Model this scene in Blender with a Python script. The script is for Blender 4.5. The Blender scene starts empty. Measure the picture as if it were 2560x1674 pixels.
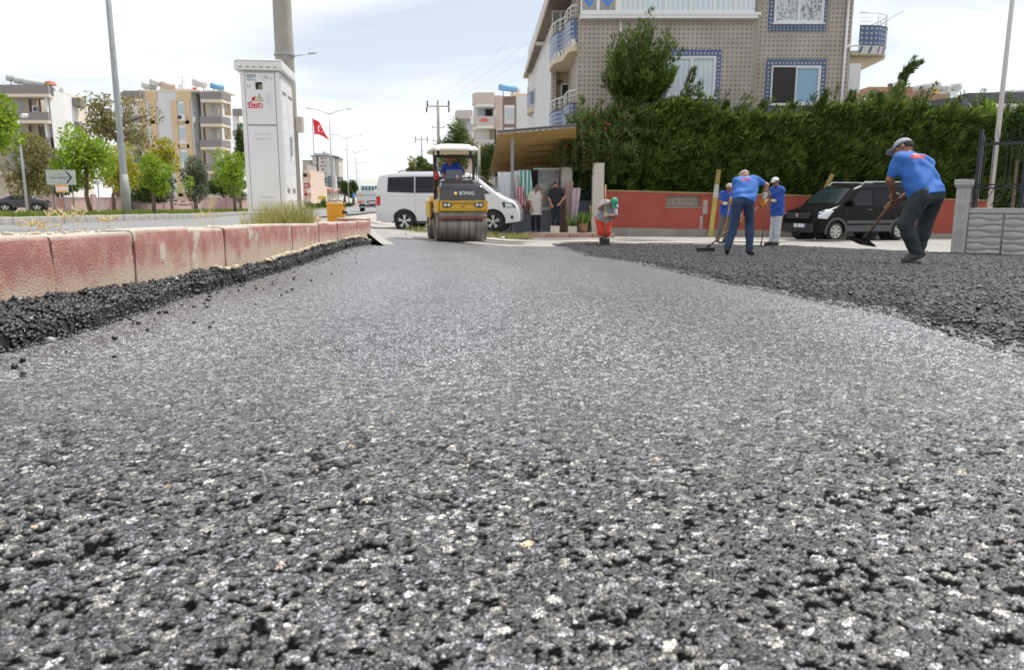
import bpy, math, random
import numpy as np
from mathutils import Vector, Matrix

random.seed(7)
rng = np.random.default_rng(7)
R = math.radians
SC = bpy.context.scene
COL = SC.collection

# ------------------------------------------------------------------ camera, sky, sun
CZ = 1.25                      # camera height over the lower street
FPX, CX, CY = 1882.0, 1280.0, 837.0
PITCH = math.atan2(337.0, FPX)
cam_d = bpy.data.cameras.new('camera'); cam = bpy.data.objects.new('camera', cam_d); COL.objects.link(cam)
cam.location = (0, 0, CZ); cam.rotation_euler = (math.pi/2 - PITCH, 0, 0)
cam_d.sensor_width = 36; cam_d.lens = 36*FPX/2560; cam_d.clip_start = .05; cam_d.clip_end = 3000
cam_d.dof.use_dof = True; cam_d.dof.focus_distance = 2.0; cam_d.dof.aperture_fstop = 11
SC.camera = cam

SUN = Vector((.36, .27, .92)).normalized()
SUN_EL = math.asin(SUN.z); SUN_AZ = math.atan2(SUN.x, SUN.y)
sd = bpy.data.lights.new('sun', 'SUN'); so = bpy.data.objects.new('sun', sd); COL.objects.link(so)
sd.energy = 4.3; sd.angle = R(.9); sd.color = (1, .955, .88)
so.rotation_euler = (-SUN).to_track_quat('-Z', 'Y').to_euler()

W = bpy.data.worlds.new('World'); SC.world = W; W.use_nodes = True
nt = W.node_tree; nt.nodes.clear()
def N(t, kind, **kw):
    n = t.nodes.new(kind)
    for k, v in kw.items(): setattr(n, k, v)
    return n
L = nt.links.new
sky = N(nt, 'ShaderNodeTexSky', sky_type='NISHITA', sun_disc=False, sun_elevation=SUN_EL, sun_rotation=SUN_AZ,
        air_density=1.0, dust_density=.6, ozone_density=1.2)
tc = N(nt, 'ShaderNodeTexCoord'); sep = N(nt, 'ShaderNodeSeparateXYZ'); L(tc.outputs['Generated'], sep.inputs[0])
zz = N(nt, 'ShaderNodeMath', operation='ADD'); L(sep.outputs[2], zz.inputs[0]); zz.inputs[1].default_value = .22
zm = N(nt, 'ShaderNodeMath', operation='MAXIMUM'); L(zz.outputs[0], zm.inputs[0]); zm.inputs[1].default_value = .12
dx = N(nt, 'ShaderNodeMath', operation='DIVIDE'); L(sep.outputs[0], dx.inputs[0]); L(zm.outputs[0], dx.inputs[1])
dy = N(nt, 'ShaderNodeMath', operation='DIVIDE'); L(sep.outputs[1], dy.inputs[0]); L(zm.outputs[0], dy.inputs[1])
cmb = N(nt, 'ShaderNodeCombineXYZ'); L(dx.outputs[0], cmb.inputs[0]); L(dy.outputs[0], cmb.inputs[1])
mp = N(nt, 'ShaderNodeMapping'); mp.inputs['Scale'].default_value = (.75, 1.15, 1); mp.inputs['Location'].default_value = (2.1, .4, 0)
L(cmb.outputs[0], mp.inputs[0])
cn = N(nt, 'ShaderNodeTexNoise'); cn.inputs['Scale'].default_value = 1.15; cn.inputs['Detail'].default_value = 5; cn.inputs['Roughness'].default_value = .52
cn.inputs['Distortion'].default_value = .5
L(mp.outputs[0], cn.inputs['Vector'])
cr = N(nt, 'ShaderNodeValToRGB'); L(cn.outputs[0], cr.inputs[0])
cr.color_ramp.elements[0].position = .36; cr.color_ramp.elements[0].color = (.46, .46, .46, 1)
cr.color_ramp.elements[1].position = .62; cr.color_ramp.elements[1].color = (1, 1, 1, 1)
cmix = N(nt, 'ShaderNodeMix', data_type='RGBA'); L(cr.outputs[0], cmix.inputs[0]); L(sky.outputs[0], cmix.inputs[6])
cmix.inputs[7].default_value = (9.8, 10.0, 10.3, 1)
bg = N(nt, 'ShaderNodeBackground'); bg.inputs[1].default_value = .105; L(cmix.outputs[2], bg.inputs[0])
wo = N(nt, 'ShaderNodeOutputWorld'); L(bg.outputs[0], wo.inputs[0])

vs = SC.view_settings; vs.view_transform = 'Standard'; vs.look = 'None'; vs.exposure = 0.16; vs.gamma = 1.0; vs.use_curve_mapping = False
SC.cycles.use_denoising = True; SC.cycles.max_bounces = 6; SC.cycles.transparent_max_bounces = 6

# ------------------------------------------------------------------ measuring helpers (a pixel of the 2560 px photograph + distance -> point)
def P(px, py, Y):
    u, v = (px-CX)/FPX, (CY-py)/FPX
    t = Y/(math.cos(PITCH)+v*math.sin(PITCH))
    return Vector((u*t, Y, CZ+t*(-math.sin(PITCH)+v*math.cos(PITCH))))
def smooth(x, a, b):
    t = np.clip((x-a)/(b-a), 0, 1); return t*t*(3-2*t)
def kerb_x(y): return -1.42-.083*y
def Hc(x, y):                     # side street under repair: falls away from the camera
    x = np.asarray(x, float); y = np.asarray(y, float)
    d = np.interp(y, [-20, 0, 9, 13.5, 18, 24, 28, 60], [-.2, .335, .74, .985, 1.10, 1.2, 1.25, 1.25])
    d = d-.075*np.clip(-x, 0, 4)*smooth(y, 4, 12)+.008*np.clip(x-2, 0, 20)
    return CZ-d
def Hr(x, y):                     # main road on the left
    return CZ-(.28+.0095*np.clip(np.asarray(y, float), 0, 60))
def kerb_top(y): return CZ-(.055+.0228*np.asarray(y, float))
XRY, XRX = [-10, 13, 15, 30, 50, 79, 143, 255, 420], [-1.9, -4.1, -5.0, -6.6, -8.6, -12, -21.5, -40, -67]
def H(x, y):
    x = np.asarray(x, float); y = np.asarray(y, float)
    k = kerb_x(np.minimum(y, 14.0))
    wk = smooth(x, k-.15, k)                   # a step at the kerb
    xr = np.interp(y, XRY, XRX); wf = smooth(x, xr-.3, xr+1.6)
    w = wk*(1-smooth(y, 14, 17))+wf*smooth(y, 14, 17)
    far = smooth(y, 45, 70)
    hc = Hc(x, y)*(1-far)+Hr(x, y)*far
    return hc*w+Hr(x, y)*(1-w)
def hz(x, y): return float(H(x, y))
def hit(px, py, dz=0.0, f=None):               # where the pixel's ray meets the ground
    f = f or Hc
    y = .3
    while y < 200:
        p = P(px, py, y)
        if p.z <= float(f(p.x, y))+dz: return Vector((p.x, y, float(f(p.x, y))+dz))
        y *= 1.004
    return p

# ------------------------------------------------------------------ numpy noise
def h2(ix, iy, s=0.0):
    v = np.sin(ix*127.1+iy*311.7+s*74.7)*43758.5453
    return v-np.floor(v)
def vnoise(x, y, s=0.0):
    ix = np.floor(x); iy = np.floor(y); fx = x-ix; fy = y-iy
    fx = fx*fx*(3-2*fx); fy = fy*fy*(3-2*fy)
    a = h2(ix, iy, s); b = h2(ix+1, iy, s); c = h2(ix, iy+1, s); d = h2(ix+1, iy+1, s)
    return (a*(1-fx)+b*fx)*(1-fy)+(c*(1-fx)+d*fx)*fy
def fbm(x, y, s=0.0, o=3):
    r = 0; a = .5
    for i in range(o):
        r = r+a*vnoise(x*2**i, y*2**i, s+i*3.1); a *= .5
    return r/(1-.5**o)
def stones(x, y, cell, s, keep=.8, rmin=.3, rmax=.62, flat=4):
    """flat-topped random stones on a jittered grid: height 0..1, a random id per stone"""
    gx = np.floor(x/cell); gy = np.floor(y/cell)
    best = np.zeros_like(x); idv = np.zeros_like(x)
    for oy in (-1, 0, 1):
        for ox in (-1, 0, 1):
            cx, cy = gx+ox, gy+oy
            jx = (cx+.15+.7*h2(cx, cy, s))*cell; jy = (cy+.15+.7*h2(cx, cy, s+1))*cell
            r = cell*(rmin+(rmax-rmin)*h2(cx, cy, s+2))
            an = 6.283*h2(cx, cy, s+3); asp = .62+.38*h2(cx, cy, s+4)
            ddx, ddy = x-jx, y-jy
            ca, sa = np.cos(an), np.sin(an)
            du = (ddx*ca+ddy*sa)/r; dv = (-ddx*sa+ddy*ca)/(r*asp)
            q = np.abs(du)**2.6+np.abs(dv)**2.6
            hgt = np.where((q < 1) & (h2(cx, cy, s+5) < keep), (1-q**(flat/2.6))*(.55+.45*h2(cx, cy, s+6)), 0)
            m = hgt > best
            best = np.where(m, hgt, best); idv = np.where(m, h2(cx, cy, s+7), idv)
    return best, idv

def chips(x, y, cell, s, wvar=.35):
    """angular interlocking chips: weighted cells -> edge distance, three random numbers per chip, offset from its centre"""
    gx = np.floor(x/cell); gy = np.floor(y/cell); f1 = np.full(x.shape, 9.0); f2 = f1.copy(); ix = np.zeros_like(x); iy = np.zeros_like(x); ox_ = np.zeros_like(x); oy_ = np.zeros_like(x)
    for oy in (-1, 0, 1):
        for ox in (-1, 0, 1):
            cx, cy = gx+ox, gy+oy; ddx = x/cell-(cx+.08+.84*h2(cx, cy, s)); ddy = y/cell-(cy+.08+.84*h2(cx, cy, s+1))
            d = np.sqrt(ddx*ddx+ddy*ddy)-wvar*h2(cx, cy, s+2); m = d < f1
            f2 = np.where(m, f1, np.minimum(f2, d)); f1 = np.where(m, d, f1); ix = np.where(m, cx, ix); iy = np.where(m, cy, iy); ox_ = np.where(m, ddx, ox_); oy_ = np.where(m, ddy, oy_)
    return f2-f1, h2(ix, iy, s+11), h2(ix, iy, s+12), h2(ix, iy, s+13), ox_*cell, oy_*cell

# ------------------------------------------------------------------ materials
MATS = {}
def lk(t, a, b): t.links.new(a, b)
def M(name, rgb, rough=.6, var=.12, nscale=6, bump=0, bscale=60, metal=0, spec=.5, rgb2=None, coat=0, detail=4, trans=0):
    if name in MATS: return MATS[name]
    m = bpy.data.materials.new(name); m.use_nodes = True; t = m.node_tree
    b = t.nodes['Principled BSDF']; b.inputs['Roughness'].default_value = rough; b.inputs['Metallic'].default_value = metal
    b.inputs['Specular IOR Level'].default_value = spec
    if coat: b.inputs['Coat Weight'].default_value = coat; b.inputs['Coat Roughness'].default_value = .06
    c = tuple(rgb)
    co = N(t, 'ShaderNodeTexCoord')
    if var or rgb2:
        n = N(t, 'ShaderNodeTexNoise'); n.inputs['Scale'].default_value = nscale; n.inputs['Detail'].default_value = detail; n.inputs['Roughness'].default_value = .6
        lk(t, co.outputs['Object'], n.inputs['Vector'])
        rp = N(t, 'ShaderNodeValToRGB'); lk(t, n.outputs[0], rp.inputs[0])
        rp.color_ramp.elements[0].position = .32; rp.color_ramp.elements[1].position = .68
        c1 = rgb2 if rgb2 else tuple(min(1, v*(1+var)) for v in c)
        c0 = c if rgb2 else tuple(v*(1-var) for v in c)
        rp.color_ramp.elements[0].color = (*c0, 1); rp.color_ramp.elements[1].color = (*c1, 1)
        lk(t, rp.outputs[0], b.inputs['Base Color'])
        rr = N(t, 'ShaderNodeMapRange'); lk(t, n.outputs[0], rr.inputs[0]); rr.inputs[3].default_value = max(0, rough-.08); rr.inputs[4].default_value = min(1, rough+.08)
        lk(t, rr.outputs[0], b.inputs['Roughness'])
    else: b.inputs['Base Color'].default_value = (*c, 1)
    if bump:
        n2 = N(t, 'ShaderNodeTexNoise'); n2.inputs['Scale'].default_value = bscale; n2.inputs['Detail'].default_value = 5
        lk(t, co.outputs['Object'], n2.inputs['Vector'])
        bp = N(t, 'ShaderNodeBump'); bp.inputs['Strength'].default_value = bump; bp.inputs['Distance'].default_value = .01
        lk(t, n2.outputs[0], bp.inputs['Height']); lk(t, bp.outputs[0], b.inputs['Normal'])
    MATS[name] = m; return m
def leafmat(name, c0, c1, rough=.55, tr=.35, c2=None):
    if name in MATS: return MATS[name]
    m = bpy.data.materials.new(name); m.use_nodes = True; t = m.node_tree; t.nodes.clear()
    g = N(t, 'ShaderNodeNewGeometry'); rp = N(t, 'ShaderNodeValToRGB'); lk(t, g.outputs['Random Per Island'], rp.inputs[0])
    rp.color_ramp.elements[0].color = (*c0, 1); rp.color_ramp.elements[1].color = (*c1, 1)
    if c2:
        e = rp.color_ramp.elements.new(.93); e.color = (*c1, 1); rp.color_ramp.elements[2].color = (*c2, 1)
    d = N(t, 'ShaderNodeBsdfPrincipled'); d.inputs['Roughness'].default_value = rough; d.inputs['Specular IOR Level'].default_value = .3
    lk(t, rp.outputs[0], d.inputs['Base Color'])
    tl = N(t, 'ShaderNodeBsdfTranslucent'); lk(t, rp.outputs[0], tl.inputs[0])
    mx = N(t, 'ShaderNodeMixShader'); mx.inputs[0].default_value = tr; lk(t, d.outputs[0], mx.inputs[1]); lk(t, tl.outputs[0], mx.inputs[2])
    o = N(t, 'ShaderNodeOutputMaterial'); lk(t, mx.outputs[0], o.inputs[0])
    MATS[name] = m; return m
def attrmat(name, r0=.9, r1=.4, s0=.08, s1=.6, bump=0, bscale=300, grit=0, gscale=420, chip=0, flat=None):
    """colour from the mesh; alpha says bare coated stone face (1) or bitumen joint (0), gloss cut to imitate cavity shade"""
    m = bpy.data.materials.new(name); m.use_nodes = True; t = m.node_tree; b = t.nodes['Principled BSDF']
    a = N(t, 'ShaderNodeAttribute', attribute_name='col'); src = a.outputs['Color']; co = N(t, 'ShaderNodeTexCoord'); hgt = None; alpha = a.outputs['Alpha']
    def chiplayer(src, scale, lo, hi, gap, w0, w1):
        # small angular chips: random tone per cell, dark bitumen joints
        wn = N(t, 'ShaderNodeTexNoise'); wn.inputs['Scale'].default_value = scale*1.3; lk(t, co.outputs['Object'], wn.inputs['Vector'])
        ws = N(t, 'ShaderNodeVectorMath', operation='SCALE'); lk(t, wn.outputs['Color'], ws.inputs[0]); ws.inputs[3].default_value = .55/scale
        wa = N(t, 'ShaderNodeVectorMath', operation='ADD'); lk(t, co.outputs['Object'], wa.inputs[0]); lk(t, ws.outputs[0], wa.inputs[1])
        v1 = N(t, 'ShaderNodeTexVoronoi', voronoi_dimensions='2D'); v1.inputs['Scale'].default_value = scale; lk(t, wa.outputs[0], v1.inputs['Vector'])
        v2 = N(t, 'ShaderNodeTexVoronoi', voronoi_dimensions='2D', feature='DISTANCE_TO_EDGE'); v2.inputs['Scale'].default_value = scale; lk(t, wa.outputs[0], v2.inputs['Vector'])
        sx = N(t, 'ShaderNodeSeparateColor'); lk(t, v1.outputs['Color'], sx.inputs[0])
        pw = N(t, 'ShaderNodeMath', operation='POWER'); lk(t, sx.outputs[0], pw.inputs[0]); pw.inputs[1].default_value = 1.6
        tn = N(t, 'ShaderNodeMapRange'); lk(t, pw.outputs[0], tn.inputs[0]); tn.inputs[3].default_value = lo; tn.inputs[4].default_value = hi
        gp = N(t, 'ShaderNodeMapRange'); lk(t, v2.outputs['Distance'], gp.inputs[0]); gp.inputs[1].default_value = w0; gp.inputs[2].default_value = w1; gp.inputs[3].default_value = gap; gp.inputs[4].default_value = 1
        mu = N(t, 'ShaderNodeMath', operation='MULTIPLY'); lk(t, tn.outputs[0], mu.inputs[0]); lk(t, gp.outputs[0], mu.inputs[1])
        s = N(t, 'ShaderNodeVectorMath', operation='SCALE'); lk(t, src, s.inputs[0]); lk(t, mu.outputs[0], s.inputs[3])
        hh = N(t, 'ShaderNodeMath', operation='MULTIPLY_ADD'); lk(t, sx.outputs[1], hh.inputs[0]); hh.inputs[1].default_value = .5; lk(t, gp.outputs[0], hh.inputs[2])
        return s.outputs[0], hh.outputs[0], gp.outputs[0]
    if chip: src, hgt, gpo = chiplayer(src, chip, .24, 2.35, .08, .03, .15)
    if flat:
        rg = N(t, 'ShaderNodeRGB'); rg.outputs[0].default_value = (*flat, 1); s1_, h1_, a1_ = chiplayer(rg.outputs[0], 98, .22, 2.5, .05, .03, .11); s1_, h3_, a3_ = chiplayer(s1_, 260, .45, 1.9, .25, .03, .16)
        mpn = N(t, 'ShaderNodeMapping'); mpn.inputs['Scale'].default_value = (1.5, .22, 1); mpn.inputs['Rotation'].default_value = (0, 0, -.08); lk(t, co.outputs['Object'], mpn.inputs[0]); nb = N(t, 'ShaderNodeTexNoise'); nb.inputs['Scale'].default_value = 1.0; nb.inputs['Detail'].default_value = 4; lk(t, mpn.outputs[0], nb.inputs['Vector'])
        mb_ = N(t, 'ShaderNodeMapRange'); lk(t, nb.outputs[0], mb_.inputs[0]); mb_.inputs[1].default_value = .3; mb_.inputs[2].default_value = .7; mb_.inputs[3].default_value = .78; mb_.inputs[4].default_value = 1.2
        sm_ = N(t, 'ShaderNodeVectorMath', operation='SCALE'); lk(t, s1_, sm_.inputs[0]); lk(t, mb_.outputs[0], sm_.inputs[3])
        fa = N(t, 'ShaderNodeAttribute', attribute_name='plain')
        mx = N(t, 'ShaderNodeMix', data_type='RGBA'); lk(t, fa.outputs['Fac'], mx.inputs[0]); lk(t, src, mx.inputs[6]); lk(t, sm_.outputs[0], mx.inputs[7]); src = mx.outputs[2]
        ma = N(t, 'ShaderNodeMix', data_type='FLOAT'); lk(t, fa.outputs['Fac'], ma.inputs[0]); lk(t, alpha, ma.inputs[2]); lk(t, a1_, ma.inputs[3]); alpha = ma.outputs[0]
        mh = N(t, 'ShaderNodeMix', data_type='FLOAT'); lk(t, fa.outputs['Fac'], mh.inputs[0]); lk(t, hgt, mh.inputs[2]); lk(t, h1_, mh.inputs[3]); hgt = mh.outputs[0]
    if grit:
        n = N(t, 'ShaderNodeTexNoise'); n.inputs['Scale'].default_value = gscale; n.inputs['Detail'].default_value = 3; n.inputs['Roughness'].default_value = .7; lk(t, co.outputs['Object'], n.inputs['Vector'])
        mr = N(t, 'ShaderNodeMapRange'); lk(t, n.outputs[0], mr.inputs[0]); mr.inputs[1].default_value = .40; mr.inputs[2].default_value = .62; mr.inputs[3].default_value = 1-grit; mr.inputs[4].default_value = 1+grit*1.15
        sc = N(t, 'ShaderNodeVectorMath', operation='SCALE'); lk(t, src, sc.inputs[0]); lk(t, mr.outputs[0], sc.inputs[3]); src = sc.outputs[0]
    lk(t, src, b.inputs['Base Color'])
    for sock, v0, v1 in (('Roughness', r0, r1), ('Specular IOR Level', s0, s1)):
        mr = N(t, 'ShaderNodeMapRange'); lk(t, alpha, mr.inputs[0]); mr.inputs[3].default_value = v0; mr.inputs[4].default_value = v1; lk(t, mr.outputs[0], b.inputs[sock])  # joints lose gloss here, imitating the light lost in cavities
    if bump:
        n2 = N(t, 'ShaderNodeTexNoise'); n2.inputs['Scale'].default_value = bscale; n2.inputs['Detail'].default_value = 4
        lk(t, co.outputs['Object'], n2.inputs['Vector'])
        bp = N(t, 'ShaderNodeBump'); bp.inputs['Strength'].default_value = bump; bp.inputs['Distance'].default_value = .004
        if hgt is not None:
            ad = N(t, 'ShaderNodeMath', operation='MULTIPLY_ADD'); lk(t, n2.outputs[0], ad.inputs[0]); ad.inputs[1].default_value = .5; lk(t, hgt, ad.inputs[2]); lk(t, ad.outputs[0], bp.inputs['Height'])
        else: lk(t, n2.outputs[0], bp.inputs['Height'])
        bp.inputs['Distance'].default_value = .0022; lk(t, bp.outputs[0], b.inputs['Normal'])
    MATS[name] = m; return m

# ------------------------------------------------------------------ mesh helpers
def rotz(a): return Matrix.Rotation(a, 3, 'Z')
class MB:
    def __init__(s): s.v = []; s.f = []; s.mi = []; s.uv = []; s.cur = 0
    def add(s, vs, fs, uvs=None):
        o = len(s.v); s.v += [tuple(p) for p in vs]
        for i, f in enumerate(fs):
            s.f.append([o+k for k in f]); s.mi.append(s.cur)
            s.uv.append(uvs[i] if uvs else None)
        return s
    def box(s, c, d, rot=None, taper=1.0):
        x, y, z = d[0]/2, d[1]/2, d[2]/2
        vs = [Vector((sx*x*(taper if sz > 0 else 1), sy*y*(taper if sz > 0 else 1), sz*z)) for sz in (-1, 1) for sy in (-1, 1) for sx in (-1, 1)]
        if rot is not None: vs = [rot @ v for v in vs]
        vs = [v+Vector(c) for v in vs]
        return s.add(vs, [(0, 2, 3, 1), (4, 5, 7, 6), (0, 1, 5, 4), (2, 6, 7, 3), (0, 4, 6, 2), (1, 3, 7, 5)])
    def bb(s, a, b):
        return s.box([(a[i]+b[i])/2 for i in range(3)], [abs(b[i]-a[i]) for i in range(3)])
    def tube(s, pts, rad, n=8, cap=True):
        pts = [Vector(p) for p in pts]; m = len(pts)
        if not hasattr(rad, '__len__'): rad = [rad]*m
        vs = []; up = None
        for i, p in enumerate(pts):
            t = (pts[min(i+1, m-1)]-pts[max(i-1, 0)]).normalized()
            if up is None:
                up = Vector((0, 0, 1)) if abs(t.z) < .9 else Vector((1, 0, 0))
            a = t.cross(up).normalized(); b = a.cross(t).normalized(); up = b
            for k in range(n):
                an = 2*math.pi*k/n; vs.append(p+a*(math.cos(an)*rad[i])+b*(math.sin(an)*rad[i]))
        fs = [(i*n+k, i*n+(k+1) % n, (i+1)*n+(k+1) % n, (i+1)*n+k) for i in range(m-1) for k in range(n)]
        if cap: fs += [tuple(range(n))[::-1], tuple(range((m-1)*n, m*n))]
        return s.add(vs, fs)
    def lathe(s, prof, c=(0, 0, 0), axis='Z', n=20, cap=True):
        vs = []
        for (r, h) in prof:
            for k in range(n):
                a = 2*math.pi*k/n; u, v = r*math.cos(a), r*math.sin(a)
                p = (u, v, h) if axis == 'Z' else ((h, u, v) if axis == 'X' else (v, h, u))
                vs.append((p[0]+c[0], p[1]+c[1], p[2]+c[2]))
        m = len(prof)
        fs = [(i*n+k, i*n+(k+1) % n, (i+1)*n+(k+1) % n, (i+1)*n+k) for i in range(m-1) for k in range(n)]
        if cap: fs += [tuple(range(n))[::-1], tuple(range((m-1)*n, m*n))]
        return s.add(vs, fs)
    def prism(s, poly, h0, h1, axis='Y'):
        """2-D polygon extruded: axis Y -> (x,z) outline, X -> (y,z), Z -> (x,y)"""
        def mk(p, h): return (p[0], h, p[1]) if axis == 'Y' else ((h, p[0], p[1]) if axis == 'X' else (p[0], p[1], h))
        n = len(poly); vs = [mk(p, h0) for p in poly]+[mk(p, h1) for p in poly]
        return s.add(vs, [tuple(range(n)), tuple(range(n, 2*n))[::-1]]+[(i, i+n, (i+1) % n+n, (i+1) % n) for i in range(n)])
    def build(s, name, mat, parent=None, smooth_=False, loc=None, rz=None, bev=0):
        me = bpy.data.meshes.new(name); me.from_pydata(s.v, [], s.f)
        for m in (mat if isinstance(mat, (list, tuple)) else [mat]): me.materials.append(m)
        if any(s.mi): me.polygons.foreach_set('material_index', s.mi)
        if any(u is not None for u in s.uv):
            ul = me.uv_layers.new(name='UVMap'); k = 0
            for p, u in zip(me.polygons, s.uv):
                for j, li in enumerate(p.loop_indices):
                    ul.data[li].uv = u[j] if u else (.5, .02)
        fixn(me)
        if smooth_: me.polygons.foreach_set('use_smooth', [True]*len(me.polygons))
        o = bpy.data.objects.new(name, me); COL.objects.link(o)
        if parent: o.parent = parent
        if loc is not None: o.location = loc
        if rz is not None: o.rotation_euler = (0, 0, rz)
        if bev:
            md = o.modifiers.new('bevel', 'BEVEL'); md.width = bev; md.segments = 2; md.limit_method = 'ANGLE'; md.angle_limit = R(40)
        return o
import bmesh
def fixn(me):
    if len(me.polygons) > 4000: return
    bm = bmesh.new(); bm.from_mesh(me); bmesh.ops.recalc_face_normals(bm, faces=bm.faces[:]); bm.to_mesh(me); bm.free()
def smooth_angle(o, deg=40):
    me = o.data; me.polygons.foreach_set('use_smooth', [True]*len(me.polygons))
    try: me.set_sharp_from_angle(angle=R(deg))
    except Exception: pass
    return o
def npmesh(name, verts, quads, mat, parent=None, smooth_=True, cols=None, kind=None, tri=False, fl=None):
    me = bpy.data.meshes.new(name); nv = len(verts); nf = len(quads); k = quads.shape[1]
    me.vertices.add(nv); me.vertices.foreach_set('co', np.asarray(verts, np.float32).ravel())
    me.loops.add(nf*k); me.loops.foreach_set('vertex_index', np.asarray(quads, np.int32).ravel())
    me.polygons.add(nf); me.polygons.foreach_set('loop_start', np.arange(0, nf*k, k, dtype=np.int32))
    me.polygons.foreach_set('loop_total', np.full(nf, k, np.int32))
    if smooth_: me.polygons.foreach_set('use_smooth', np.ones(nf, bool))
    if cols is not None:
        a = me.color_attributes.new('col', 'FLOAT_COLOR', 'POINT')
        a.data.foreach_set('color', (cols if cols.shape[1] == 4 else np.concatenate([cols, np.ones((nv, 1))], 1)).astype(np.float32).ravel())
    if fl is not None:
        a2 = me.attributes.new('plain', 'FLOAT', 'POINT'); a2.data.foreach_set('value', np.asarray(fl, np.float32))
    me.update(); me.validate()
    for m in (mat if isinstance(mat, (list, tuple)) else [mat]): me.materials.append(m)
    o = bpy.data.objects.new(name, me); COL.objects.link(o)
    if parent: o.parent = parent
    if kind: o['kind'] = kind
    return o
def gridquads(r, c):
    i = np.arange(r-1)[:, None]*c+np.arange(c-1)[None, :]
    return np.stack([i, i+1, i+c+1, i+c], -1).reshape(-1, 4)
def tag(o, label=None, cat=None, group=None, kind=None):
    if label: o['label'] = label
    if cat: o['category'] = cat
    if group: o['group'] = group
    if kind: o['kind'] = kind
    return o
def thing(name, label, cat, loc=(0, 0, 0), rz=0, group=None):
    o = bpy.data.objects.new(name, None); COL.objects.link(o); o.location = loc; o.rotation_euler = (0, 0, rz)
    o.empty_display_size = .2
    return tag(o, label, cat, group)
def copy_tree(o, parent=None):
    c = o.copy(); COL.objects.link(c); c.parent = parent
    for ch in list(o.children): copy_tree(ch, c)
    return c
def sheet(name, fx0, fx1, y0, y1, ny, nx, dz, mat, fh=None, kind='structure', parent=None):
    fh = fh or H
    ys = np.linspace(y0, y1, ny); X = []; Y = []
    for y in ys:
        a, b = fx0(y), fx1(y); X.append(np.linspace(a, b, nx)); Y.append(np.full(nx, y))
    X = np.array(X); Y = np.array(Y); Z = fh(X, Y)+dz
    return npmesh(name, np.stack([X, Y, Z], -1).reshape(-1, 3), gridquads(ny, nx), mat, parent, kind=kind)
# ================================================================== ground, roads, kerbs
m_dirt = M('dry_soil', (.30, .25, .185), .9, rgb2=(.42, .36, .28), nscale=1.3, bump=.5, bscale=30)
m_street = M('dusty_concrete_street', (.20, .195, .185), .8, rgb2=(.36, .345, .32), nscale=.7, bump=.25, bscale=60, detail=8)
m_road = M('worn_asphalt', (.185, .187, .19), .75, rgb2=(.235, .235, .235), nscale=.35, bump=.3, bscale=150, detail=8)
m_path = M('pale_paving', (.33, .30, .265), .85, rgb2=(.44, .40, .35), nscale=.8, bump=.2, bscale=30)
m_white = M('road_paint', (.62, .60, .52), .7, var=.2, nscale=4)
m_greykerb = M('grey_kerb_concrete', (.31, .30, .28), .85, var=.2, nscale=5, bump=.4, bscale=40)

def gax(a, n, p=2.2): t = np.linspace(-1, 1, n); return np.sign(t)*np.abs(t)**p*a
gx = np.concatenate([gax(900, 121, 3.0)]); gy = np.concatenate([np.linspace(-80, -2, 12), np.linspace(0, 40, 60), 40+np.linspace(.02, 1, 60)**2.2*1800])
GX, GY = np.meshgrid(gx, gy)
GZ = np.minimum(Hc(GX, GY)*(1-smooth(GY, 45, 70))+Hr(GX, GY)*smooth(GY, 45, 70), Hr(GX, GY))-.10
g = npmesh('ground', np.stack([GX, GY, GZ], -1).reshape(-1, 3), gridquads(len(gy), len(gx)), m_dirt, kind='structure')

XL = lambda y: float(np.interp(y, [-10, 20, 50, 79, 143, 255, 420], [-8.0, -8.0, -13.9, -18.2, -28.8, -48, -76]))
XR = lambda y: float(np.interp(y, XRY, XRX))
sheet('main_road', XL, XR, -8, 420, 220, 14, -.004, m_road, Hr)
sheet('street', lambda y: XR(y)-.5, lambda y: 40, 13.2, 30.5, 60, 90, -.02, m_street, H)
sheet('side_lot', lambda y: XR(y)-.2, lambda y: 40, 30.4, 60, 40, 50, -.03, m_path, H)
sheet('opposite_road', lambda y: XL(y)-45, lambda y: XL(y)-3.6, 0, 260, 120, 20, -.006, m_path, Hr)
for (o0, o1, a, b, nm) in ((.12, .24, -8, 260, 'road_marking'),):
    sheet(nm, lambda y: XL(y)+o0, lambda y: XL(y)+o1, a, b, 160, 2, .001, m_white, Hr)

# median: grass strip with grey kerb stones towards the road
MED = lambda y: CZ-(.28+.0095*np.clip(y, 0, 60))+.13
med = sheet('median', lambda y: XL(y)-3.8, lambda y: XL(y)-.16, -6, 150, 120, 8, .11, M('median_soil', (.17, .17, .07), .95, rgb2=(.23, .20, .09), nscale=2, bump=.5), Hr)
ks = MB().box((0, 0, 0), (.16, .69, .26)); ks_o = None
y = 1.0
for i in range(78):
    y2 = y+.70
    o = ks.build('kerb_stone', m_greykerb, med, bev=.015) if ks_o is None else ks_o.copy()
    if ks_o is None: ks_o = o
    else: COL.objects.link(o); o.parent = med
    ym = (y+y2)/2
    o.location = (XL(ym)-.075+random.uniform(-.006, .006), ym, float(Hr(0, ym))+.0+random.uniform(-.006, .006))
    o.rotation_euler = (0, 0, math.atan2(XL(y)-XL(y2), .70)); y = y2
ks2 = MB().bb((-.08, 0, -.13), (.08, 1, .13))
v = [(XL(yy)-.075, yy) for yy in np.linspace(55.7, 150, 60)]
mb = MB()
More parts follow.
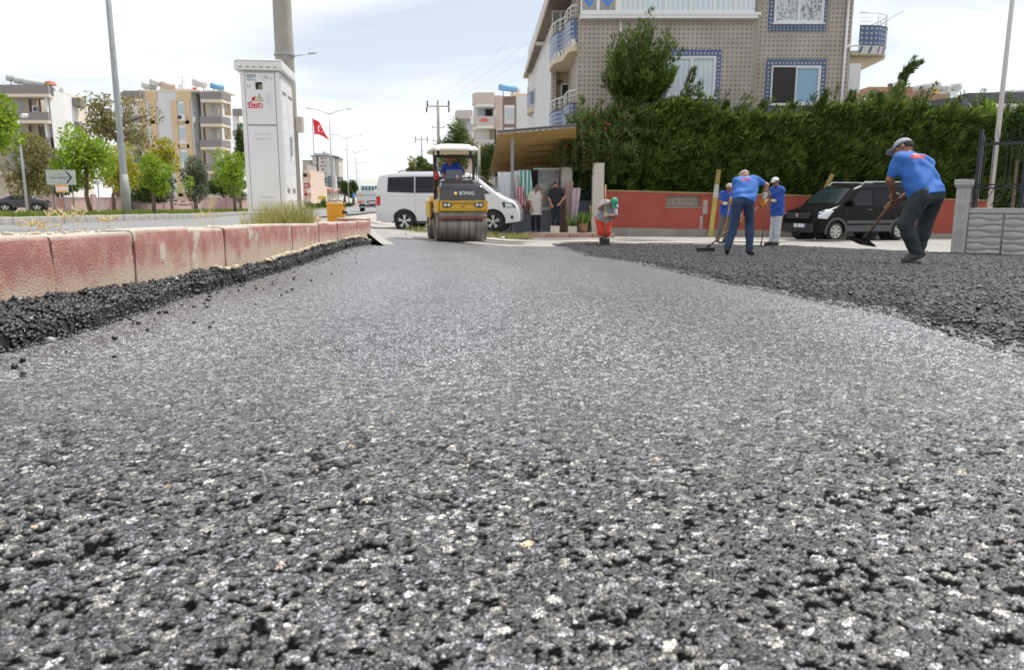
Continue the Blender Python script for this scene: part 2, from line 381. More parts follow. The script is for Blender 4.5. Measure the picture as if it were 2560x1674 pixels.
for (a, b) in zip(v[:-1], v[1:]):
    za, zb = float(Hr(0, a[1])), float(Hr(0, b[1]))
    mb.add([(a[0]-.08, a[1], za-.1), (a[0]+.08, a[1], za-.1), (b[0]+.08, b[1], zb-.1), (b[0]-.08, b[1], zb-.1),
            (a[0]-.08, a[1], za+.13), (a[0]+.08, a[1], za+.13), (b[0]+.08, b[1], zb+.13), (b[0]-.08, b[1], zb+.13)],
           [(4, 5, 6, 7), (1, 2, 6, 5), (0, 4, 7, 3)])
tag(mb.build('far_kerb', m_greykerb, med), kind='stuff')

def blades(n, fx, h0, h1, w, lean=.35, seed=1):
    r = np.random.default_rng(seed); x, y, z = fx(r, n); h = r.uniform(h0, h1, n); a = r.uniform(0, 6.283, n); b = r.uniform(0, 6.283, n)
    l = r.uniform(0, lean, n)*h
    bx, by = np.cos(a)*w, np.sin(a)*w
    V = np.zeros((n, 4, 3))
    V[:, 0] = np.stack([x-bx, y-by, z], -1); V[:, 1] = np.stack([x+bx, y+by, z], -1)
    V[:, 2] = np.stack([x+bx*.25+np.cos(b)*l, y+by*.25+np.sin(b)*l, z+h], -1); V[:, 3] = np.stack([x-bx*.25+np.cos(b)*l, y-by*.25+np.sin(b)*l, z+h], -1)
    return V.reshape(-1, 3), np.arange(4*n).reshape(n, 4)
def fx(r, n):
    y = 4+r.random(n)**1.6*70; xl = np.interp(y, [-10, 20, 50, 79], [-8.0, -8.0, -13.9, -18.2])
    x = xl-.2-r.random(n)*3.4; return x, y, Hr(x, y)+.10
V, F = blades(26000, fx, .04, .13, .012, .6, 3)
tag(npmesh('grass', V, F, leafmat('lawn_grass', (.11, .17, .025), (.22, .27, .05)), smooth_=False, kind='stuff'), 'short green grass on the road median under the young trees', 'grass')

# ---------------------------------------------------------------- the red kerb
def kerbmat():
    m = bpy.data.materials.new('red_kerb_paint'); m.use_nodes = True; t = m.node_tree; b = t.nodes['Principled BSDF']; b.inputs['Roughness'].default_value = .85
    co = N(t, 'ShaderNodeTexCoord'); ob = N(t, 'ShaderNodeObjectInfo')
    add = N(t, 'ShaderNodeVectorMath', operation='ADD'); lk(t, co.outputs['Object'], add.inputs[0])
    sc = N(t, 'ShaderNodeVectorMath', operation='SCALE'); lk(t, ob.outputs['Location'], sc.inputs[0]); sc.inputs[3].default_value = 1.0
    lk(t, sc.outputs[0], add.inputs[1])
    sp = N(t, 'ShaderNodeSeparateXYZ'); lk(t, co.outputs['Object'], sp.inputs[0])
    n = N(t, 'ShaderNodeTexNoise'); n.inputs['Scale'].default_value = 7; n.inputs['Detail'].default_value = 9; n.inputs['Roughness'].default_value = .68; lk(t, add.outputs[0], n.inputs['Vector'])
    n2 = N(t, 'ShaderNodeTexNoise'); n2.inputs['Scale'].default_value = 120; n2.inputs['Detail'].default_value = 3; lk(t, add.outputs[0], n2.inputs['Vector'])
    n3 = N(t, 'ShaderNodeTexNoise'); n3.inputs['Scale'].default_value = 3.0; n3.inputs['Detail'].default_value = 6; lk(t, add.outputs[0], n3.inputs['Vector'])
    # paint wear: more bare and dusty towards the bottom of each stone
    z = N(t, 'ShaderNodeMapRange'); lk(t, sp.outputs[2], z.inputs[0]); z.inputs[1].default_value = -.11; z.inputs[2].default_value = .10; z.inputs[3].default_value = .26; z.inputs[4].default_value = -.20
    s1 = N(t, 'ShaderNodeMath', operation='ADD'); lk(t, n.outputs[0], s1.inputs[0]); lk(t, z.outputs[0], s1.inputs[1])
    s2 = N(t, 'ShaderNodeMath', operation='MULTIPLY_ADD'); lk(t, n2.outputs[0], s2.inputs[0]); s2.inputs[1].default_value = .42; lk(t, s1.outputs[0], s2.inputs[2])
    rp = N(t, 'ShaderNodeValToRGB'); lk(t, s2.outputs[0], rp.inputs[0])
    e = rp.color_ramp.elements; e[0].position = .48; e[0].color = (.37, .155, .135, 1); e[1].position = .86; e[1].color = (.50, .41, .31, 1)
    x = e.new(.60); x.color = (.44, .245, .205, 1); x = e.new(.74); x.color = (.50, .37, .295, 1)
    rp2 = N(t, 'ShaderNodeValToRGB'); lk(t, n3.outputs[0], rp2.inputs[0]); rp2.color_ramp.elements[0].position = .62; rp2.color_ramp.elements[1].position = .66
    tz = N(t, 'ShaderNodeMapRange'); lk(t, sp.outputs[2], tz.inputs[0]); tz.inputs[1].default_value = .165; tz.inputs[2].default_value = .185
    mx = N(t, 'ShaderNodeMath', operation='MAXIMUM'); lk(t, rp2.outputs[0], mx.inputs[0]); lk(t, tz.outputs[0], mx.inputs[1])
    cm = N(t, 'ShaderNodeMix', data_type='RGBA'); lk(t, mx.outputs[0], cm.inputs[0]); lk(t, rp.outputs[0], cm.inputs[6]); cm.inputs[7].default_value = (.55, .50, .43, 1)
    lk(t, cm.outputs[2], b.inputs['Base Color'])
    bp = N(t, 'ShaderNodeBump'); bp.inputs['Strength'].default_value = 1.0; bp.inputs['Distance'].default_value = .012
    n4 = N(t, 'ShaderNodeTexNoise'); n4.inputs['Scale'].default_value = 170; n4.inputs['Detail'].default_value = 4; lk(t, add.outputs[0], n4.inputs['Vector'])
    lk(t, n4.outputs[0], bp.inputs['Height']); lk(t, bp.outputs[0], b.inputs['Normal'])
    return m
m_kerb = kerbmat()
kerb = tag(thing('kerb', 'red painted concrete kerb along the main road', 'kerb'), kind='structure')
kroot = kerb
def kerb_stone_mesh(seed):
    # a chipped block 0.69 x 0.16 x 0.42, origin at 0.19 below its top
    r = np.random.default_rng(seed); ny, nz = 24, 13
    ys = np.linspace(-.348, .348, ny); mb = MB()
    prof = [(-.16, -.24), (-.16, .185), (-.150, .19), (-.10, .19), (-.02, .19), (-.006, .186), (0, .17), (0, .12), (0, .07), (0, .02), (0, -.05), (0, -.12), (0, -.24)]
    vs = []
    for j, yy in enumerate(ys):
        for k, (px, pz) in enumerate(prof):
            e = (.5-abs(j/(ny-1)-.5))*2
            edge = .005*max(0, 1-e*18)
            n1 = fbm(np.array(yy*9+seed*7.3), np.array(pz*9+px*9.), seed)
            n2 = fbm(np.array(yy*40+seed), np.array(pz*40+px*40.), seed+5)
            dx_ = -.010*max(0, float(n1)-.55)*3-.004*float(n2)
            if k in (4, 5, 6): dx_ -= .012*max(0, float(n2)-.45); 
            dz_ = (-.014*max(0, float(n1)-.5)-.006*float(n2)) if 1 <= k <= 6 else 0
            vs.append((px-(edge if px > -.05 else -edge)+(dx_ if px > -.05 else 0), yy, pz+dz_-(edge*.6 if k < 7 and k > 0 else 0)))
    nP = len(prof)
    fs = [(j*nP+k, (j+1)*nP+k, (j+1)*nP+k+1, j*nP+k+1) for j in range(ny-1) for k in range(nP-1)]
    fs += [tuple(range(nP))[::-1], tuple(range((ny-1)*nP, ny*nP))]
    mb.add(vs, fs); return mb
km = [smooth_angle(kerb_stone_mesh(10+i).build('kerb_stone', m_kerb, kerb), 50) for i in range(7)]
def at_kerb(y): return Vector((kerb_x(y), y, float(kerb_top(y))))
i = 0; y = .62-.7*2
while y < 13.7:
    o = km[i] if i < 7 else km[(i*5+2) % 7].copy()
    if i >= 7: COL.objects.link(o); o.parent = kerb
    ym = y+.35; p = at_kerb(ym)
    o.location = (p.x+random.uniform(-.008, .008), ym, p.z-.19+random.uniform(-.008, .008))
    o.rotation_euler = (-math.atan(.0228)+random.uniform(-.006, .006), random.uniform(-.012, .012), math.atan(.083)+random.uniform(-.008, .008))
    i += 1; y += .70
# two stones that turn the corner at the end of the row, a little higher
for q, (dx_, dy_, rz_, dz_) in enumerate(((-.30, 14.12, 1.0, .05), (-.92, 14.45, 1.25, .0))):
    o = km[(q*3+1) % 7].copy(); COL.objects.link(o); o.parent = kerb
    o.location = (kerb_x(14)+dx_, dy_, float(kerb_top(14))-.19+dz_-q*.05); o.rotation_euler = (0, 0, rz_)

def Hv(x, y):
    k = kerb_x(y)-.14; e = np.vectorize(XR)(y); t = np.clip((x-k)/(e-k), 0, 1)
    return (kerb_top(y)-.03)*(1-smooth(t, .3, 1))+Hr(x, y)*smooth(t, .3, 1)+.02*fbm(x*6, y*6, 3)*np.sin(np.pi*np.clip(t, 0, 1))
m_verge = M('sandy_verge', (.40, .34, .255), .95, rgb2=(.55, .49, .39), nscale=5, bump=.8, bscale=45, detail=8)
sheet('verge', lambda y: XR(y)-.03, lambda y: kerb_x(y)-.135, -4, 14.2, 190, 24, .004, m_verge, Hv)
# rubble along the kerb top and at its foot
def rocks(pts, sizes, seed, sub=1, squash=.7):
    r = np.random.default_rng(seed); bm = bmesh.new(); bmesh.ops.create_icosphere(bm, subdivisions=sub, radius=1)
    bv = np.array([v.co[:] for v in bm.verts]); bf = np.array([[v.index for v in f.verts] for f in bm.faces]); bm.free()
    n = len(pts); nb = len(bv)
    sc = np.asarray(sizes)[:, None, None]*r.uniform(.6, 1.35, (n, 1, 3)); 
    V = bv[None]*(1+r.uniform(-.28, .28, (n, nb, 1)))*sc
    # random rotation
    q = r.normal(size=(n, 4)); q /= np.linalg.norm(q, axis=1, keepdims=True); w, x, y, z = q.T
    Rm = np.stack([1-2*(y*y+z*z), 2*(x*y-z*w), 2*(x*z+y*w), 2*(x*y+z*w), 1-2*(x*x+z*z), 2*(y*z-x*w), 2*(x*z-y*w), 2*(y*z+x*w), 1-2*(x*x+y*y)], -1).reshape(n, 3, 3)
    V = np.einsum('nij,nkj->nki', Rm, V); V[:, :, 2] *= squash
    V += np.asarray(pts)[:, None]
    F = bf[None]+(np.arange(n)*nb)[:, None, None]
    return V.reshape(-1, 3), F.reshape(-1, 3)
r = np.random.default_rng(5)
yy = r.uniform(2, 13.8, 420); xx = kerb_x(yy)-.05-np.abs(r.normal(0, .09, 420)); zz_ = kerb_top(yy)-.004
keep_ = fbm(yy*1.3, xx*0+2, 9) > .47
y2 = r.uniform(4.5, 13.8, 2600); x2 = kerb_x(y2)+.004+np.abs(r.normal(0, .02, 2600)); z2 = Hc(x2, y2)+.018+.97*np.interp(y2, [0, 2, 6, 12, 14.6], [.115, .11, .125, .13, .02])*(.8+.4*fbm(y2*1.4, y2*0, 6))+.03*(fbm(x2*14, y2*14, 21)-.5)
k2 = (fbm(y2*1.1, y2*0, 4)+.03*(y2-7)) > .54
pts = np.concatenate([np.stack([xx, yy, zz_], -1)[keep_], np.stack([x2, y2, z2], -1)[k2]])
V, F = rocks(pts, r.uniform(.003, .013, len(pts))*(1+.04*pts[:, 1]), 3)
tag(npmesh('rubble', V, F, M('sandstone_crumbs', (.42, .35, .25), .9, rgb2=(.58, .52, .41), nscale=9), smooth_=False, kind='stuff'), 'pale crumbled mortar and stones along the red kerb', 'rubble')

# ---------------------------------------------------------------- fresh asphalt: rolled surface in the middle
bnd = [hit(*p) for p in ((2560, 902), (2260, 800), (1830, 715), (1560, 655), (1400, 617))]
bnd_y = [b.y for b in bnd]; bnd_x = [b.x for b in bnd]
def xb(y): return np.interp(y, [-10, 0]+bnd_y+[30], [bnd_x[0]+.9+1.5, bnd_x[0]+.9]+bnd_x+[bnd_x[-1]-.35])
wnd = [hit(*p) for p in ((0, 896), (322, 801), (613, 694), (817, 635), (973, 600))]
wy = [b.y for b in wnd]; wx = [b.x-kerb_x(b.y) for b in wnd]
def wind_w(y): return np.clip(np.interp(y, [-3, .9]+wy, [wx[0]+.12, wx[0]+.06]+wx), .05, 2)+.05*(fbm(np.asarray(y)*3.1, np.asarray(y)*0, 8)-.5)+.03*(fbm(np.asarray(y)*11, np.asarray(y)*0, 18)-.5)
print('boundary', [(round(b.x, 2), round(b.y, 2)) for b in bnd], 'windrow', [round(float(a), 2) for a in wx], [round(a, 2) for a in wy])
YEND = 18.4
def asph(x, y, fine):
    """rolled asphalt: height and colour of tightly packed angular chips in black bitumen (fine = mesh spacing)"""
    wx_ = .0040*(vnoise(x*120, y*120, 2)-.5)+.002*(vnoise(x*300, y*300, 72)-.5); wy_ = .0040*(vnoise(x*120, y*120, 52)-.5)+.002*(vnoise(x*300, y*300, 62)-.5)
    e1, r1, q1, p1, dx1, dy1 = chips(x+wx_, y+wy_, .0098, 1.0, .50)
    e2, r2, q2, p2, dx2, dy2 = chips(x+wx_*.6, y+wy_*.6, .0060, 20.0, .35)
    low = fbm(x*2.1, y*2.1, 4, 3); mid = fbm(x*15, y*15, 7, 3)
    open_ = smooth(mid+.5*(low-.5), .50, .66)                      # rough open-textured patches
    big = (r1 > .50).astype(float)
    a = np.clip(1.25-fine/.022, .10, 1)
    m1 = big*smooth(e1, .045, .15); m2 = (1-big)*smooth(e2, .06, .26)*(p1 > .06+.34*open_)*(p2 > .08+.30*open_); mm = np.maximum(m1, m2)
    t1x, t1y = (q1-.5)*.24, (p1-.5)*.24; t2x, t2y = (q2-.5)*.26, (p2-.5)*.26
    h = m1*(.0006+.0006*q1*(r1*.5+.5)+t1x*dx1+t1y*dy1)+m2*(.0004+.0005*r2+t2x*dx2+t2y*dy2)-.0013*(1-mm)*(.5+1.3*open_)
    h = h*a+.0016*(low-.5)+.0010*(vnoise(x*330, y*330, 9)-.5)*a
    wear = vnoise(x*520, y*520, 6)*.55+vnoise(x*1300, y*1300, 16)*.45
    c1 = .030+.30*q1**2.0+np.where(p1 > .86, .06+.26*q1, 0)
    c2 = .018+.19*r2**2.0+np.where(q2 > .88, .24*r2, 0)
    g = .0035+.004*wear
    g = g*(1-m2)+c2*(.35+1.2*wear)*m2; g = g*(1-m1)+c1*(.35+1.15*wear)*m1
    far_ = np.clip((fine-.004)/.022, 0, 1); g = g*(1-far_)+(.23+.8*(g-.07))*far_  # colour lightened with distance to imitate sheen at grazing angles
    tint = m1*np.clip(r1*2.6-1.4, 0, 1)*(q1 > .25)
    rust = m1*(p1 > .9965)
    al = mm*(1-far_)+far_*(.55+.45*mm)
    c = np.stack([g*(1+.10*tint+.35*rust), g*(1.015+.02*tint), g*(1.12-.24*tint-.3*rust), al], -1)
    return h, c
def asphalt_mesh():
    nr, nc = 1060, 860; Y0 = .30
    ys = Y0*(YEND/Y0)**np.linspace(0, 1, nr); us = np.linspace(-1, 1, nc)
    Y = np.repeat(ys[:, None], nc, 1); hwid = .45+.74*Y; U = np.repeat(us[None], nr, 0); X = U*hwid
    fine = np.repeat((ys*math.log(YEND/Y0)/nr)[:, None], nc, 1)
    h, c = asph(X, Y, fine)
    ed = np.maximum(smooth(np.abs(U), .78, .96), 1-smooth(Y, .31, .40)); pl = np.maximum(ed, smooth(fine, .0030, .0085))
    Z = Hc(X, Y)+.012+h*(1-ed)
    q = gridquads(nr, nc); xc = X.ravel()[q].mean(1); yc = Y.ravel()[q].mean(1)
    end = YEND-.5+.5*fbm(xc*1.3, xc*0, 3)-.12*np.clip(xc-1, 0, 9)
    ok = (xc > kerb_x(yc)+.02) & (xc < xb(yc)+.5) & (yc < end)
    q = q[ok]; used = np.zeros(nr*nc, bool); used[q] = True; idx = np.cumsum(used)-1
    V = np.stack([X, Y, Z], -1).reshape(-1, 3)[used]; C = c.reshape(-1, 4)[used]; PL = pl.ravel()[used]; q = idx[q]
    # the same surface, coarser, beside and behind the viewer
    ys2 = np.linspace(-6, 17.4, 240); n2 = 110; X2 = np.array([np.linspace(kerb_x(yy)+.02, float(xb(yy))+.4, n2) for yy in ys2]); Y2 = np.repeat(ys2[:, None], n2, 1)
    Z2 = Hc(X2, Y2)+.0095; q2 = gridquads(240, n2); inside = (np.abs(X2) < .955*(.45+.74*np.maximum(Y2, 0))) & (Y2 > .33); q2 = q2[~inside.ravel()[q2].all(1)]
    nv = len(V); V = np.concatenate([V, np.stack([X2, Y2, Z2], -1).reshape(-1, 3)]); C = np.concatenate([C, np.tile([.1, .1, .1, 1], (240*n2, 1))]); PL = np.concatenate([PL, np.ones(240*n2)])
    return V, np.concatenate([q, q2+nv]), C, PL
m_asph = attrmat('rolled_asphalt', .9, .33, .05, 1.0, bump=.42, bscale=900, grit=.55, gscale=600, chip=250, flat=(.225, .226, .234))  # flat colour raised to stand in for the sheen farther off
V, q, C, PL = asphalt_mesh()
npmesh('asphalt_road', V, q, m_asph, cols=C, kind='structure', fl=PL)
tag(bpy.data.objects['asphalt_road'], 'fresh dark asphalt surface rolled smooth between kerb and loose asphalt', 'road')

# windrow of loose asphalt against the kerb
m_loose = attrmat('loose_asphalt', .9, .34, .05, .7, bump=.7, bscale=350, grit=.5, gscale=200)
def clumpy(x, y, s, cell):
    a, ia = stones(x, y, cell, s, keep=.9, rmin=.34, rmax=.72, flat=2.0)
    b, ib = stones(x+.37*cell, y, cell*.45, s+40, keep=.9, rmin=.34, rmax=.7, flat=2.0)
    return a, ia, b, ib
ys = .5*(14.6/.5)**np.linspace(0, 1, 620); nc = 120
wv = wind_w(ys); S = np.linspace(-.06, 1.12, nc)[None]*wv[:, None]; Y = np.repeat(ys[:, None], nc, 1); X = kerb_x(Y)+S
t = np.clip(S/wv[:, None], -.1, 1.2)
hw_ = np.interp(ys, [0, 2, 6, 12, 14.6], [.115, .11, .125, .13, .02])[:, None]*(.8+.4*fbm(Y*1.4, Y*0, 6))
prof = np.clip(1-.62*t, 0, 1)*(1-smooth(t+.12*(fbm(X*9, Y*9, 5)-.5), .86, 1.03))
e1, r1, q1, p1, dx1, dy1 = chips(X, Y, .024, 3.0, .45); e2, r2, q2, p2, dx2, dy2 = chips(X, Y, .011, 43.0, .4); a = smooth(e1, 0, .5)*q1; ia = p1; b = smooth(e2, 0, .5)*q2; ib = q2
lump = fbm(X*14, Y*14, 21)
Zw = Hc(X, Y)+.004+hw_*prof+(.014*a+.007*b+.035*(lump-.5)+.35*(q1-.5)*dx1+.35*(r1-.5)*dy1)*smooth(prof, .02, .3)-.03*(t > 1.08)
g_ = .006+.022*ib**2*smooth(e2, .05, .4)+.06*(ia > .96)*a
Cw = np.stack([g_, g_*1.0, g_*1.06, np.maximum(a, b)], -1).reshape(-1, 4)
V1 = np.stack([X, Y, Zw], -1).reshape(-1, 3); Q1 = gridquads(620, nc)
r = np.random.default_rng(12); n = 9000
yy = .8*(14.4/.8)**r.random(n); tt = r.random(n)**.8*1.10; xx = kerb_x(yy)+tt*wind_w(yy)
pr = np.clip(1-.62*tt, 0, 1)*(1-smooth(tt, .86, 1.03)); hq = np.interp(yy, [0, 2, 6, 12, 14.6], [.115, .11, .125, .13, .02])*(.8+.4*fbm(yy*1.4, yy*0, 6))
zz_ = Hc(xx, yy)+.008+hq*pr+.03*(fbm(xx*14, yy*14, 21)-.5)*smooth(pr, .02, .3)+.006
sz = r.uniform(.003, .0095, n)*(1+.05*yy)*np.where(r.random(n) > .97, 1.9, 1)
V2, F2 = rocks(np.stack([xx, yy, zz_], -1), sz, 8)
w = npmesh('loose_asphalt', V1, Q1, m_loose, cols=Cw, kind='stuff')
tag(w, 'heap of loose black asphalt banked along the red kerb', 'loose asphalt')
gc = r.uniform(.010, .04, n); gc = np.where(r.random(n) > .985, .3, gc); Cs = np.repeat(np.stack([gc, gc, gc*1.05], -1), 12, 0)
npmesh('asphalt_crumbs', V2, F2, m_loose, parent=w, cols=Cs, kind='stuff', smooth_=False)

# loose asphalt spread out on the right, still to be rolled
nr, nc = 560, 640
ys = .5*(21/.5)**np.linspace(0, 1, nr); Y = np.repeat(ys[:, None], nc, 1)
x0 = xb(ys); x1 = 4.6+.80*ys
X = x0[:, None]+(np.linspace(0, 1, nc)[None]**1.3*1.03-.03)*np.maximum(x1-x0, .6)[:, None]
far = lambda x: np.interp(x, [0, 1.6, 3.5, 7, 9, 10, 13], [19.6, 20.3, 20.2, 19.6, 16.3, 15.3, 14.6])
edge = smooth(X-xb(Y)+.22*(fbm(X*3, Y*3, 2)-.5)+.08*(fbm(X*14, Y*14, 12)-.5), -.02, .22)*(1-smooth(Y-far(X)+.9*(fbm(X*1.7, Y*1.7, 3)-.5), -.6, .1))
e1, r1, q1, p1, dx1, dy1 = chips(X, Y, .036, 9.0, .5); e2, r2, q2, p2, dx2, dy2 = chips(X, Y, .017, 29.0, .4)
lum = fbm(X*4, Y*4, 3); rake = np.sin((X*.30+Y)*8+4*fbm(X*.9, Y*.9, 4)); clump = smooth(fbm(X*9, Y*9, 61), .50, .70)
rough = (.012*smooth(e1, 0, .5)*q1*(.35+clump)+.006*smooth(e2, 0, .5)*q2+.016*(lum-.5)+.004*rake+.3*(q1-.5)*dx1+.3*(p1-.5)*dy1)
Zl = Hc(X, Y)-.012+(.042+rough)*edge
gl = .014+.05*q2**2*smooth(e2, .05, .4)+np.where(p1 > .95, .05*q1, 0)*smooth(e1, .1, .4)
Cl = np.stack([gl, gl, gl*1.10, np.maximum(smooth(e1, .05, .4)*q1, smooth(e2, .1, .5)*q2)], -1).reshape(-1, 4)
q = gridquads(nr, nc); e = edge.ravel()[q].max(1); q = q[e > .02]
used = np.zeros(nr*nc, bool); used[q] = True; idx = np.cumsum(used)-1
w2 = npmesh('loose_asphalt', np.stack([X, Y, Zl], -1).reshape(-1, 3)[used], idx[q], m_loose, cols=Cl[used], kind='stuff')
tag(w2, 'wide carpet of loose raked asphalt where the shovel crew works', 'loose asphalt')
r = np.random.default_rng(22); n = 17000
yy = 1.2*(20/1.2)**r.random(n); x0 = xb(yy); xx = x0-.03+r.random(n)**1.7*np.maximum(3.4+.72*yy-x0, .6)
okm = (yy < far(xx)-.3); xx, yy = xx[okm], yy[okm]; n = len(xx)
zz_ = Hc(xx, yy)+.030*smooth(xx-xb(yy)+.22*(fbm(xx*3, yy*3, 2)-.5), -.02, .22)+.012
V2, F2 = rocks(np.stack([xx, yy, zz_], -1), r.uniform(.003, .008, n)*(1+.04*yy)*np.where(r.random(n) > .97, 1.8, 1), 9)
gc = r.uniform(.008, .03, n); gc = np.where(r.random(n) > .985, .16, gc); Cs = np.repeat(np.stack([gc, gc, gc*1.08], -1), 12, 0)
npmesh('asphalt_crumbs', V2, F2, m_loose, parent=w2, cols=Cs, kind='stuff', smooth_=False)
# stray crumbs on the rolled surface
n = 160; yy = r.uniform(1.5, 12, n); xx = kerb_x(yy)+wind_w(yy)+np.abs(r.normal(0, .22, n))
V2, F2 = rocks(np.stack([xx, yy, Hc(xx, yy)+.018], -1), r.uniform(.004, .011, n), 19)
tag(npmesh('stray_crumbs', V2, F2, M('bitumen', (.018, .018, .02), .45), smooth_=False, kind='stuff'), 'scattered black asphalt crumbs beside the heap', 'crumbs')
# sand and dark patches on the old street surface in front of the crew
m_sand = M('light_sand', (.50, .45, .36), .95, rgb2=(.60, .55, .46), nscale=4, bump=.5)
def patch(name, cx, cy, rx, ry, mat, seed, dz, label):
    n = 40; vs = [(cx, cy)]
    for k in range(n):
        a = 2*math.pi*k/n; rr = .7+.6*float(fbm(np.array(2*math.cos(a)+seed), np.array(2*math.sin(a)), seed))
        vs.append((cx+rx*rr*math.cos(a), cy+ry*rr*math.sin(a)))
    mb = MB(); mb.add([(x, y, hz(x, y)+dz) for x, y in vs], [(0, 1+k, 1+(k+1) % n) for k in range(n)])
    return tag(mb.build(name, mat), kind='structure')
for i, (px, py, rx, ry) in enumerate(((1260, 600, 1.1, .35), (1480, 603, 1.0, .32), (1690, 606, .9, .3), (1560, 611, .7, .22), (1860, 603, 1.3, .3))):
    p = hit(px, py); patch('sand_patch', p.x, p.y, rx, ry, m_sand, i*3.3, .004+.003*i, '')
for i, (px, py, rx, ry) in enumerate(((1370, 597, 1.2, .3), (1590, 600, 1.1, .3), (1250, 606, .7, .3), (2020, 602, 1.5, .25))):
    p = hit(px, py); patch('tar_patch', p.x, p.y, rx, ry, M('old_tar', (.09, .09, .09), .7, var=.3, nscale=5, bump=.5), i*5.1+1, .022+.003*i, '')
# ================================================================== plants
def quads_at(c, ax, nrm_r, ln, wd, r, point=.35):
    """leaf quads: centre base c, axis ax (unit), length ln, width wd; kite shaped"""
    n = len(c)
    rv = r.normal(size=(n, 3)) if nrm_r is None else nrm_r
    sd_ = np.cross(ax, rv); sd_ /= np.linalg.norm(sd_, axis=1, keepdims=True)+1e-9
    V = np.zeros((n, 4, 3)); ln = np.asarray(ln)[:, None]; wd = np.asarray(wd)[:, None]
    V[:, 0] = c; V[:, 1] = c+ax*ln*.45+sd_*wd; V[:, 2] = c+ax*ln; V[:, 3] = c+ax*ln*.45-sd_*wd
    return V.reshape(-1, 3), np.arange(4*n).reshape(n, 4)
def unit(v): return v/(np.linalg.norm(v, axis=-1, keepdims=True)+1e-9)
def leaf_blobs(blobs, n, size, seed, droop=0.0, aspect=.42, shell=.55):
    r = np.random.default_rng(seed); vol = np.array([b[1][0]*b[1][1]*b[1][2] for b in blobs])**.75; pick = r.choice(len(blobs), n, p=vol/vol.sum())
    c = np.array([b[0] for b in blobs])[pick]; s = np.array([b[1] for b in blobs])[pick]
    d = unit(r.normal(size=(n, 3))); rad = (shell+(1-shell)*r.random((n, 1))**.5)
    pos = c+d*s*rad
    ax = unit(d*.8+r.normal(size=(n, 3))*.7+np.array([0, 0, -droop]))
    ln = r.uniform(.65, 1.35, n)*size
    return quads_at(pos, ax, None, ln, ln*aspect*.5, r)
def make_tree(name, label, base, top, blobs, n, size, mat, trunk_r=.06, bark=None, group=None, seed=1, droop=0., aspect=.5, lean=(0, 0), shell=.5, cat='tree', limbs=6):
    bark = bark or M('bark', (.15, .11, .08), .9, var=.3, nscale=14, bump=.6, bscale=50)
    base = Vector(base); t = thing(name, label, cat, base, 0, group)
    rel = [((Vector(b[0])-base), b[1]) for b in blobs]
    rr = random.Random(seed); mb = MB(); cz = Vector(top)-base
    pts = [Vector((0, 0, -.08)), Vector((lean[0]*.3+rr.uniform(-.03, .03), lean[1]*.3, cz.z*.35)), Vector((cz.x*.6, cz.y*.6, cz.z*.7)), cz]
    mb.tube(pts, [trunk_r*1.25, trunk_r, trunk_r*.8, trunk_r*.5], 8)
    for c, s in sorted(rel, key=lambda q: -q[1][0])[:limbs]:
        st = pts[2].lerp(pts[3], rr.random()*.8); md = st.lerp(c, .5)+Vector((0, 0, .08*abs(c.z-st.z)+.02))
        mb.tube([st, md, c], [trunk_r*.55, trunk_r*.38, trunk_r*.15], 6)
    mb.build('trunk', bark, t, True)
    V, F = leaf_blobs([(tuple(c), s) for c, s in rel], n, size, seed, droop, aspect, shell)
    npmesh('crown', V, F, mat, t, smooth_=False)
    return t
def blobset(c, rad, k, br, seed):
    """k sub-blobs spread through an ellipsoid crown"""
    r = np.random.default_rng(seed); out = []
    for i in range(k):
        d = unit(r.normal(size=3)); q = r.random()**.45*.78
        out.append((tuple(np.array(c)+d*np.array(rad)*q), tuple(np.array(rad)*br*r.uniform(.7, 1.25)*np.array([1, 1, .85]))))
    return out
lf_lime = leafmat('lime_leaf', (.13, .25, .018), (.36, .48, .05))
lf_yel = leafmat('yellowing_leaf', (.20, .27, .02), (.50, .40, .05))
lf_olive = leafmat('olive_leaf', (.13, .145, .045), (.28, .25, .10), c2=(.32, .22, .07))
lf_dark = leafmat('dark_leaf', (.035, .07, .018), (.10, .15, .035))
lf_grey = leafmat('silver_olive_leaf', (.09, .12, .07), (.19, .22, .14))
lf_pine = leafmat('pine_needle', (.05, .09, .02), (.16, .20, .05))
lf_cyp = leafmat('cypress_spray', (.022, .052, .010), (.10, .155, .026), tr=.25, c2=(.17, .20, .05))
lf_cypl = leafmat('cypress_pale_spray', (.06, .11, .018), (.17, .23, .045), tr=.3)
lf_pom = leafmat('pomegranate_leaf', (.045, .085, .02), (.13, .17, .04))

def crown_tree(name, label, px, py_base, d, pcx, pcy, prx, prz, n, size, mat, k=16, br=.42, group=None, seed=1, zb=None, **kw):
    """crown given by its outline in the photograph at distance d"""
    b = P(px, py_base, d); b.z = zb if zb is not None else b.z
    c = P(pcx, pcy, d); s = d/FPX; rad = (prx*s, prx*s*.9, prz*s)
    return make_tree(name, label, b, c, blobset(c, rad, k, br, seed), n, size, mat, group=group, seed=seed, **kw)
GT = 'young street trees on the median'
zmed = lambda y: float(MED(y))-.02
crown_tree('street_tree', 'leafy lime green tree cut off by the edge beside the road sign', -25, 545, 15, -22, 300, 82, 118, 5200, .085, lf_lime, 20, .40, GT, 3, zmed(15), trunk_r=.06)
crown_tree('street_tree', 'bushy lime green street tree right behind the arrow road sign', 228, 530, 18.8, 212, 398, 80, 82, 5200, .085, lf_lime, 20, .40, GT, 4, zmed(18.8), trunk_r=.05, lean=(-.2, 0))
crown_tree('street_tree', 'yellowing street tree behind the tall steel lamp post', 285, 522, 27, 304, 412, 62, 78, 4200, .10, lf_yel, 16, .42, GT, 5, zmed(27), trunk_r=.06)
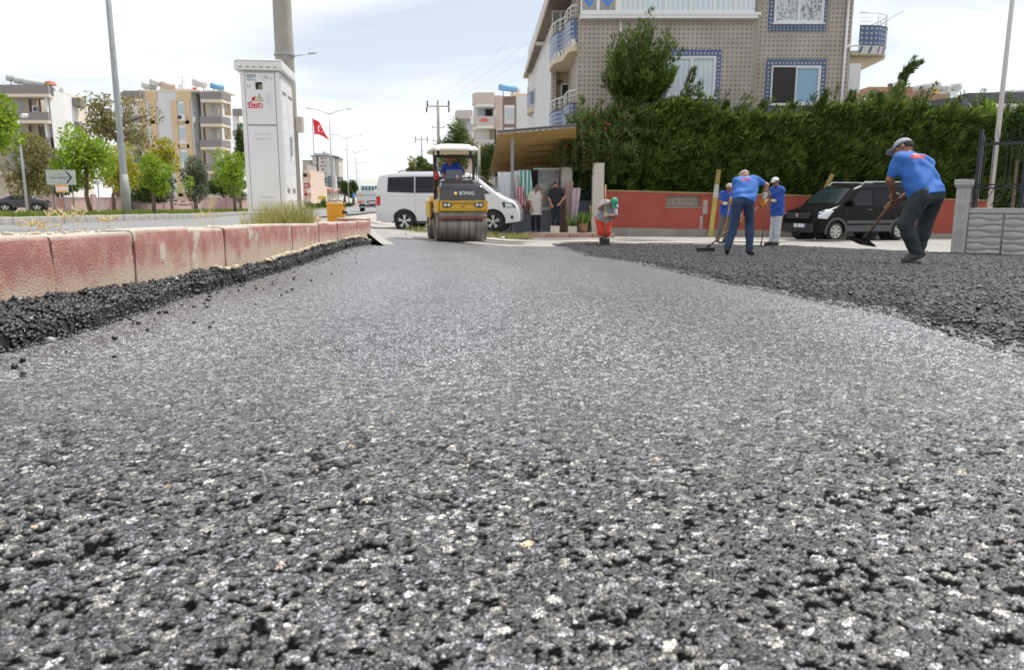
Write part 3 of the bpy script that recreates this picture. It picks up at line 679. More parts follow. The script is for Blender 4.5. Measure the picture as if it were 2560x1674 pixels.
crown_tree('street_tree', 'small round green street tree right of the tall steel lamp post', 385, 530, 19, 378, 438, 47, 50, 3600, .07, lf_lime, 14, .42, GT, 6, zmed(19), trunk_r=.045)
crown_tree('street_tree', 'green street tree next to the white electrical cabinet', 588, 520, 26, 578, 428, 50, 58, 4000, .09, lf_lime, 16, .42, GT, 7, zmed(26), trunk_r=.05)
zfar = float(Hr(0, 50))
crown_tree('sapling', 'thin bare-stemmed sapling in front of the pink wall', 482, 524, 30, 470, 468, 22, 26, 260, .08, lf_lime, 6, .5, None, 8, zmed(30), trunk_r=.02)
crown_tree('olive_tree', 'grey-green olive tree hanging over the pink wall', 490, 520, 66, 492, 442, 40, 52, 4200, .22, lf_grey, 14, .45, None, 9, zfar, trunk_r=.15)
t_euc = crown_tree('eucalyptus_tree', 'tall sparse brownish olive tree in front of the apartment block', 300, 520, 72, 300, 300, 104, 108, 3300, .30, lf_olive, 30, .24, None, 10, zfar, trunk_r=.28, droop=.9, shell=.2, limbs=16)
crown_tree('leafy_tree', 'thin yellow-green tree before the white apartment wall', 430, 520, 64, 408, 392, 46, 52, 1700, .25, lf_yel, 14, .32, None, 11, zfar, trunk_r=.1, shell=.2)
crown_tree('leafy_tree', 'dull dark green tree behind the slim lamp post', 72, 525, 50, 85, 420, 62, 78, 5200, .2, lf_olive, 16, .42, None, 12, zfar, trunk_r=.12)
crown_tree('leafy_tree', 'deep green shady tree below the balconies of the grey-banded block', 160, 525, 62, 150, 455, 58, 42, 4200, .24, lf_dark, 12, .45, None, 13, zfar, trunk_r=.12)
crown_tree('leafy_tree', 'dark tree mass over the pink wall behind the round street tree', 330, 525, 66, 352, 470, 80, 34, 4600, .25, lf_dark, 14, .45, None, 14, zfar, trunk_r=.12)
crown_tree('leafy_tree', 'shadowy dark tree low behind the pink wall beside the cabinet', 560, 522, 74, 556, 470, 66, 32, 3800, .25, lf_dark, 12, .45, None, 15, zfar, trunk_r=.12)
crown_tree('cypress_tree', 'narrow dark cypress just left of the white cabinet', 602, 520, 70, 602, 375, 13, 62, 1800, .25, lf_cyp, 12, .5, None, 16, zfar, trunk_r=.1)
crown_tree('street_tree', 'dense round tree far down the road, nearest the flats', 862, 508, 118, 862, 472, 17, 20, 1500, .35, lf_dark, 8, .5, 'far round trees', 17, float(Hr(0, 110)), trunk_r=.2)
crown_tree('street_tree', 'dense round tree far down the road beside the blue sign', 884, 508, 122, 882, 474, 15, 21, 1500, .35, lf_dark, 8, .5, 'far round trees', 18, float(Hr(0, 110)), trunk_r=.2)
for i, (px, d, w, h) in enumerate(((775, 72, 13, 14), (797, 74, 10, 13), (812, 76, 13, 18), (830, 88, 12, 15), (866, 96, 14, 11), (846, 92, 10, 10))):
    p = P(px, 505, d); z = float(Hr(0, d))+.02; s = d/FPX
    sh = thing('clipped_shrub', ['wide clipped shrub left of the others on the far median', 'small clipped shrub second along the far median', 'tallest clipped shrub on the far median below the red roof', 'clipped shrub far along the median behind the orange bin', 'low clipped shrub beyond the bin toward the pickup', 'smallest clipped shrub between the bin and the round trees'][i], 'shrub', (p.x, d, z), 0, 'clipped shrubs on the far median')
    V, F = leaf_blobs(blobset((0, 0, h*s*.55), (w*s, w*s, h*s*.5), 8, .5, 40+i), 900, .16, 50+i); npmesh('crown', V, F, lf_dark, sh, smooth_=False)
    MB().tube([(0, 0, 0), (0, 0, h*s*.4)], .05, 6).build('trunk', MATS['bark'], sh)
# pines and greenery in the centre background
crown_tree('pine_tree', 'tall loose pine behind the white canopy of the roller', 1150, 520, 58, 1140, 375, 55, 80, 5200, .34, lf_pine, 24, .33, 'pines', 21, 0, trunk_r=.16, aspect=.2, shell=.15, limbs=12)
crown_tree('pine_tree', 'shorter pine between the roller and the brown awning', 1215, 520, 52, 1212, 400, 34, 52, 3200, .3, lf_pine, 16, .36, 'pines', 22, 0, trunk_r=.12, aspect=.2, shell=.15)
crown_tree('leafy_tree', 'bright green tree behind the left post of the roller', 1062, 515, 68, 1066, 425, 26, 34, 2600, .28, lf_pine, 12, .42, None, 23, 0, trunk_r=.1)
crown_tree('leafy_tree', 'wispy half-bare tree above the roof of the white van', 1032, 512, 75, 1030, 415, 18, 30, 420, .3, lf_olive, 10, .35, None, 24, 0, trunk_r=.08, shell=.2)
crown_tree('leafy_tree', 'fresh green shrub tree behind the hedge near the grey balconies', 2400, 420, 36, 2378, 298, 40, 34, 3000, .16, lf_lime, 12, .42, None, 25, 0, trunk_r=.06)
crown_tree('leafy_tree', 'fresh green shrub tree behind the hedge left of the pale pole', 2455, 420, 35, 2470, 290, 38, 40, 3000, .16, lf_lime, 12, .42, None, 26, 0, trunk_r=.06)
crown_tree('leafy_tree', 'dark leafy tree at the edge behind the spiked fence', 2540, 430, 27, 2550, 330, 44, 70, 4200, .13, lf_dark, 14, .42, None, 27, 0, trunk_r=.06)
crown_tree('leafy_tree', 'small pale shrub beside the white stair railing', 2190, 420, 36, 2178, 250, 20, 38, 600, .16, lf_grey, 10, .4, None, 28, 0, trunk_r=.04, shell=.2)

# cypress sprays: long kites along plumes
def plume(base, dr, ln, rad, n, size, r):
    t = r.random(n)**.8; dr = np.array(dr); rr = rad*(1-.85*t)*np.sqrt(r.random(n))
    d = unit(r.normal(size=(n, 3))); d = unit(d-np.outer(d@dr, dr))
    bend = np.array([.12, 0, 0])*ln
    pos = np.array(base)+np.outer(t*ln, dr)+np.outer(t*t, bend)+d*rr[:, None]
    ax = unit(dr*.9+d*.75+r.normal(size=(n, 3))*.22+np.array([.15, 0, .15]))
    l = r.uniform(.6, 1.3, n)*size*(1-.35*t)
    return quads_at(pos, ax, None, l, l*.12, r)
def join(parts):
    V = []; F = []; o = 0
    for v, f in parts: V.append(v); F.append(f+o); o += len(v)
    return np.concatenate(V), np.concatenate(F)
def hedge():
    r = np.random.default_rng(77); d0 = 28.15; x0, x1 = P(1425, 400, 28.4).x, 21.5
    z0 = -.0
    def ztop(x): return np.interp(x, [2, 3.2, 4.6, 6.2, 8, 9.5, 11.5, 13, 14.5, 16, 18, 22], [3.9, 4.25, 4.45, 4.7, 4.25, 4.2, 4.45, 4.65, 4.6, 4.35, 4.2, 4.1])+.35*(fbm(np.asarray(x)*2.2, np.asarray(x)*0, 5)-.5)
    t = thing('cypress_hedge', 'tall dense dark green cypress hedge behind the red wall', 'hedge', ((x0+x1)/2, d0, 0)); off = np.array([(x0+x1)/2, d0, 0])
    # inner mass of twigs
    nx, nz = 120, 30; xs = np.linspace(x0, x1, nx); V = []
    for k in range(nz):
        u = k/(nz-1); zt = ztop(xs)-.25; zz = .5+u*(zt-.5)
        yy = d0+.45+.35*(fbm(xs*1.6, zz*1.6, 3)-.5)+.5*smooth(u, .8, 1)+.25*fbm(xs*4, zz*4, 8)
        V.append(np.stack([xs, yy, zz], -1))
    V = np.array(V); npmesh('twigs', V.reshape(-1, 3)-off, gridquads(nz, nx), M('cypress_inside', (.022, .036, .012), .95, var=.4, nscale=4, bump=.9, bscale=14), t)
    n = 66000; x = r.uniform(x0, x1, n); u = r.random(n)**.85; zt = ztop(x); z = .62+u*(zt-.62)+.0
    low = .62+.5*fbm(x*1.3, x*0, 12); z = np.maximum(z, low+r.random(n)*.2)
    bul = fbm(x*1.3, z*1.3, 3); bul2 = fbm(x*3.6, z*3.6, 31); bul3 = fbm(x*8, z*8, 41)
    y = d0+.85*(1-bul)+.45*(1-bul2)+.16*(1-bul3)-.55+.45*smooth(u, .82, 1)*r.random(n)+r.random(n)*.10
    y = np.maximum(y, d0-.42)
    ax = unit(np.stack([.38+.45*r.normal(size=n), -.62+.3*r.normal(size=n), .72+.4*r.normal(size=n)], -1))
    l = r.uniform(.14, .42, n); new = (bul*.5+bul2*.6+bul3*.35+.35*u+.25*r.random(n)) > 1.09  # paler sprays where clumps bulge out and higher up
    pos = np.stack([x, y, z], -1); parts = [quads_at(pos[~new], ax[~new], None, l[~new], l[~new]*.16, r)]; lite = [quads_at(pos[new], ax[new], None, l[new], l[new]*.14, r)]
    for i in range(210):
        px_ = r.uniform(x0+.1, x1); zt_ = float(ztop(px_)); tall = r.random()**2.5*.85
        (lite if r.random() < .55 else parts).append(plume((px_, d0+.25+r.random()*.8, zt_-.55), unit(np.array([.26+.2*r.normal(), -.05, 1.0])), .75+tall, .19, 100, .23, r))
    for px_, ex, rd in ((P(1703, 300, 28.6).x, 1.25, .26), (P(1890, 300, 28.6).x, .55, .22), (P(2040, 300, 28.6).x, .75, .25), (P(2110, 300, 28.6).x, .6, .3), (P(1545, 300, 28.5).x, .5, .3), (P(1800, 300, 28.6).x, .45, .2), (P(1965, 300, 28.6).x, .5, .2), (P(2180, 300, 28.6).x, .5, .2)):
        parts.append(plume((px_, d0+.45, float(ztop(px_))-.6), unit(np.array([.1, 0, 1.0])), .6+ex, rd, 420, .25, r))
    V, F = join(parts); npmesh('foliage', V-off, F, lf_cyp, t, smooth_=False); V, F = join(lite); npmesh('foliage', V-off, F, lf_cypl, t, smooth_=False)
    for k, xx in enumerate(np.linspace(x0+.5, x1-.5, 16)):
        MB().tube([(xx-off[0], .9, -.0), (xx-off[0]+.1, .9, 2.2)], [.07, .04], 6).build('trunk', MATS['bark'], t)
hedge()
def topiary():
    r = np.random.default_rng(31); d = 29.3; c = P(1590, 232, d); b = Vector((c.x+.25, d, 0))
    t = thing('cypress_tree', 'pruned cypress with round spiky crown in front of the tiled facade', 'tree', b); parts = []; cc = np.array(c)
    lite = []
    for i in range(300):     # dense lower crown
        dr = unit(r.normal(size=3)); dr[2] = dr[2]*.8; base = cc+dr*np.array([.60, .6, .50])*r.uniform(.2, 1)-np.array([0, 0, .1]); out = unit(dr*np.array([1, 1, .3])+np.array([.05, 0, .85]))
        (lite if r.random() < .25 else parts).append(plume(base, out, r.uniform(.55, 1.05), .17, 60, .30, r))
    for i in range(95):      # upright candles, tallest in the middle, ragged outline
        px_ = float(np.clip(r.normal(0, .62), -1.15, 1.15)); base = cc+np.array([px_*.8, r.uniform(-.5, .5), .05]); hgt = max(.8, 2.55-1.15*abs(px_)+r.uniform(-1.1, .3))
        (lite if r.random() < .35 else parts).append(plume(base, unit(np.array([px_*.40, r.normal()*.12, 1.0])), hgt, .13, 85, .28, r))
    V, F = join(lite); npmesh('crown', V-np.array(b), F, lf_cypl, t, smooth_=False)
    V, F = join(parts); npmesh('crown', V-np.array(b), F, lf_cyp, t, smooth_=False)
    MB().tube([(0, 0, -.1), (-.05, 0, 2.0), (-.25, 0, c.z-.2)], [.11, .1, .07], 8).build('trunk', MATS['bark'], t)
topiary()
def windswept():
    r = np.random.default_rng(5); d = 30; b = P(2232, 300, d); t = thing('cypress_tree', 'wind-bent narrow cypress sticking up above the hedge', 'tree', (b.x, d, 0)); parts = []
    ax = [P(2228, 300, d), P(2236, 250, d), P(2252, 205, d), P(2262, 180, d), P(2292, 160, d)]
    for a, c in zip(ax[:-1], ax[1:]):
        v = np.array(c-a); ln = np.linalg.norm(v)
        parts.append(plume(np.array(a), v/ln, ln*1.25, .34 if a is ax[0] else (.26 if a is ax[1] else .13), 330, .22, r))
    parts.append(plume(np.array(ax[2]), unit(np.array([.35, 0, .9])), 1.0, .12, 160, .2, r))
    V, F = join(parts); npmesh('crown', V-np.array((b.x, d, 0)), F, lf_cyp, t, smooth_=False)
    MB().tube([Vector((0, 0, 0))]+[p-Vector((b.x, d, 0)) for p in ax], [.08, .07, .05, .035, .02, .01], 6).build('trunk', MATS['bark'], t)
windswept()
def pomegranate():
    r = np.random.default_rng(9); d = 27.75; b = Vector((P(1497, 500, d).x, d, 0)); t = thing('pomegranate_bush', 'overhanging green bush with red blossoms beside the brown awning', 'bush', b)
    blobs = []; mb = MB(); st = Vector((0, .2, 2.1))
    zones = [(1400, 1470, 318, 392, 20), (1460, 1560, 285, 372, 26), (1455, 1530, 365, 420, 12), (1500, 1575, 360, 468, 16), (1385, 1420, 352, 400, 6), (1420, 1450, 290, 320, 5), (1560, 1620, 280, 330, 6)]
    for (xa, xb_, ya, yb, n) in zones:
        for i in range(n):
            c = P(r.uniform(xa, xb_), r.uniform(ya, yb), d-.1+r.uniform(-.35, .4)); s = r.uniform(.55, 1.25); blobs.append((tuple(c-b), (.27*s, .25*s, .22*s)))
            if i % 2 == 0: mb.tube([st, st.lerp(c-b, .5)+Vector((0, 0, .3)), c-b], [.022, .014, .004], 5)
    mb.tube([(0, .2, -.1), (0, .2, 1.2), (0, .2, 2.2)], [.05, .04, .03], 8)
    hang = []
    for (x0_, y0_, x1_, y1_) in ((1500, 318, 1493, 410), (1512, 330, 1535, 440), (1560, 320, 1590, 395), (1425, 345, 1400, 432), (1440, 360, 1428, 428), (1405, 350, 1392, 405), (1455, 340, 1460, 435), (1412, 350, 1412, 420), (1432, 350, 1440, 425), (1485, 380, 1480, 440)):
        a, c = P(x0_, y0_, d-.5)-b, P(x1_, y1_, d-.5)-b; m_ = a.lerp(c, .4)+Vector(((c.x-a.x)*.25, -.1, .1)); mb.tube([a, m_, c], [.010, .008, .004], 5)
        for k in range(110): u = r.random(); p = a.lerp(m_, u*2) if u < .5 else m_.lerp(c, u*2-1); hang.append(np.array(p)+r.normal(size=3)*.035)
    for i in range(22):      # upright shoots that break the outline
        x = r.uniform(1415, 1560); a, c = P(x, 330, d)-b, P(x+r.uniform(-18, 12), r.uniform(262, 300), d)-b; mb.tube([a, c], [.008, .003], 4)
        for k in range(60): hang.append(np.array(a.lerp(c, r.random()))+r.normal(size=3)*.035)
    mb.build('trunk', MATS['bark'], t, True)
    V, F = leaf_blobs(blobs, 12500, .085, 4, .3, .4, .15)
    hang = np.array(hang); V2, F2 = quads_at(hang, unit(r.normal(size=hang.shape)), None, np.full(len(hang), .085), np.full(len(hang), .017), r)
    V, F = join([(V, F), (V2, F2)]); npmesh('crown', V, F, lf_pom, t, smooth_=False)
    fl = [(1513, 306), (1519, 311), (1524, 312), (1424, 318), (1410, 347), (1440, 345), (1414, 363), (1478, 320), (1492, 284), (1551, 263), (1509, 262), (1470, 375), (1520, 395), (1405, 330), (1513, 322), (1466, 410), (1571, 290), (1455, 300)]
    fm = M('red_blossom', (.42, .012, .02), .6, var=.3, nscale=20); proto = None
    for (fx_, fy_) in fl:
        if proto is None: V3, F3 = rocks(np.zeros((1, 3)), [.036], 2, 1); proto = npmesh('blossom', V3, F3, fm, t); o = proto
        else: o = proto.copy(); COL.objects.link(o); o.parent = t
        o.location = P(fx_, fy_, d-.62)-b; o.scale = (r.uniform(.7, 1.3),)*3
pomegranate()
# weeds
def tuft(name, label, base, n, h, spread, mat, seed, w=.004, kids=None):
    b = Vector(base)
    def f(r, n_): a = r.uniform(0, 6.283, n_); q = np.sqrt(r.random(n_))*spread; return np.cos(a)*q, np.sin(a)*q*.7, np.full(n_, -.02)
    V, F = blades(n, f, h*.4, h, w, .7, seed)
    o = npmesh(name, V, F, mat, smooth_=False); o.location = b; return tag(o, label, 'weeds')
straw = leafmat('dry_straw', (.38, .30, .14), (.62, .53, .30), tr=.2); greenstraw = leafmat('weed_green', (.22, .26, .06), (.52, .46, .20), tr=.25)
def vz(x, y): return float(Hv(np.array(x), np.array(y)))
for i, (px, py, d, n, h, sp, mt, lb) in enumerate(((715, 556, 8.2, 900, .30, .30, greenstraw, 'big tuft of yellow-green weeds at the foot of the cabinet'), (655, 560, 8.0, 240, .16, .22, greenstraw, 'small weed tuft left of the big one under the cabinet'),
        (760, 552, 9.6, 260, .2, .2, straw, 'dry straw weeds at the right corner of the cabinet'))):
    p = P(px, py, d); tuft('weeds', lb, (p.x, d, vz(p.x, d)), n, h, sp, mt, 60+i)
def dry_stalk(px, py0, py1, d, seed, label, heads=4):
    r = random.Random(seed); b = P(px, py0, d); z = vz(b.x, d) if b.x < kerb_x(d)-.14 else float(kerb_top(d))-.02
    tpt = P(px, py1, d); h = max(.06, tpt.z-z); mb = MB()
    for s in range(3):
        a = Vector((r.uniform(-.02, .02), r.uniform(-.02, .02), -.02)); c = Vector((r.uniform(-.05, .05), 0, h*r.uniform(.55, .8)))
        mb.tube([a, a.lerp(c, .5)+Vector((r.uniform(-.01, .01), 0, 0)), c], [.0016, .0013, .001], 4)
        for k in range(heads):
            e = c+Vector((r.uniform(-.05, .05), r.uniform(-.03, .03), h*r.uniform(.12, .32))); mb.tube([c, e], [.0018, .0024], 4)
    tag(mb.build('dry_weed', M('straw', (.52, .42, .22), .8, var=.2), loc=(b.x, d, z)), label, 'weed', 'dry stalks behind the red kerb')
for i, (px, a, c, d, lb) in enumerate(((58, 590, 548, 3.0, 'dry forked weed stalk at the far end of the kerb by the picture edge'), (146, 582, 512, 3.3, 'tallest dry forked weed stalk behind the kerb below the arrow sign'), (206, 578, 515, 3.6, 'dry weed stalk behind the kerb below the lime green tree'), (265, 574, 538, 3.9, 'short dry weed stalk behind the kerb left of the lamp post foot'), (532, 560, 490, 6.0, 'airy dry weed with seed heads left of the cabinet'), (505, 562, 528, 5.8, 'low dry weed just left of the seed-headed one'), (95, 588, 560, 3.1, 'low dry weed next to the kerb end'))):
    dry_stalk(px, a, c, d, i, lb, 5)
p = hit(2362, 628); tuft('weeds', 'dry yellow weeds at the foot of the carved pillar', (p.x-.05, 15.7, hz(p.x, 15.7)), 420, .42, .26, straw, 71, .006)
for i, (px, py, n, lb) in enumerate(((1290, 586, 500, 'strip of green weeds on the pavement edge behind the roller'), (1035, 582, 160, 'small weed clump by the rear wheel of the white van'), (1225, 584, 200, 'yellowish weed clump under the nose of the white van'))):
    p = hit(px, py, 0, H); tuft('weeds', lb, (p.x, 24.2, hz(p.x, 24.2)), n, .22, .55, greenstraw, 80+i, .008)
# ================================================================== buildings
class Bld:
    def __init__(s, name, label, cat, loc, group=None): s.o = thing(name, label, cat, loc, 0, group); s.l = Vector(loc)
    def put(s, name, mb, mat, parent=None, smooth_=False, bev=0):
        ob = mb.build(name, mat, parent or s.o, smooth_, bev=bev)
        if parent is None: ob.location = -s.l
        return ob
    def rect(s, name, mat, x0, y0, x1, y1, Y, d=.1, out=0, parent=None, bev=0):
        a, b = P(x0, y0, Y), P(x1, y1, Y); mb = MB().bb((a.x, Y-out, b.z), (b.x, Y+d, a.z)); return s.put(name, mb, mat, parent, bev=bev)
def uvtile(name, base, dot, dot2, r0=.26, rough=.35):
    m = bpy.data.materials.new(name); m.use_nodes = True; t = m.node_tree; b = t.nodes['Principled BSDF']; b.inputs['Roughness'].default_value = rough
    uv = N(t, 'ShaderNodeTexCoord'); sb = N(t, 'ShaderNodeVectorMath', operation='SUBTRACT'); lk(t, uv.outputs['UV'], sb.inputs[0]); sb.inputs[1].default_value = (.5, .5, 0)
    ln = N(t, 'ShaderNodeVectorMath', operation='LENGTH'); lk(t, sb.outputs[0], ln.inputs[0])
    rp = N(t, 'ShaderNodeValToRGB'); lk(t, ln.outputs['Value'], rp.inputs[0]); e = rp.color_ramp.elements
    e[0].position = 0; e[0].color = (*dot2, 1); e[1].position = r0+.05; e[1].color = (*base, 1)
    x = e.new(r0*.45); x.color = (*dot, 1); x = e.new(r0); x.color = (*dot, 1)
    n = N(t, 'ShaderNodeTexNoise'); n.inputs['Scale'].default_value = .8; n.inputs['Detail'].default_value = 6; g = N(t, 'ShaderNodeNewGeometry'); lk(t, g.outputs['Position'], n.inputs['Vector'])
    mr = N(t, 'ShaderNodeMapRange'); lk(t, n.outputs[0], mr.inputs[0]); mr.inputs[1].default_value = .3; mr.inputs[2].default_value = .7; mr.inputs[3].default_value = .76; mr.inputs[4].default_value = 1.10
    ml = N(t, 'ShaderNodeVectorMath', operation='SCALE'); lk(t, rp.outputs[0], ml.inputs[0]); lk(t, mr.outputs[0], ml.inputs[3]); lk(t, ml.outputs[0], b.inputs['Base Color'])
    MATS[name] = m; return m
m_tile = uvtile('beige_tile', (.48, .43, .355), (.215, .19, .195), (.185, .16, .175), .265)
m_blue = uvtile('blue_tile', (.055, .125, .28), (.48, .40, .30), (.48, .38, .30), .22)
m_grout = M('grout', (.33, .30, .26), .9, var=.1)
m_pvc = M('white_window_frame', (.72, .73, .74), .35, var=.04)
m_cream = M('cream_render', (.56, .49, .36), .8, var=.06)
m_cur = M('pale_curtain', (.60, .70, .74), .6, var=.05, nscale=3)
m_curw = M('white_curtain', (.62, .66, .68), .6, var=.08, nscale=5)
m_glass = M('blue_glass', (.20, .38, .52), .04, var=0, spec=.8)
m_dark = M('dark_room', (.012, .010, .011), .5, var=0)
m_whitewall = M('white_render', (.62, .63, .65), .85, var=.05, nscale=.6)
m_rail = M('white_rail', (.72, .72, .72), .4, var=.03)
m_sof = M('brown_soffit', (.16, .12, .10), .7, var=.3, nscale=1.0)

TS = .178
def tile_mb(w=TS):
    h = w/2-.003; mb = MB()
    vs = [(-h, 0, -h), (h, 0, -h), (h, 0, h), (-h, 0, h), (-h, -.010, -h), (h, -.010, -h), (h, -.010, h), (-h, -.010, h)]
    mb.add(vs, [(4, 5, 6, 7), (0, 1, 5, 4), (1, 2, 6, 5), (2, 3, 7, 6), (3, 0, 4, 7)], [[(0, 0), (1, 0), (1, 1), (0, 1)], None, None, None, None])
    return mb
tile_proto = [None]; tile_count = [0]
def clad(bd, host, x0, z0, x1, z1, Y, skip, solo=None):
    """tiles on a wall plane facing the street; skip = list of world rects (x0,z0,x1,z1); solo(x,z) -> own object"""
    nx, nz = int((x1-x0)/TS), int((z1-z0)/TS); V = []; F = []; uv = []; rest = MB(); base = tile_mb()
    for i in range(nx):
        for k in range(nz):
            cx, cz = x0+(i+.5)*TS, z0+(k+.5)*TS
            if any(a-TS*.3 < cx < c+TS*.3 and b-TS*.3 < cz < d+TS*.3 for a, b, c, d in skip): continue
            if solo and solo(cx, cz) and tile_count[0] < 300:
                if tile_proto[0] is None: o = base.build('tile', m_tile, host); tile_proto[0] = o
                else: o = tile_proto[0].copy(); COL.objects.link(o); o.parent = host
                o.location = Vector((cx, Y, cz)); tile_count[0] += 1; continue
            rest.add([(v[0]+cx, v[1]+Y, v[2]+cz) for v in base.v], base.f, base.uv)
    o = rest.build('tiles', m_tile, host); o['kind'] = 'stuff'; return o
def tiled_strip(name, host, x0, z0, x1, z1, Y, mat=None, t=.15):
    """border of small blue tiles, one mesh strip per side"""
    mb = MB(); nx, nz = max(1, round((x1-x0)/t)), max(1, round((z1-z0)/t)); dx_, dz_ = (x1-x0)/nx, (z1-z0)/nz
    for i in range(nx):
        for k in range(nz):
            a, b = x0+i*dx_+.003, z0+k*dz_+.003; c, d = x0+(i+1)*dx_-.003, z0+(k+1)*dz_-.003
            mb.add([(a, Y, b), (c, Y, b), (c, Y, d), (a, Y, d), (a, Y+.03, b), (c, Y+.03, b), (c, Y+.03, d), (a, Y+.03, d)], [(0, 1, 2, 3), (0, 4, 5, 1), (1, 5, 6, 2), (2, 6, 7, 3), (3, 7, 4, 0)], [[(0, 0), (1, 0), (1, 1), (0, 1)], None, None, None, None])
    return mb.build(name, mat or m_blue, host)
def window(bd, host, x0, z0, x1, z1, Y, panes, border=None):
    """white framed sliding window: panes = materials left to right"""
    fr = MB(); f = .055; fr.bb((x0, Y-.03, z0), (x1, Y+.06, z0+f)); fr.bb((x0, Y-.03, z1-f), (x1, Y+.06, z1)); fr.bb((x0, Y-.03, z0+f), (x0+f, Y+.06, z1-f)); fr.bb((x1-f, Y-.03, z0+f), (x1, Y+.06, z1-f))
    n = len(panes); w = (x1-x0-2*f)/n; win = fr.build('window', m_pvc, host)
    for i, pm in enumerate(panes):
        a = x0+f+i*w; b = a+w
        if pm is not m_dark:
            s = MB(); g = .05
            s.bb((a, Y-.015, z0+f), (b, Y+.03, z0+f+g)); s.bb((a, Y-.015, z1-f-g), (b, Y+.03, z1-f)); s.bb((a, Y-.015, z0+f+g), (a+g, Y+.03, z1-f-g)); s.bb((b-g, Y-.015, z0+f+g), (b, Y+.03, z1-f-g))
            s.build('sash', m_pvc, win)
        MB().bb((a+.01, Y+.035, z0+f+.01), (b-.01, Y+.05, z1-f-.01)).build('pane', pm, win)
    MB().bb((x0-.06, Y-.09, z0-.05), (x1+.06, Y+.02, z0-.004)).build('sill', m_pvc, win)
    return win
def curtainmat(name, base, ink):
    m = M(name, base, .6, var=0); t = m.node_tree; b = t.nodes['Principled BSDF']; co = N(t, 'ShaderNodeTexCoord')
    n = N(t, 'ShaderNodeTexNoise'); n.inputs['Scale'].default_value = 4.5; n.inputs['Detail'].default_value = 3; n.inputs['Distortion'].default_value = 2.5; lk(t, co.outputs['Object'], n.inputs['Vector'])
    rp = N(t, 'ShaderNodeValToRGB'); lk(t, n.outputs[0], rp.inputs[0]); rp.color_ramp.elements[0].position = .42; rp.color_ramp.elements[0].color = (*ink, 1); rp.color_ramp.elements[1].position = .52; rp.color_ramp.elements[1].color = (*base, 1)
    lk(t, rp.outputs[0], b.inputs['Base Color']); return m
m_flor = curtainmat('floral_curtain', (.60, .66, .70), (.22, .24, .27))
def pleatmat(name, c0, c1, sc):
    m = M(name, c0, .7, var=0); t = m.node_tree; b = t.nodes['Principled BSDF']; co = N(t, 'ShaderNodeTexCoord'); w = N(t, 'ShaderNodeTexWave'); w.inputs['Scale'].default_value = sc; w.inputs['Distortion'].default_value = 1.0
    lk(t, co.outputs['Object'], w.inputs['Vector']); rp = N(t, 'ShaderNodeValToRGB'); lk(t, w.outputs['Fac'], rp.inputs[0]); rp.color_ramp.elements[0].color = (*c0, 1); rp.color_ramp.elements[1].color = (*c1, 1); lk(t, rp.outputs[0], b.inputs['Base Color']); return m
m_pleat = pleatmat('pleated_curtain', (.52, .63, .68), (.66, .74, .77), 1.6)

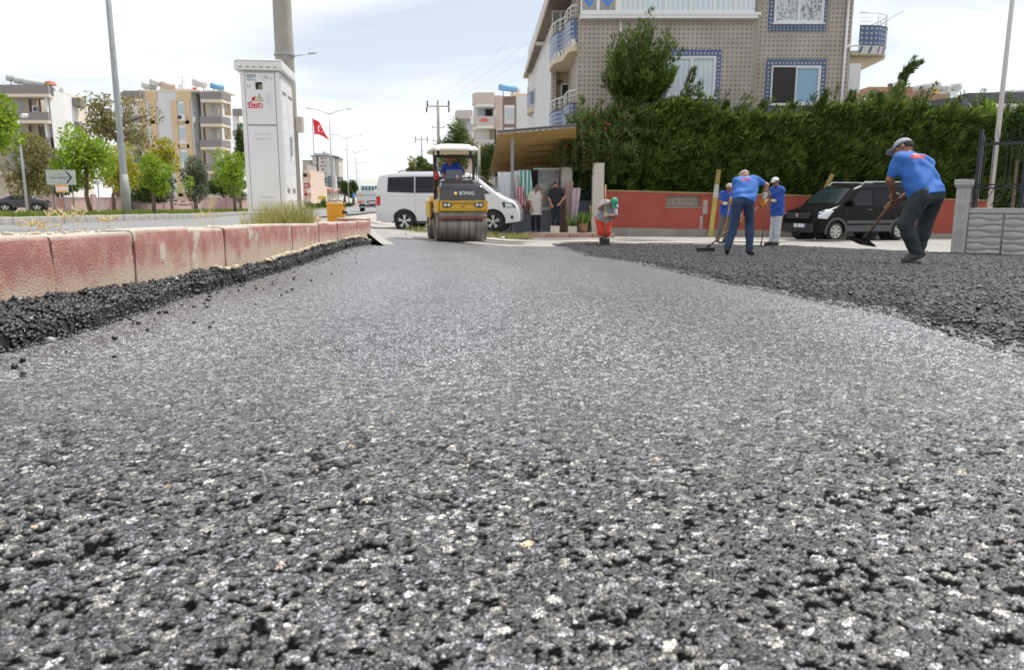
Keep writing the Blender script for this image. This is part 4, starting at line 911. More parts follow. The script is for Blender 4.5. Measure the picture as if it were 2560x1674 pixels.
def tile_house():
    YL, YR = 31.5, 32.0
    xl = P(1443, 250, YL).x; xm = P(1892, 120, YL).x; xr = P(2117, 250, YR).x; zfl = P(1700, 35, YL).z
    bd = Bld('apartment_house', 'beige tiled apartment house with blue bordered windows behind the hedge', 'building', ((xl+xr)/2, YL+6, 0)); O = bd.o
    zt = P(1700, -150, YL).z
    # walls (a hollow for the open window is just a dark pane set back)
    wl = bd.put('wall', MB().bb((xl, YL+.02, -.1), (xm, 50, zt)), m_grout); wr = bd.put('wall', MB().bb((xm+.002, YR+.02, -.1), (xr, 49, zt)), m_grout)
    def w(a, b, c, d, Y): p, q = P(a, b, Y), P(c, d, Y); return (p.x, q.z, q.x, p.z)
    b1, w1 = w(1655, 127, 1798, 261, YL), w(1668, 141, 1786, 245, YL)
    b2, w2 = w(1917, 152, 2057, 280, YR), w(1929, 165, 2046, 262, YR)
    b3, w3 = w(1929, -95, 2065, 78, YR), w(1941, -80, 2057, 59, YR)
    z_lo = P(1700, 345, YL).z
    clad(bd, wl, xl+.01, z_lo, xm, zfl-.02, YL+.015, [b1], lambda x, z: x > P(1800, 200, YL).x and z > P(1800, 240, YL).z)
    clad(bd, wr, xm+.02, z_lo, xr, zt-.1, YR+.015, [b2, b3], lambda x, z: z > P(2000, 150, YR).z and z < P(2000, 60, YR).z)
    # left jamb seen from the side
    mb = MB()
    for k in range(int((zfl-z_lo)/TS)):
        for j in range(3):
            z = z_lo+k*TS; y = YL+.02+j*TS; mb.add([(xl-.008, y+TS-.004, z), (xl-.008, y+.004, z), (xl-.008, y+.004, z+TS-.006), (xl-.008, y+TS-.004, z+TS-.006)], [(0, 1, 2, 3)], [[(0, 0), (1, 0), (1, 1), (0, 1)]])
    bd.put('tiles', mb, m_tile, wl)['kind'] = 'stuff'
    for (b, q, Y, panes, host) in ((b1, w1, YL, [m_pleat, m_pleat], wl), (b2, w2, YR, [m_dark, m_glass], wr), (b3, w3, YR, [m_flor, m_flor], wr)):
        win = window(bd, host, *q, Y-.02, panes)
        tiled_strip('border', win, b[0], b[1], b[2], q[1]-.06, Y-.015); tiled_strip('border', win, b[0], q[3]+.01, b[2], b[3], Y-.015)
        tiled_strip('border', win, b[0], q[1]-.05, q[0]-.01, q[3]+.005, Y-.015); tiled_strip('border', win, q[2]+.01, q[1]-.05, b[2], q[3]+.005, Y-.015)
        # little wave-cut edge tiles on top
        mb = MB(); n = int((b[2]-b[0])/.15)
        for i in range(n): cx = b[0]+(i+.5)*(b[2]-b[0])/n; mb.prism([(cx-.07, b[3]+.004), (cx+.07, b[3]+.004), (cx, b[3]+.07)], Y-.012, Y+.02)
        mb.build('border_edge', M('blue_edge', (.04, .09, .33), .4), win)
    # glazed balcony along the top
    gx0, gx1 = P(1452, 20, YL-.35).x, P(1896, 20, YL-.35).x; zs = P(1700, 31, YL-.35).z
    gl = bd.put('glazed_balcony', MB().bb((gx0, YL-.38, zs-.10), (gx1+.12, YL+.02, zs)).bb((gx0-.02, YL-.36, zs-.22), (gx1, YL+.02, zs-.104)), m_pvc)
    edges = [1452, 1496, 1543, 1552, 1601, 1666, 1728, 1788, 1840, 1888]
    for a, c in zip(edges[:-1], edges[1:]):
        xa, xc = P(a, 0, YL-.35).x, P(c, 0, YL-.35).x
        if c-a < 15: bd.put('post', MB().bb((xa, YL-.34, zs), (xc, YL-.20, zt)), m_pvc, gl); continue
        fr = MB(); fr.bb((xa, YL-.34, zs), (xa+.06, YL-.28, zt)); fr.bb((xc-.06, YL-.34, zs), (xc, YL-.28, zt)); fr.bb((xa+.06, YL-.335, zs), (xc-.06, YL-.285, zs+.08))
        s = bd.put('sash', fr, m_pvc, gl)
        MB().bb((xa+.05, YL-.31, zs+.07), (xc-.05, YL-.30, zt)).build('pane', m_pleat if a > 1545 else M('smoked_glass', (.28, .29, .28), .15, var=.1, nscale=2), s)
    # blue butterflies on the dark panes
    for cx in (1474, 1520):
        c = P(cx, 6, YL-.36); mb = MB()
        for sx in (-1, 1):
            mb.prism([(c.x, c.z-.16), (c.x+sx*.10, c.z-.06), (c.x+sx*.26, c.z+.20), (c.x+sx*.12, c.z+.22), (c.x, c.z)], YL-.325, YL-.318)
        bd.put('butterfly_decal', mb, M('decal_blue', (.06, .22, .62), .5), gl)
    # drain pipes
    a, b = P(2122, 0, YR-.1), P(2101, 291, YR-.1)
    bd.put('drain_pipe', MB().tube([(a.x, YR-.1, zt), (a.x, YR-.1, .2)], .055, 8), m_rail, None, True)
    c = P(2130, 114, YR-.1); bd.put('pipe_elbow', MB().tube([(a.x+.01, YR-.1, c.z-.25), (a.x+.05, YR-.1, c.z-.05), (c.x, YR-.1, c.z), (c.x+.28, YR-.05, c.z+.02)], .05, 8), m_rail, None, True)
    d = P(1552, 40, YL-.06); bd.put('drain_pipe', MB().tube([(d.x, YL-.06, zs-.2), (d.x, YL-.06, zs-1.3)], .045, 8), m_rail, None, True)
    # ---- left flank with wavy balconies
    flank = bd.put('flank_wall', MB().prism([(xl-.9+.35, 37.2), (xl+.2, 37.2), (xl+.2, 58), (xl-1.45, 58)], -.1, P(1380, 30, 37).z+2.2, 'Z'), m_whitewall)
    bd.put('loggia_wall', MB().bb((xl-.6, 37.0, 0), (xl+.12, 37.19, zt)), m_cream)
    st = bd.put('corner_strip', MB().bb((xl-.78, 36.6, 2), (xl-.56, 37.25, zfl-.9)), m_grout); mb = MB()
    x0_ = xl-.78; n = int((zfl-.9-3.5)/TS)
    for k in range(n): z = 3.5+k*TS; mb.add([(x0_+.02, 36.59, z), (x0_+.20, 36.59, z), (x0_+.20, 36.59, z+.17), (x0_+.02, 36.59, z+.17)], [(0, 1, 2, 3)], [[(0, 0), (1, 0), (1, 1), (0, 1)]])
    bd.put('tiles', mb, m_tile, st)['kind'] = 'stuff'
    v = P(1401, 206, 36.9); bd.put('round_vent', MB().lathe([(.13, 0), (.13, .04), (.09, .05)], (v.x, v.y, v.z), 'Y', 14), M('vent_brown', (.12, .09, .06), .6))
    path = [(xl+.12, 31.62), (2.50, 31.60), (2.34, 31.72), (2.24, 32.2), (2.20, 32.9), (2.19, 33.5), (2.12, 33.9), (1.94, 34.2), (1.80, 34.8), (1.73, 35.5), (1.73, 36.3), (1.84, 37.0), (2.1, 37.5)]
    zz_blue = M('zigzag_band', (.58, .56, .52), .5, var=.08)
    def balcony(ztop, pth, name, rail=True):
        bl = bd.put(name, MB().prism([(p[0], p[1]) for p in pth]+[(xl+.1, pth[-1][1]), (xl+.1, pth[0][1]+.02)], ztop-1.22, ztop-.98, 'Z'), m_cream)
        mb = MB(); z0 = ztop-.74; L_ = 0
        dense = []
        for a, c in zip(pth[:-1], pth[1:]):
            nseg = max(1, round(math.dist(a, c)/.185))
            for i in range(nseg): dense.append((a[0]+(c[0]-a[0])*i/nseg, a[1]+(c[1]-a[1])*i/nseg))
        dense.append(pth[-1])
        for a, c in zip(dense[:-1], dense[1:]):
            for k in range(4):
                za, zb = z0+k*.185+.003, z0+(k+1)*.185-.003
                mb.add([(a[0], a[1], za), (c[0], c[1], za), (c[0], c[1], zb), (a[0], a[1], zb)], [(0, 1, 2, 3)], [[(0, 0), (1, 0), (1, 1), (0, 1)]])
        p = mb.build('tiles', m_blue, bl); p['kind'] = 'stuff'
        mb = MB()
        for a, c in zip(dense[:-1], dense[1:]):
            mb.add([(a[0]+.012, a[1]+.012, z0-.28), (c[0]+.012, c[1]+.012, z0-.28), (c[0]+.012, c[1]+.012, ztop-.01), (a[0]+.012, a[1]+.012, ztop-.01)], [(0, 1, 2, 3)])
        mb.build('parapet', zz_blue, bl)
        mb = MB()
        for i, (a, c) in enumerate(zip(dense[:-1], dense[1:])):
            if i % 2 == 0:
                q = dense[min(i+1, len(dense)-1)]; mb.add([(a[0]-.003, a[1]-.003, z0-.24), (a[0]*.6+c[0]*.4-.003, a[1]*.6+c[1]*.4-.003, z0-.24), (q[0]-.003, q[1]-.003, z0-.03), (a[0]*.4+q[0]*.6-.003, a[1]*.4+q[1]*.6-.003, z0-.03)], [(0, 1, 2, 3)])
        mb.build('zigzag', M('zigzag_blue', (.055, .12, .28), .5), bl)['kind'] = 'stuff'
        MB().tube([(p_[0], p_[1], ztop) for p_ in dense], .022, 5).build('coping', M('dark_coping', (.10, .10, .14), .5), bl)
        if rail:
            r_ = MB(); r_.tube([(p_[0]+.03, p_[1], ztop+.50) for p_ in dense], .03, 6)
            for h in (.15, .30): r_.tube([(p_[0]+.03, p_[1], ztop+h) for p_ in dense], .012, 4)
            for i in range(0, len(dense), 3): r_.tube([(dense[i][0]+.03, dense[i][1], ztop), (dense[i][0]+.03, dense[i][1], ztop+.5)], .022, 5)
            r_.build('railing', m_rail, bl, True)
        return bl
    zb1 = P(1440, 47, 31.6).z; zb2 = P(1440, 258, 31.6).z
    balcony(zb1, path, 'balcony'); balcony(zb2, path, 'balcony')
    p2 = [(x-.70, y+17.5) for x, y in path]
    balcony(zb1-.1, p2, 'balcony'); balcony(zb2-.1, p2, 'balcony', False)
    # door on the lower loggia, window strip on the upper
    q = P(1432, 232, 36.9); bd.put('loggia_door', MB().bb((q.x-.5, 36.92, zb2-.9), (q.x+.3, 36.99, q.z+.35)), m_dark)
    bd.put('loggia_door_frame', MB().bb((q.x-.56, 36.90, q.z+.36), (q.x+.34, 36.98, q.z+.44)).bb((q.x-.12, 36.90, zb2-.9), (q.x-.02, 36.915, q.z+.355)).bb((q.x-.58, 36.90, zb2-.9), (q.x-.5, 36.98, q.z+.355)), m_pvc)
    gz0, gz1 = zb1-.7, P(1380, 30, 37).z
    gw = bd.put('loggia_window', MB().bb((xl-.78, 36.85, gz1-.06), (xl+.1, 36.95, gz1+.05)).bb((xl-.78, 36.85, gz0), (xl-.70, 36.95, gz1-.06)).bb((xl-.42, 36.85, gz0), (xl-.32, 36.95, gz1-.06)), m_pvc)
    MB().bb((xl-.70, 36.93, gz0), (xl+.1, 36.96, gz1-.06)).build('pane', M('green_glass', (.30, .36, .34), .1, var=.2), gw)
    # eaves
    ze = P(1311, 181, 54).z
    bd.put('roof', MB().prism([(1.72, 31.0), (xr+.9, 31.0), (xr+.9, 58.4), (.85, 58.4)], ze+.26, ze+.5, 'Z'), M('roof_deck', (.32, .25, .2), .8))
    bd.put('soffit', MB().prism([(1.78, 31.2), (xl+.3, 31.2), (xl+.3, 54.2), (.95, 54.2)], ze, ze+.03, 'Z'), m_sof)
    bd.put('fascia', MB().prism([(1.70, 31.0), (1.78, 31.0), (.95, 54.3), (.87, 54.3)], ze-.05, ze+.255, 'Z').prism([(.87, 54.31), (2.9, 54.31), (2.9, 54.4), (.87, 54.4)], ze-.05, ze+.255, 'Z'), M('fascia_white', (.60, .56, .52), .6))
    g = P(1350, 84, 44); bd.put('gutter_pipe', MB().tube([(1.32, 43.5, ze-.12), (2.3, 43.5, ze-.12)], .07, 8).tube([(1.32, 43.9, ze-.12), (2.3, 43.9, ze-.12)], .07, 8), m_rail)
    # ---- right side: bow balcony
    zb = P(2170, 74, 33).z; xr0 = P(2130, 95, 33).x; xr1 = P(2224, 95, 33).x
    pr = [(xr0, 32.3), (xr0+.8, 32.35), (xr1-.35, 32.6), (xr1-.06, 33.1), (xr1, 33.8), (xr1-.1, 35)]
    cream_side = bd.put('side_wall', MB().bb((xr+.002, 32.6, -.1), (xr+.22, 45, zt)), m_cream)
    bl = bd.put('balcony', MB().prism([(p[0]-.06, p[1]+.04) for p in pr]+[(xr+.2, 35), (xr+.2, 32.4)], zb-1.12, zb-.95, 'Z'), m_cream)
    dense = []
    for a, c in zip(pr[:-1], pr[1:]):
        k_ = max(1, round(math.dist(a, c)/.19))
        for i in range(k_): dense.append((a[0]+(c[0]-a[0])*i/k_, a[1]+(c[1]-a[1])*i/k_))
    mb = MB(); mb2 = MB(); mb3 = MB()
    for i, (a, c) in enumerate(zip(dense[:-1], dense[1:])):
        for k in range(4): mb.add([(a[0], a[1], zb-.76+k*.19+.003), (c[0], c[1], zb-.76+k*.19+.003), (c[0], c[1], zb-.76+(k+1)*.19-.003), (a[0], a[1], zb-.76+(k+1)*.19-.003)], [(0, 1, 2, 3)], [[(0, 0), (1, 0), (1, 1), (0, 1)]])
        mb2.add([(a[0]-.01, a[1]+.012, zb-1.1), (c[0]-.01, c[1]+.012, zb-1.1), (c[0]-.01, c[1]+.012, zb-.01), (a[0]-.01, a[1]+.012, zb-.01)], [(0, 1, 2, 3)])
        if i % 2 == 0: mb3.add([(a[0], a[1]-.004, zb-1.06), (a[0]*.5+c[0]*.5, a[1]*.5+c[1]*.5-.004, zb-1.06), (c[0], c[1]-.004, zb-.80), (a[0]*.5+c[0]*.5, a[1]*.5+c[1]*.5-.004, zb-.80)], [(0, 1, 2, 3)])
    o = mb.build('tiles', m_blue, bl); o['kind'] = 'stuff'; mb2.build('parapet', zz_blue, bl); mb3.build('zigzag', MATS['zigzag_blue'], bl)['kind'] = 'stuff'
    MB().prism([(xr+.2, zb-1.95), (xr+.2, zb-1.13), (xr1-.25, zb-1.13), (xr1-.3, zb-1.25)], 32.7, 34.8, 'Y').build('bracket', m_cream, bl)
    MB().tube([(p[0], p[1], zb) for p in pr], .025, 5).build('coping', MATS['dark_coping'], bl)
    r_ = MB(); r_.tube([(p[0]-.05, p[1]+.02, zb+.5) for p in pr], .022, 6)
    for h in (.16, .32): r_.tube([(p[0]-.05, p[1]+.02, zb+h) for p in pr], .008, 4)
    for p in pr[1:]: r_.tube([(p[0]-.05, p[1]+.02, zb), (p[0]-.05, p[1]+.02, zb+.5)], .014, 5)
    r_.build('railing', m_rail, bl, True)
    a, b = P(2186, 71, 32.9), P(2258, 28, 32.9); MB().tube([a, b], .012, 5).build('antenna_rod', M('rod_grey', (.35, .36, .36), .4), bl)
    a, b = P(2144, 156, 33.2), P(2184, 143, 33.2); MB().tube([a, b], .035, 6).build('tube_lamp', m_pvc, bl)
    # box and stair rail below
    bd.rect('wall_box', m_pvc, 2124, 159, 2148, 231, 32.3, .35); bd.rect('column', m_cream, 2118, 231, 2130, 330, 32.5, .3)
    r_ = MB()
    for y in (249, 262, 275): a, b = P(2128, y, 34), P(2208, y, 34); r_.tube([a, b], .022, 5)
    for x in (2130, 2150, 2170, 2190, 2207): a, b = P(x, 249, 34), P(x, 300, 34); r_.tube([a, b], .022, 5)
    r_.tube([P(2150, 290, 34), P(2175, 262, 34)], .03, 5); bd.put('stair_railing', r_, m_rail, None, True)
tile_house()

# ---------------------------------------------------------------- distant blocks
m_bandg = M('grey_band', (.23, .215, .22), .8, var=.06); m_ora = M('ochre_band', (.60, .46, .29), .8, var=.06); m_wf = M('far_white', (.60, .62, .64), .85, var=.05, nscale=.3); m_cf = M('far_cream', (.66, .60, .50), .85, var=.05, nscale=.3)
m_winf = M('far_window', (.40, .50, .56), .2, var=.1, nscale=1); m_whf = M('far_frame', (.70, .70, .69), .6, var=.03)
m_tank = M('tank_metal', (.50, .52, .52), .4, var=.1); m_tankb = M('tank_blue', (.16, .36, .60), .5, var=.1)
def tank(bd, px, py, r_px, Y, mat=None, ln=1.1, ang=.5):
    c = P(px, py, Y); r_ = r_px*Y/FPX; mb = MB(); dx_, dy_ = math.cos(ang), math.sin(ang)
    a = Vector((c.x, Y, c.z)); e = a+Vector((dx_*ln, dy_*ln+.6, -.1)); mb.tube([a-(e-a)*.04, a, e, e+(e-a)*.04], [r_*.8, r_, r_, r_*.8], 12)
    o = bd.put('water_tank', mb, mat or m_tank, None, True)
    MB().tube([a.lerp(e, .2)-Vector((0, 0, r_)), a.lerp(e, .2)-Vector((0, 0, r_+.9))], .06, 5).tube([a.lerp(e, .8)-Vector((0, 0, r_)), a.lerp(e, .8)-Vector((0, 0, r_+.9))], .06, 5).build('stand', M('stand_grey', (.3, .3, .3), .6), o)
    return o
def dish(bd, px, py, r_px, Y):
    c = P(px, py, Y); r_ = r_px*Y/FPX; bd.put('satellite_dish', MB().lathe([(r_, 0), (r_*.7, .12), (.02, .2)], (c.x, c.y, c.z), 'Y', 14).tube([(c.x, c.y+.15, c.z), (c.x, c.y+.2, c.z-1.1)], .04, 5), m_whf)
def block_b():
    Y = 92; bd = Bld('apartment_block', 'white apartment block with ochre window strips and grey balconies behind street trees', 'building', (P(450, 500, Y).x, Y, .2)); r = bd.rect
    wall = r('wall', m_wf, 345, 229, 499, 528, Y, 12); r('wall', m_wf, 499, 232, 562, 528, Y+1.6, 4); r('wall', m_wf, 303, 232, 346, 528, Y+1.4, 10)
    r('parapet', m_cf, 345, 225, 500, 229, Y-.1, 9); r('parapet', m_cf, 500, 226, 560, 229, Y+2, 4)
    for (x0, x1) in ((441, 479), (362, 393)):
        r('ochre_strip', m_ora, x0, 229, x1, 252, Y-.05, .05, .1); r('ochre_strip', m_ora, x0, 252, x0+5, 510, Y-.05, .05, .1); r('ochre_strip', m_ora, x1-4.5, 252, x1, 510, Y-.05, .05, .1)
        for k in range(4):
            y = 258+k*60.5
            win = r('window', m_whf, x0+6, y-5, x1-5.5, y+31, Y-.05, .05, .05); MB().bb(*( (lambda a, b: ((a.x, Y-.14, b.z), (b.x, Y-.11, a.z)))(P(x0+8, y+2, Y), P(x1-7, y+27, Y)))).build('pane', m_winf, win).location = -bd.l+bd.l
            MB().bb(*((lambda a, b: ((a.x, Y-.16, b.z), (b.x, Y-.145, a.z)))(P((x0+x1)/2-.7, y+2, Y), P((x0+x1)/2+.7, y+27, Y)))).build('mullion', m_whf, win)
            r('spandrel', m_whf, x0+6, y+32, x1-5.5, y+42, Y-.05, .05, .04); r('ochre_strip', m_ora, x0+5, y+43, x1-4.5, y+52, Y-.05, .05, .1)
    def bal(x0, x1, x2, y0, y1, name='balcony', sgn=1):
        a, b, c = P(x0, y0, Y-.8), P(x1, y0, Y-.8), P(x2, y0, Y+1.2); z0, z1 = P(x0, y1, Y-.8).z, a.z
        mb = MB().prism([(a.x, Y-.8), (b.x, Y-.8), (c.x, Y+.9), (c.x, Y+1.5), (a.x, Y+1.5)], z0, z1, 'Z')
        o = bd.put(name, mb, m_bandg); MB().prism([(a.x+.02, Y-.75), (b.x, Y-.75), (c.x-.05, Y+.92), (c.x-.05, Y+1.45), (a.x+.02, Y+1.45)], z0-.32, z0-.002, 'Z').build('slab', m_cf, o); return o
    for (y0, y1) in ((229, 248), (291, 309), (350, 367), (410, 427)):
        bal(499, 553, 574, y0, y1); bal(348, 310, 303, y0-2, y1-2)
    for k, y in enumerate((251, 311, 370, 430)):
        r('recess_wall', m_cf, 501, y, 556, y+40, Y+1.5, .1); d = r('balcony_door', M('far_brown', (.16, .11, .08), .6), 508, y+8, 514, y+40, Y+1.4, .05); r('balcony_window', m_winf, 528, y+12, 536, y+34, Y+1.42, .05); r('balcony_window', m_whf, 542, y+12, 552, y+36, Y+1.42, .05)
        r('flank_window', m_ora, 560, y+4, 578, y+38, Y+1.5, .1); r('flank_window', m_whf, 563, y+10, 568, y+28, Y+1.4, .05)
    a = r('air_conditioner', m_whf, 445, 288, 462, 302, Y-.7, .5); 
    c = P(449, 293.5, Y-.72); bd.put('fan_grille', MB().lathe([(.24, 0), (.24, .04), (.1, .05)], (c.x, c.y-.03, c.z), 'Y', 14), M('fan_dark', (.05, .05, .06), .5))
    for (px, py, rp, mt) in ((377, 205, 8, m_tank), (404, 212, 8, M('tank_rust', (.42, .33, .30), .5)), (484, 206, 9, m_tank), (528, 214, 7, m_tankb), (357, 213, 8, m_tank)): tank(bd, px, py, rp, Y+2, mt)
    dish(bd, 451, 217, 6, Y+3); dish(bd, 512, 213, 3.5, Y+2)
    bd.rect('roof_box', M('far_red', (.5, .08, .05), .6), 481, 219, 488, 226, Y+1, .5); bd.rect('stair_tower', m_cf, 398, 222, 480, 226, Y+4, 3)
    c = P(455, 195, Y+3); bd.put('antenna', MB().tube([(c.x, Y+3, c.z+.3), (c.x, Y+3, c.z-1.6)], .03, 4).tube([(c.x-.5, Y+3, c.z), (c.x+.5, Y+3, c.z)], .025, 4).tube([(c.x-.35, Y+3, c.z-.4), (c.x+.35, Y+3, c.z-.4)], .025, 4), MATS['rod_grey'])
block_b()
def block_a():
    Y = 92; bd = Bld('apartment_block', 'cream apartment block with dark grey balcony bands at the picture edge', 'building', (P(60, 500, Y).x, Y, .2)); r = bd.rect
    r('wall', m_cf, -140, 213, 118, 528, Y+1.5, 11); 
    # flank facing the road runs away to the right
    a, b = P(119, 228, Y), P(151, 236, Y+4); c = P(168, 242, Y+7)
    def flank(name, mat, xa, ya, xb_, yb, z0, z1, th=.1): return bd.put(name, MB().prism([(xa, ya), (xb_, yb), (xb_-.05, yb+th), (xa-.05, ya+th)], z0, z1, 'Z'), mat)
    zt = P(119, 213, Y).z
    flank('flank_wall', m_whf, a.x, Y+.2, P(151, 240, Y+5).x, Y+5, 0, zt-.5, 3); flank('flank_wall', m_cf, P(151, 240, Y+5).x, Y+5, P(168, 240, Y+8).x, Y+8, 0, zt-1.0, 3)
    for k in range(3):
        for (x0, x1, y0, y1, dd) in ((123, 133, 249, 277, 1.5), (155, 164, 262, 290, 6.2)):
            yy = (y0-500)*(1-k*.22)+500 if False else y0+k*62; r('window', m_ora, x0-2, yy-4, x1+2, yy+34, Y+dd-.35, .1); r('pane', m_winf, x0+2, yy+4, x1-2, yy+28, Y+dd-.42, .05)
    for (y0, y1) in ((212, 234), (280, 300), (345, 364), (410, 428)):
        p0, p1, p2 = P(-120, y0, Y-1), P(119, y0, Y-1), P(137, y0, Y+2); z1, z0 = p0.z, P(0, y1, Y-1).z
        o = bd.put('balcony', MB().prism([(p0.x, Y-1), (p1.x, Y-1), (p2.x, Y+2), (p0.x, Y+2)], z0, z1, 'Z'), m_bandg)
        MB().prism([(p0.x, Y-.95), (p1.x, Y-.95), (p2.x-.1, Y+1.95), (p0.x, Y+1.95)], z0-.35, z0-.002, 'Z').build('slab', m_cf, o)
    for (y0, y1) in ((244, 265), (305, 324), (366, 384)):
        p0, p1, p2 = P(168, y0, Y+7), P(198, y0, Y+7), P(210, y0, Y+9); z1, z0 = p0.z, P(0, y1, Y+7).z
        bd.put('balcony', MB().prism([(p0.x, Y+7), (p1.x, Y+7), (p2.x, Y+9), (p0.x, Y+10)], z0, z1, 'Z'), m_bandg)
    r('rear_wall', m_cf, 168, 262, 176, 528, Y+9, 4)
    for y in (238, 302, 366): r('balcony_window', m_winf, 44, y+14, 58, y+38, Y+1.45, .05); r('balcony_window', m_winf, 22, y+14, 34, y+38, Y+1.45, .05); r('column', m_bandg, 69, y, 75, y+42, Y+.9, .5); r('balcony_door', MATS['far_brown'], 94, y+4, 103, y+42, Y+1.4, .1); r('column', m_whf, 110, y, 119, y+42, Y-.2, .6)
    r('oven_niche', m_whf, 79, 264, 94, 280, Y+.6, .6); r('oven_mouth', m_dark, 83, 268, 91, 277, Y+.55, .05)
    for (px, py) in ((16, 194), (36, 200), (58, 204)): tank(bd, px, py, 8, Y+1, None, 1.8, .3)
    dish(bd, 153, 226, 6, Y+6); c = P(119, 210, Y); bd.put('roof_bowl', MB().lathe([(.1, .5), (.5, .4), (.7, 0)], (c.x, c.y+.5, c.z-.1), 'Z', 14), M('terracotta', (.42, .16, .08), .7))
block_a()
def block_small():
    Y = 130; bd = Bld('apartment_block', 'narrow sliver of a grey-banded block right beside the white cabinet', 'building', (P(595, 500, Y).x, Y, .2)); r = bd.rect
    r('wall', m_whf, 580, 275, 612, 525, Y, 8)
    for (y0, y1) in ((272, 289), (326, 340), (380, 394)): r('balcony', m_bandg, 581, y0, 609, y1, Y-.9, .9)
    r('green_awning', M('awning_green', (.05, .22, .13), .7), 599, 308, 610, 320, Y-.6, .1)
block_small()
def block_c():
    Y = 95; bd = Bld('apartment_block', 'pale pinkish apartment block with brown window strip above the awning', 'building', (P(1270, 500, Y).x, Y, 0)); r = bd.rect
    m_pk = M('pale_pink_render', (.56, .47, .44), .85, var=.05, nscale=.4); m_br = M('brown_strip', (.20, .13, .11), .7)
    r('wall', m_pk, 1236, 239, 1258, 520, Y, 10); r('wall', m_wf, 1289, 240, 1352, 520, Y, 10); r('wall', m_wf, 1258, 241, 1289, 520, Y+.05, 9)
    r('brown_strip', m_br, 1258, 241, 1290, 262, Y-.1, .1); r('brown_strip', m_br, 1258, 262, 1260, 450, Y-.1, .1); r('brown_strip', m_br, 1287, 262, 1290, 450, Y-.1, .1)
    r('roof_edge', M('far_orange', (.58, .42, .28), .8), 1276, 234, 1330, 241, Y+2, 4)
    for y in (263, 320, 378):
        w = r('window', m_whf, 1261, y, 1286, y+32, Y-.06, .1); r('pane', m_winf, 1263, y+8, 1273, y+30, Y-.1, .03); r('pane', m_winf, 1274.5, y+8, 1284, y+30, Y-.1, .03); r('brown_strip', m_br, 1260, y+48, 1287, y+54, Y-.1, .1)
    r('recess_wall', m_whf, 1183, 240, 1236, 520, Y+2.2, .2)
    for i, (y0, y1) in enumerate(((237, 258), (295, 312), (352, 366), (410, 424))):
        a, b, c = P(1180, y0, Y+1), P(1190, y0, Y-1), P(1236, y0, Y-1); z1, z0 = a.z, P(1200, y1, Y-1).z
        o = bd.put('balcony', MB().prism([(a.x, Y+1.5), (a.x+.1, Y+.2), (b.x, Y-1), (c.x, Y-1), (c.x, Y+2)], z0, z1, 'Z'), m_pk if i == 0 else M('far_greypink', (.50, .47, .46), .85))
        MB().prism([(a.x+.1, Y+1.5), (b.x+.1, Y-.9), (c.x-.05, Y-.9), (c.x-.05, Y+2)], z0-.4, z0-.002, 'Z').build('slab', m_whf, o)
    r('balcony_door', m_dark, 1213, 263, 1230, 294, Y+2.1, .1); r('balcony_window', m_winf, 1194, 266, 1208, 292, Y+2.1, .1); r('balcony_blind', m_whf, 1190, 316, 1224, 352, Y+1, .1); r('yellow_side', M('far_yellow', (.62, .48, .22), .8), 1225, 314, 1234, 352, Y+1.2, .1)
    r('red_cloth', M('far_redcloth', (.62, .16, .14), .8), 1202, 296, 1219, 304, Y-1.1, .05); r('white_cloth', m_whf, 1176, 292, 1184, 310, Y-1.1, .05)
    tank(bd, 1250, 218, 8, Y+2, m_tankb, 2.0, .2); tank(bd, 1276, 222, 6, Y+3, m_whf, 1.2); dish(bd, 1296, 226, 5, Y+3); dish(bd, 1281, 224, 4, Y+3)
    c = P(1227, 233, Y); bd.put('roof_ladder', MB().tube([(c.x-.4, Y+1, c.z-.3), (c.x-.4, Y+1, c.z+.1), (c.x+.4, Y+1, c.z+.1), (c.x+.4, Y+1, c.z-.3)], .04, 4), MATS['rod_grey'])
block_c()
def block_c2():
    Y = 125; bd = Bld('apartment_block', 'curved grey-beige block peeking out behind the pine', 'building', (P(1160, 500, Y).x, Y, 0))
    a = [P(x, 300, Y) for x in (1135, 1141, 1152, 1182)]; bd.put('wall', MB().bb((a[1].x, Y+1, 0), (a[3].x, Y+8, P(1160, 284, Y).z)), MATS['pale_pink_render'])
    for (y0, y1) in ((278, 298), (330, 344), (382, 396)): bd.put('balcony', MB().prism([(a[0].x, Y+2), (a[1].x, Y-.6), (a[2].x, Y-1.5), (a[3].x, Y-1.5), (a[3].x, Y+2)], P(0, y1, Y).z, P(0, y0, Y).z, 'Z'), MATS['far_greypink'])
    for y in (302, 350): bd.rect('window', m_winf, 1150, y, 1160, y+22, Y+.9, .1); bd.rect('window', m_winf, 1166, y, 1176, y+22, Y+.9, .1)
block_c2()
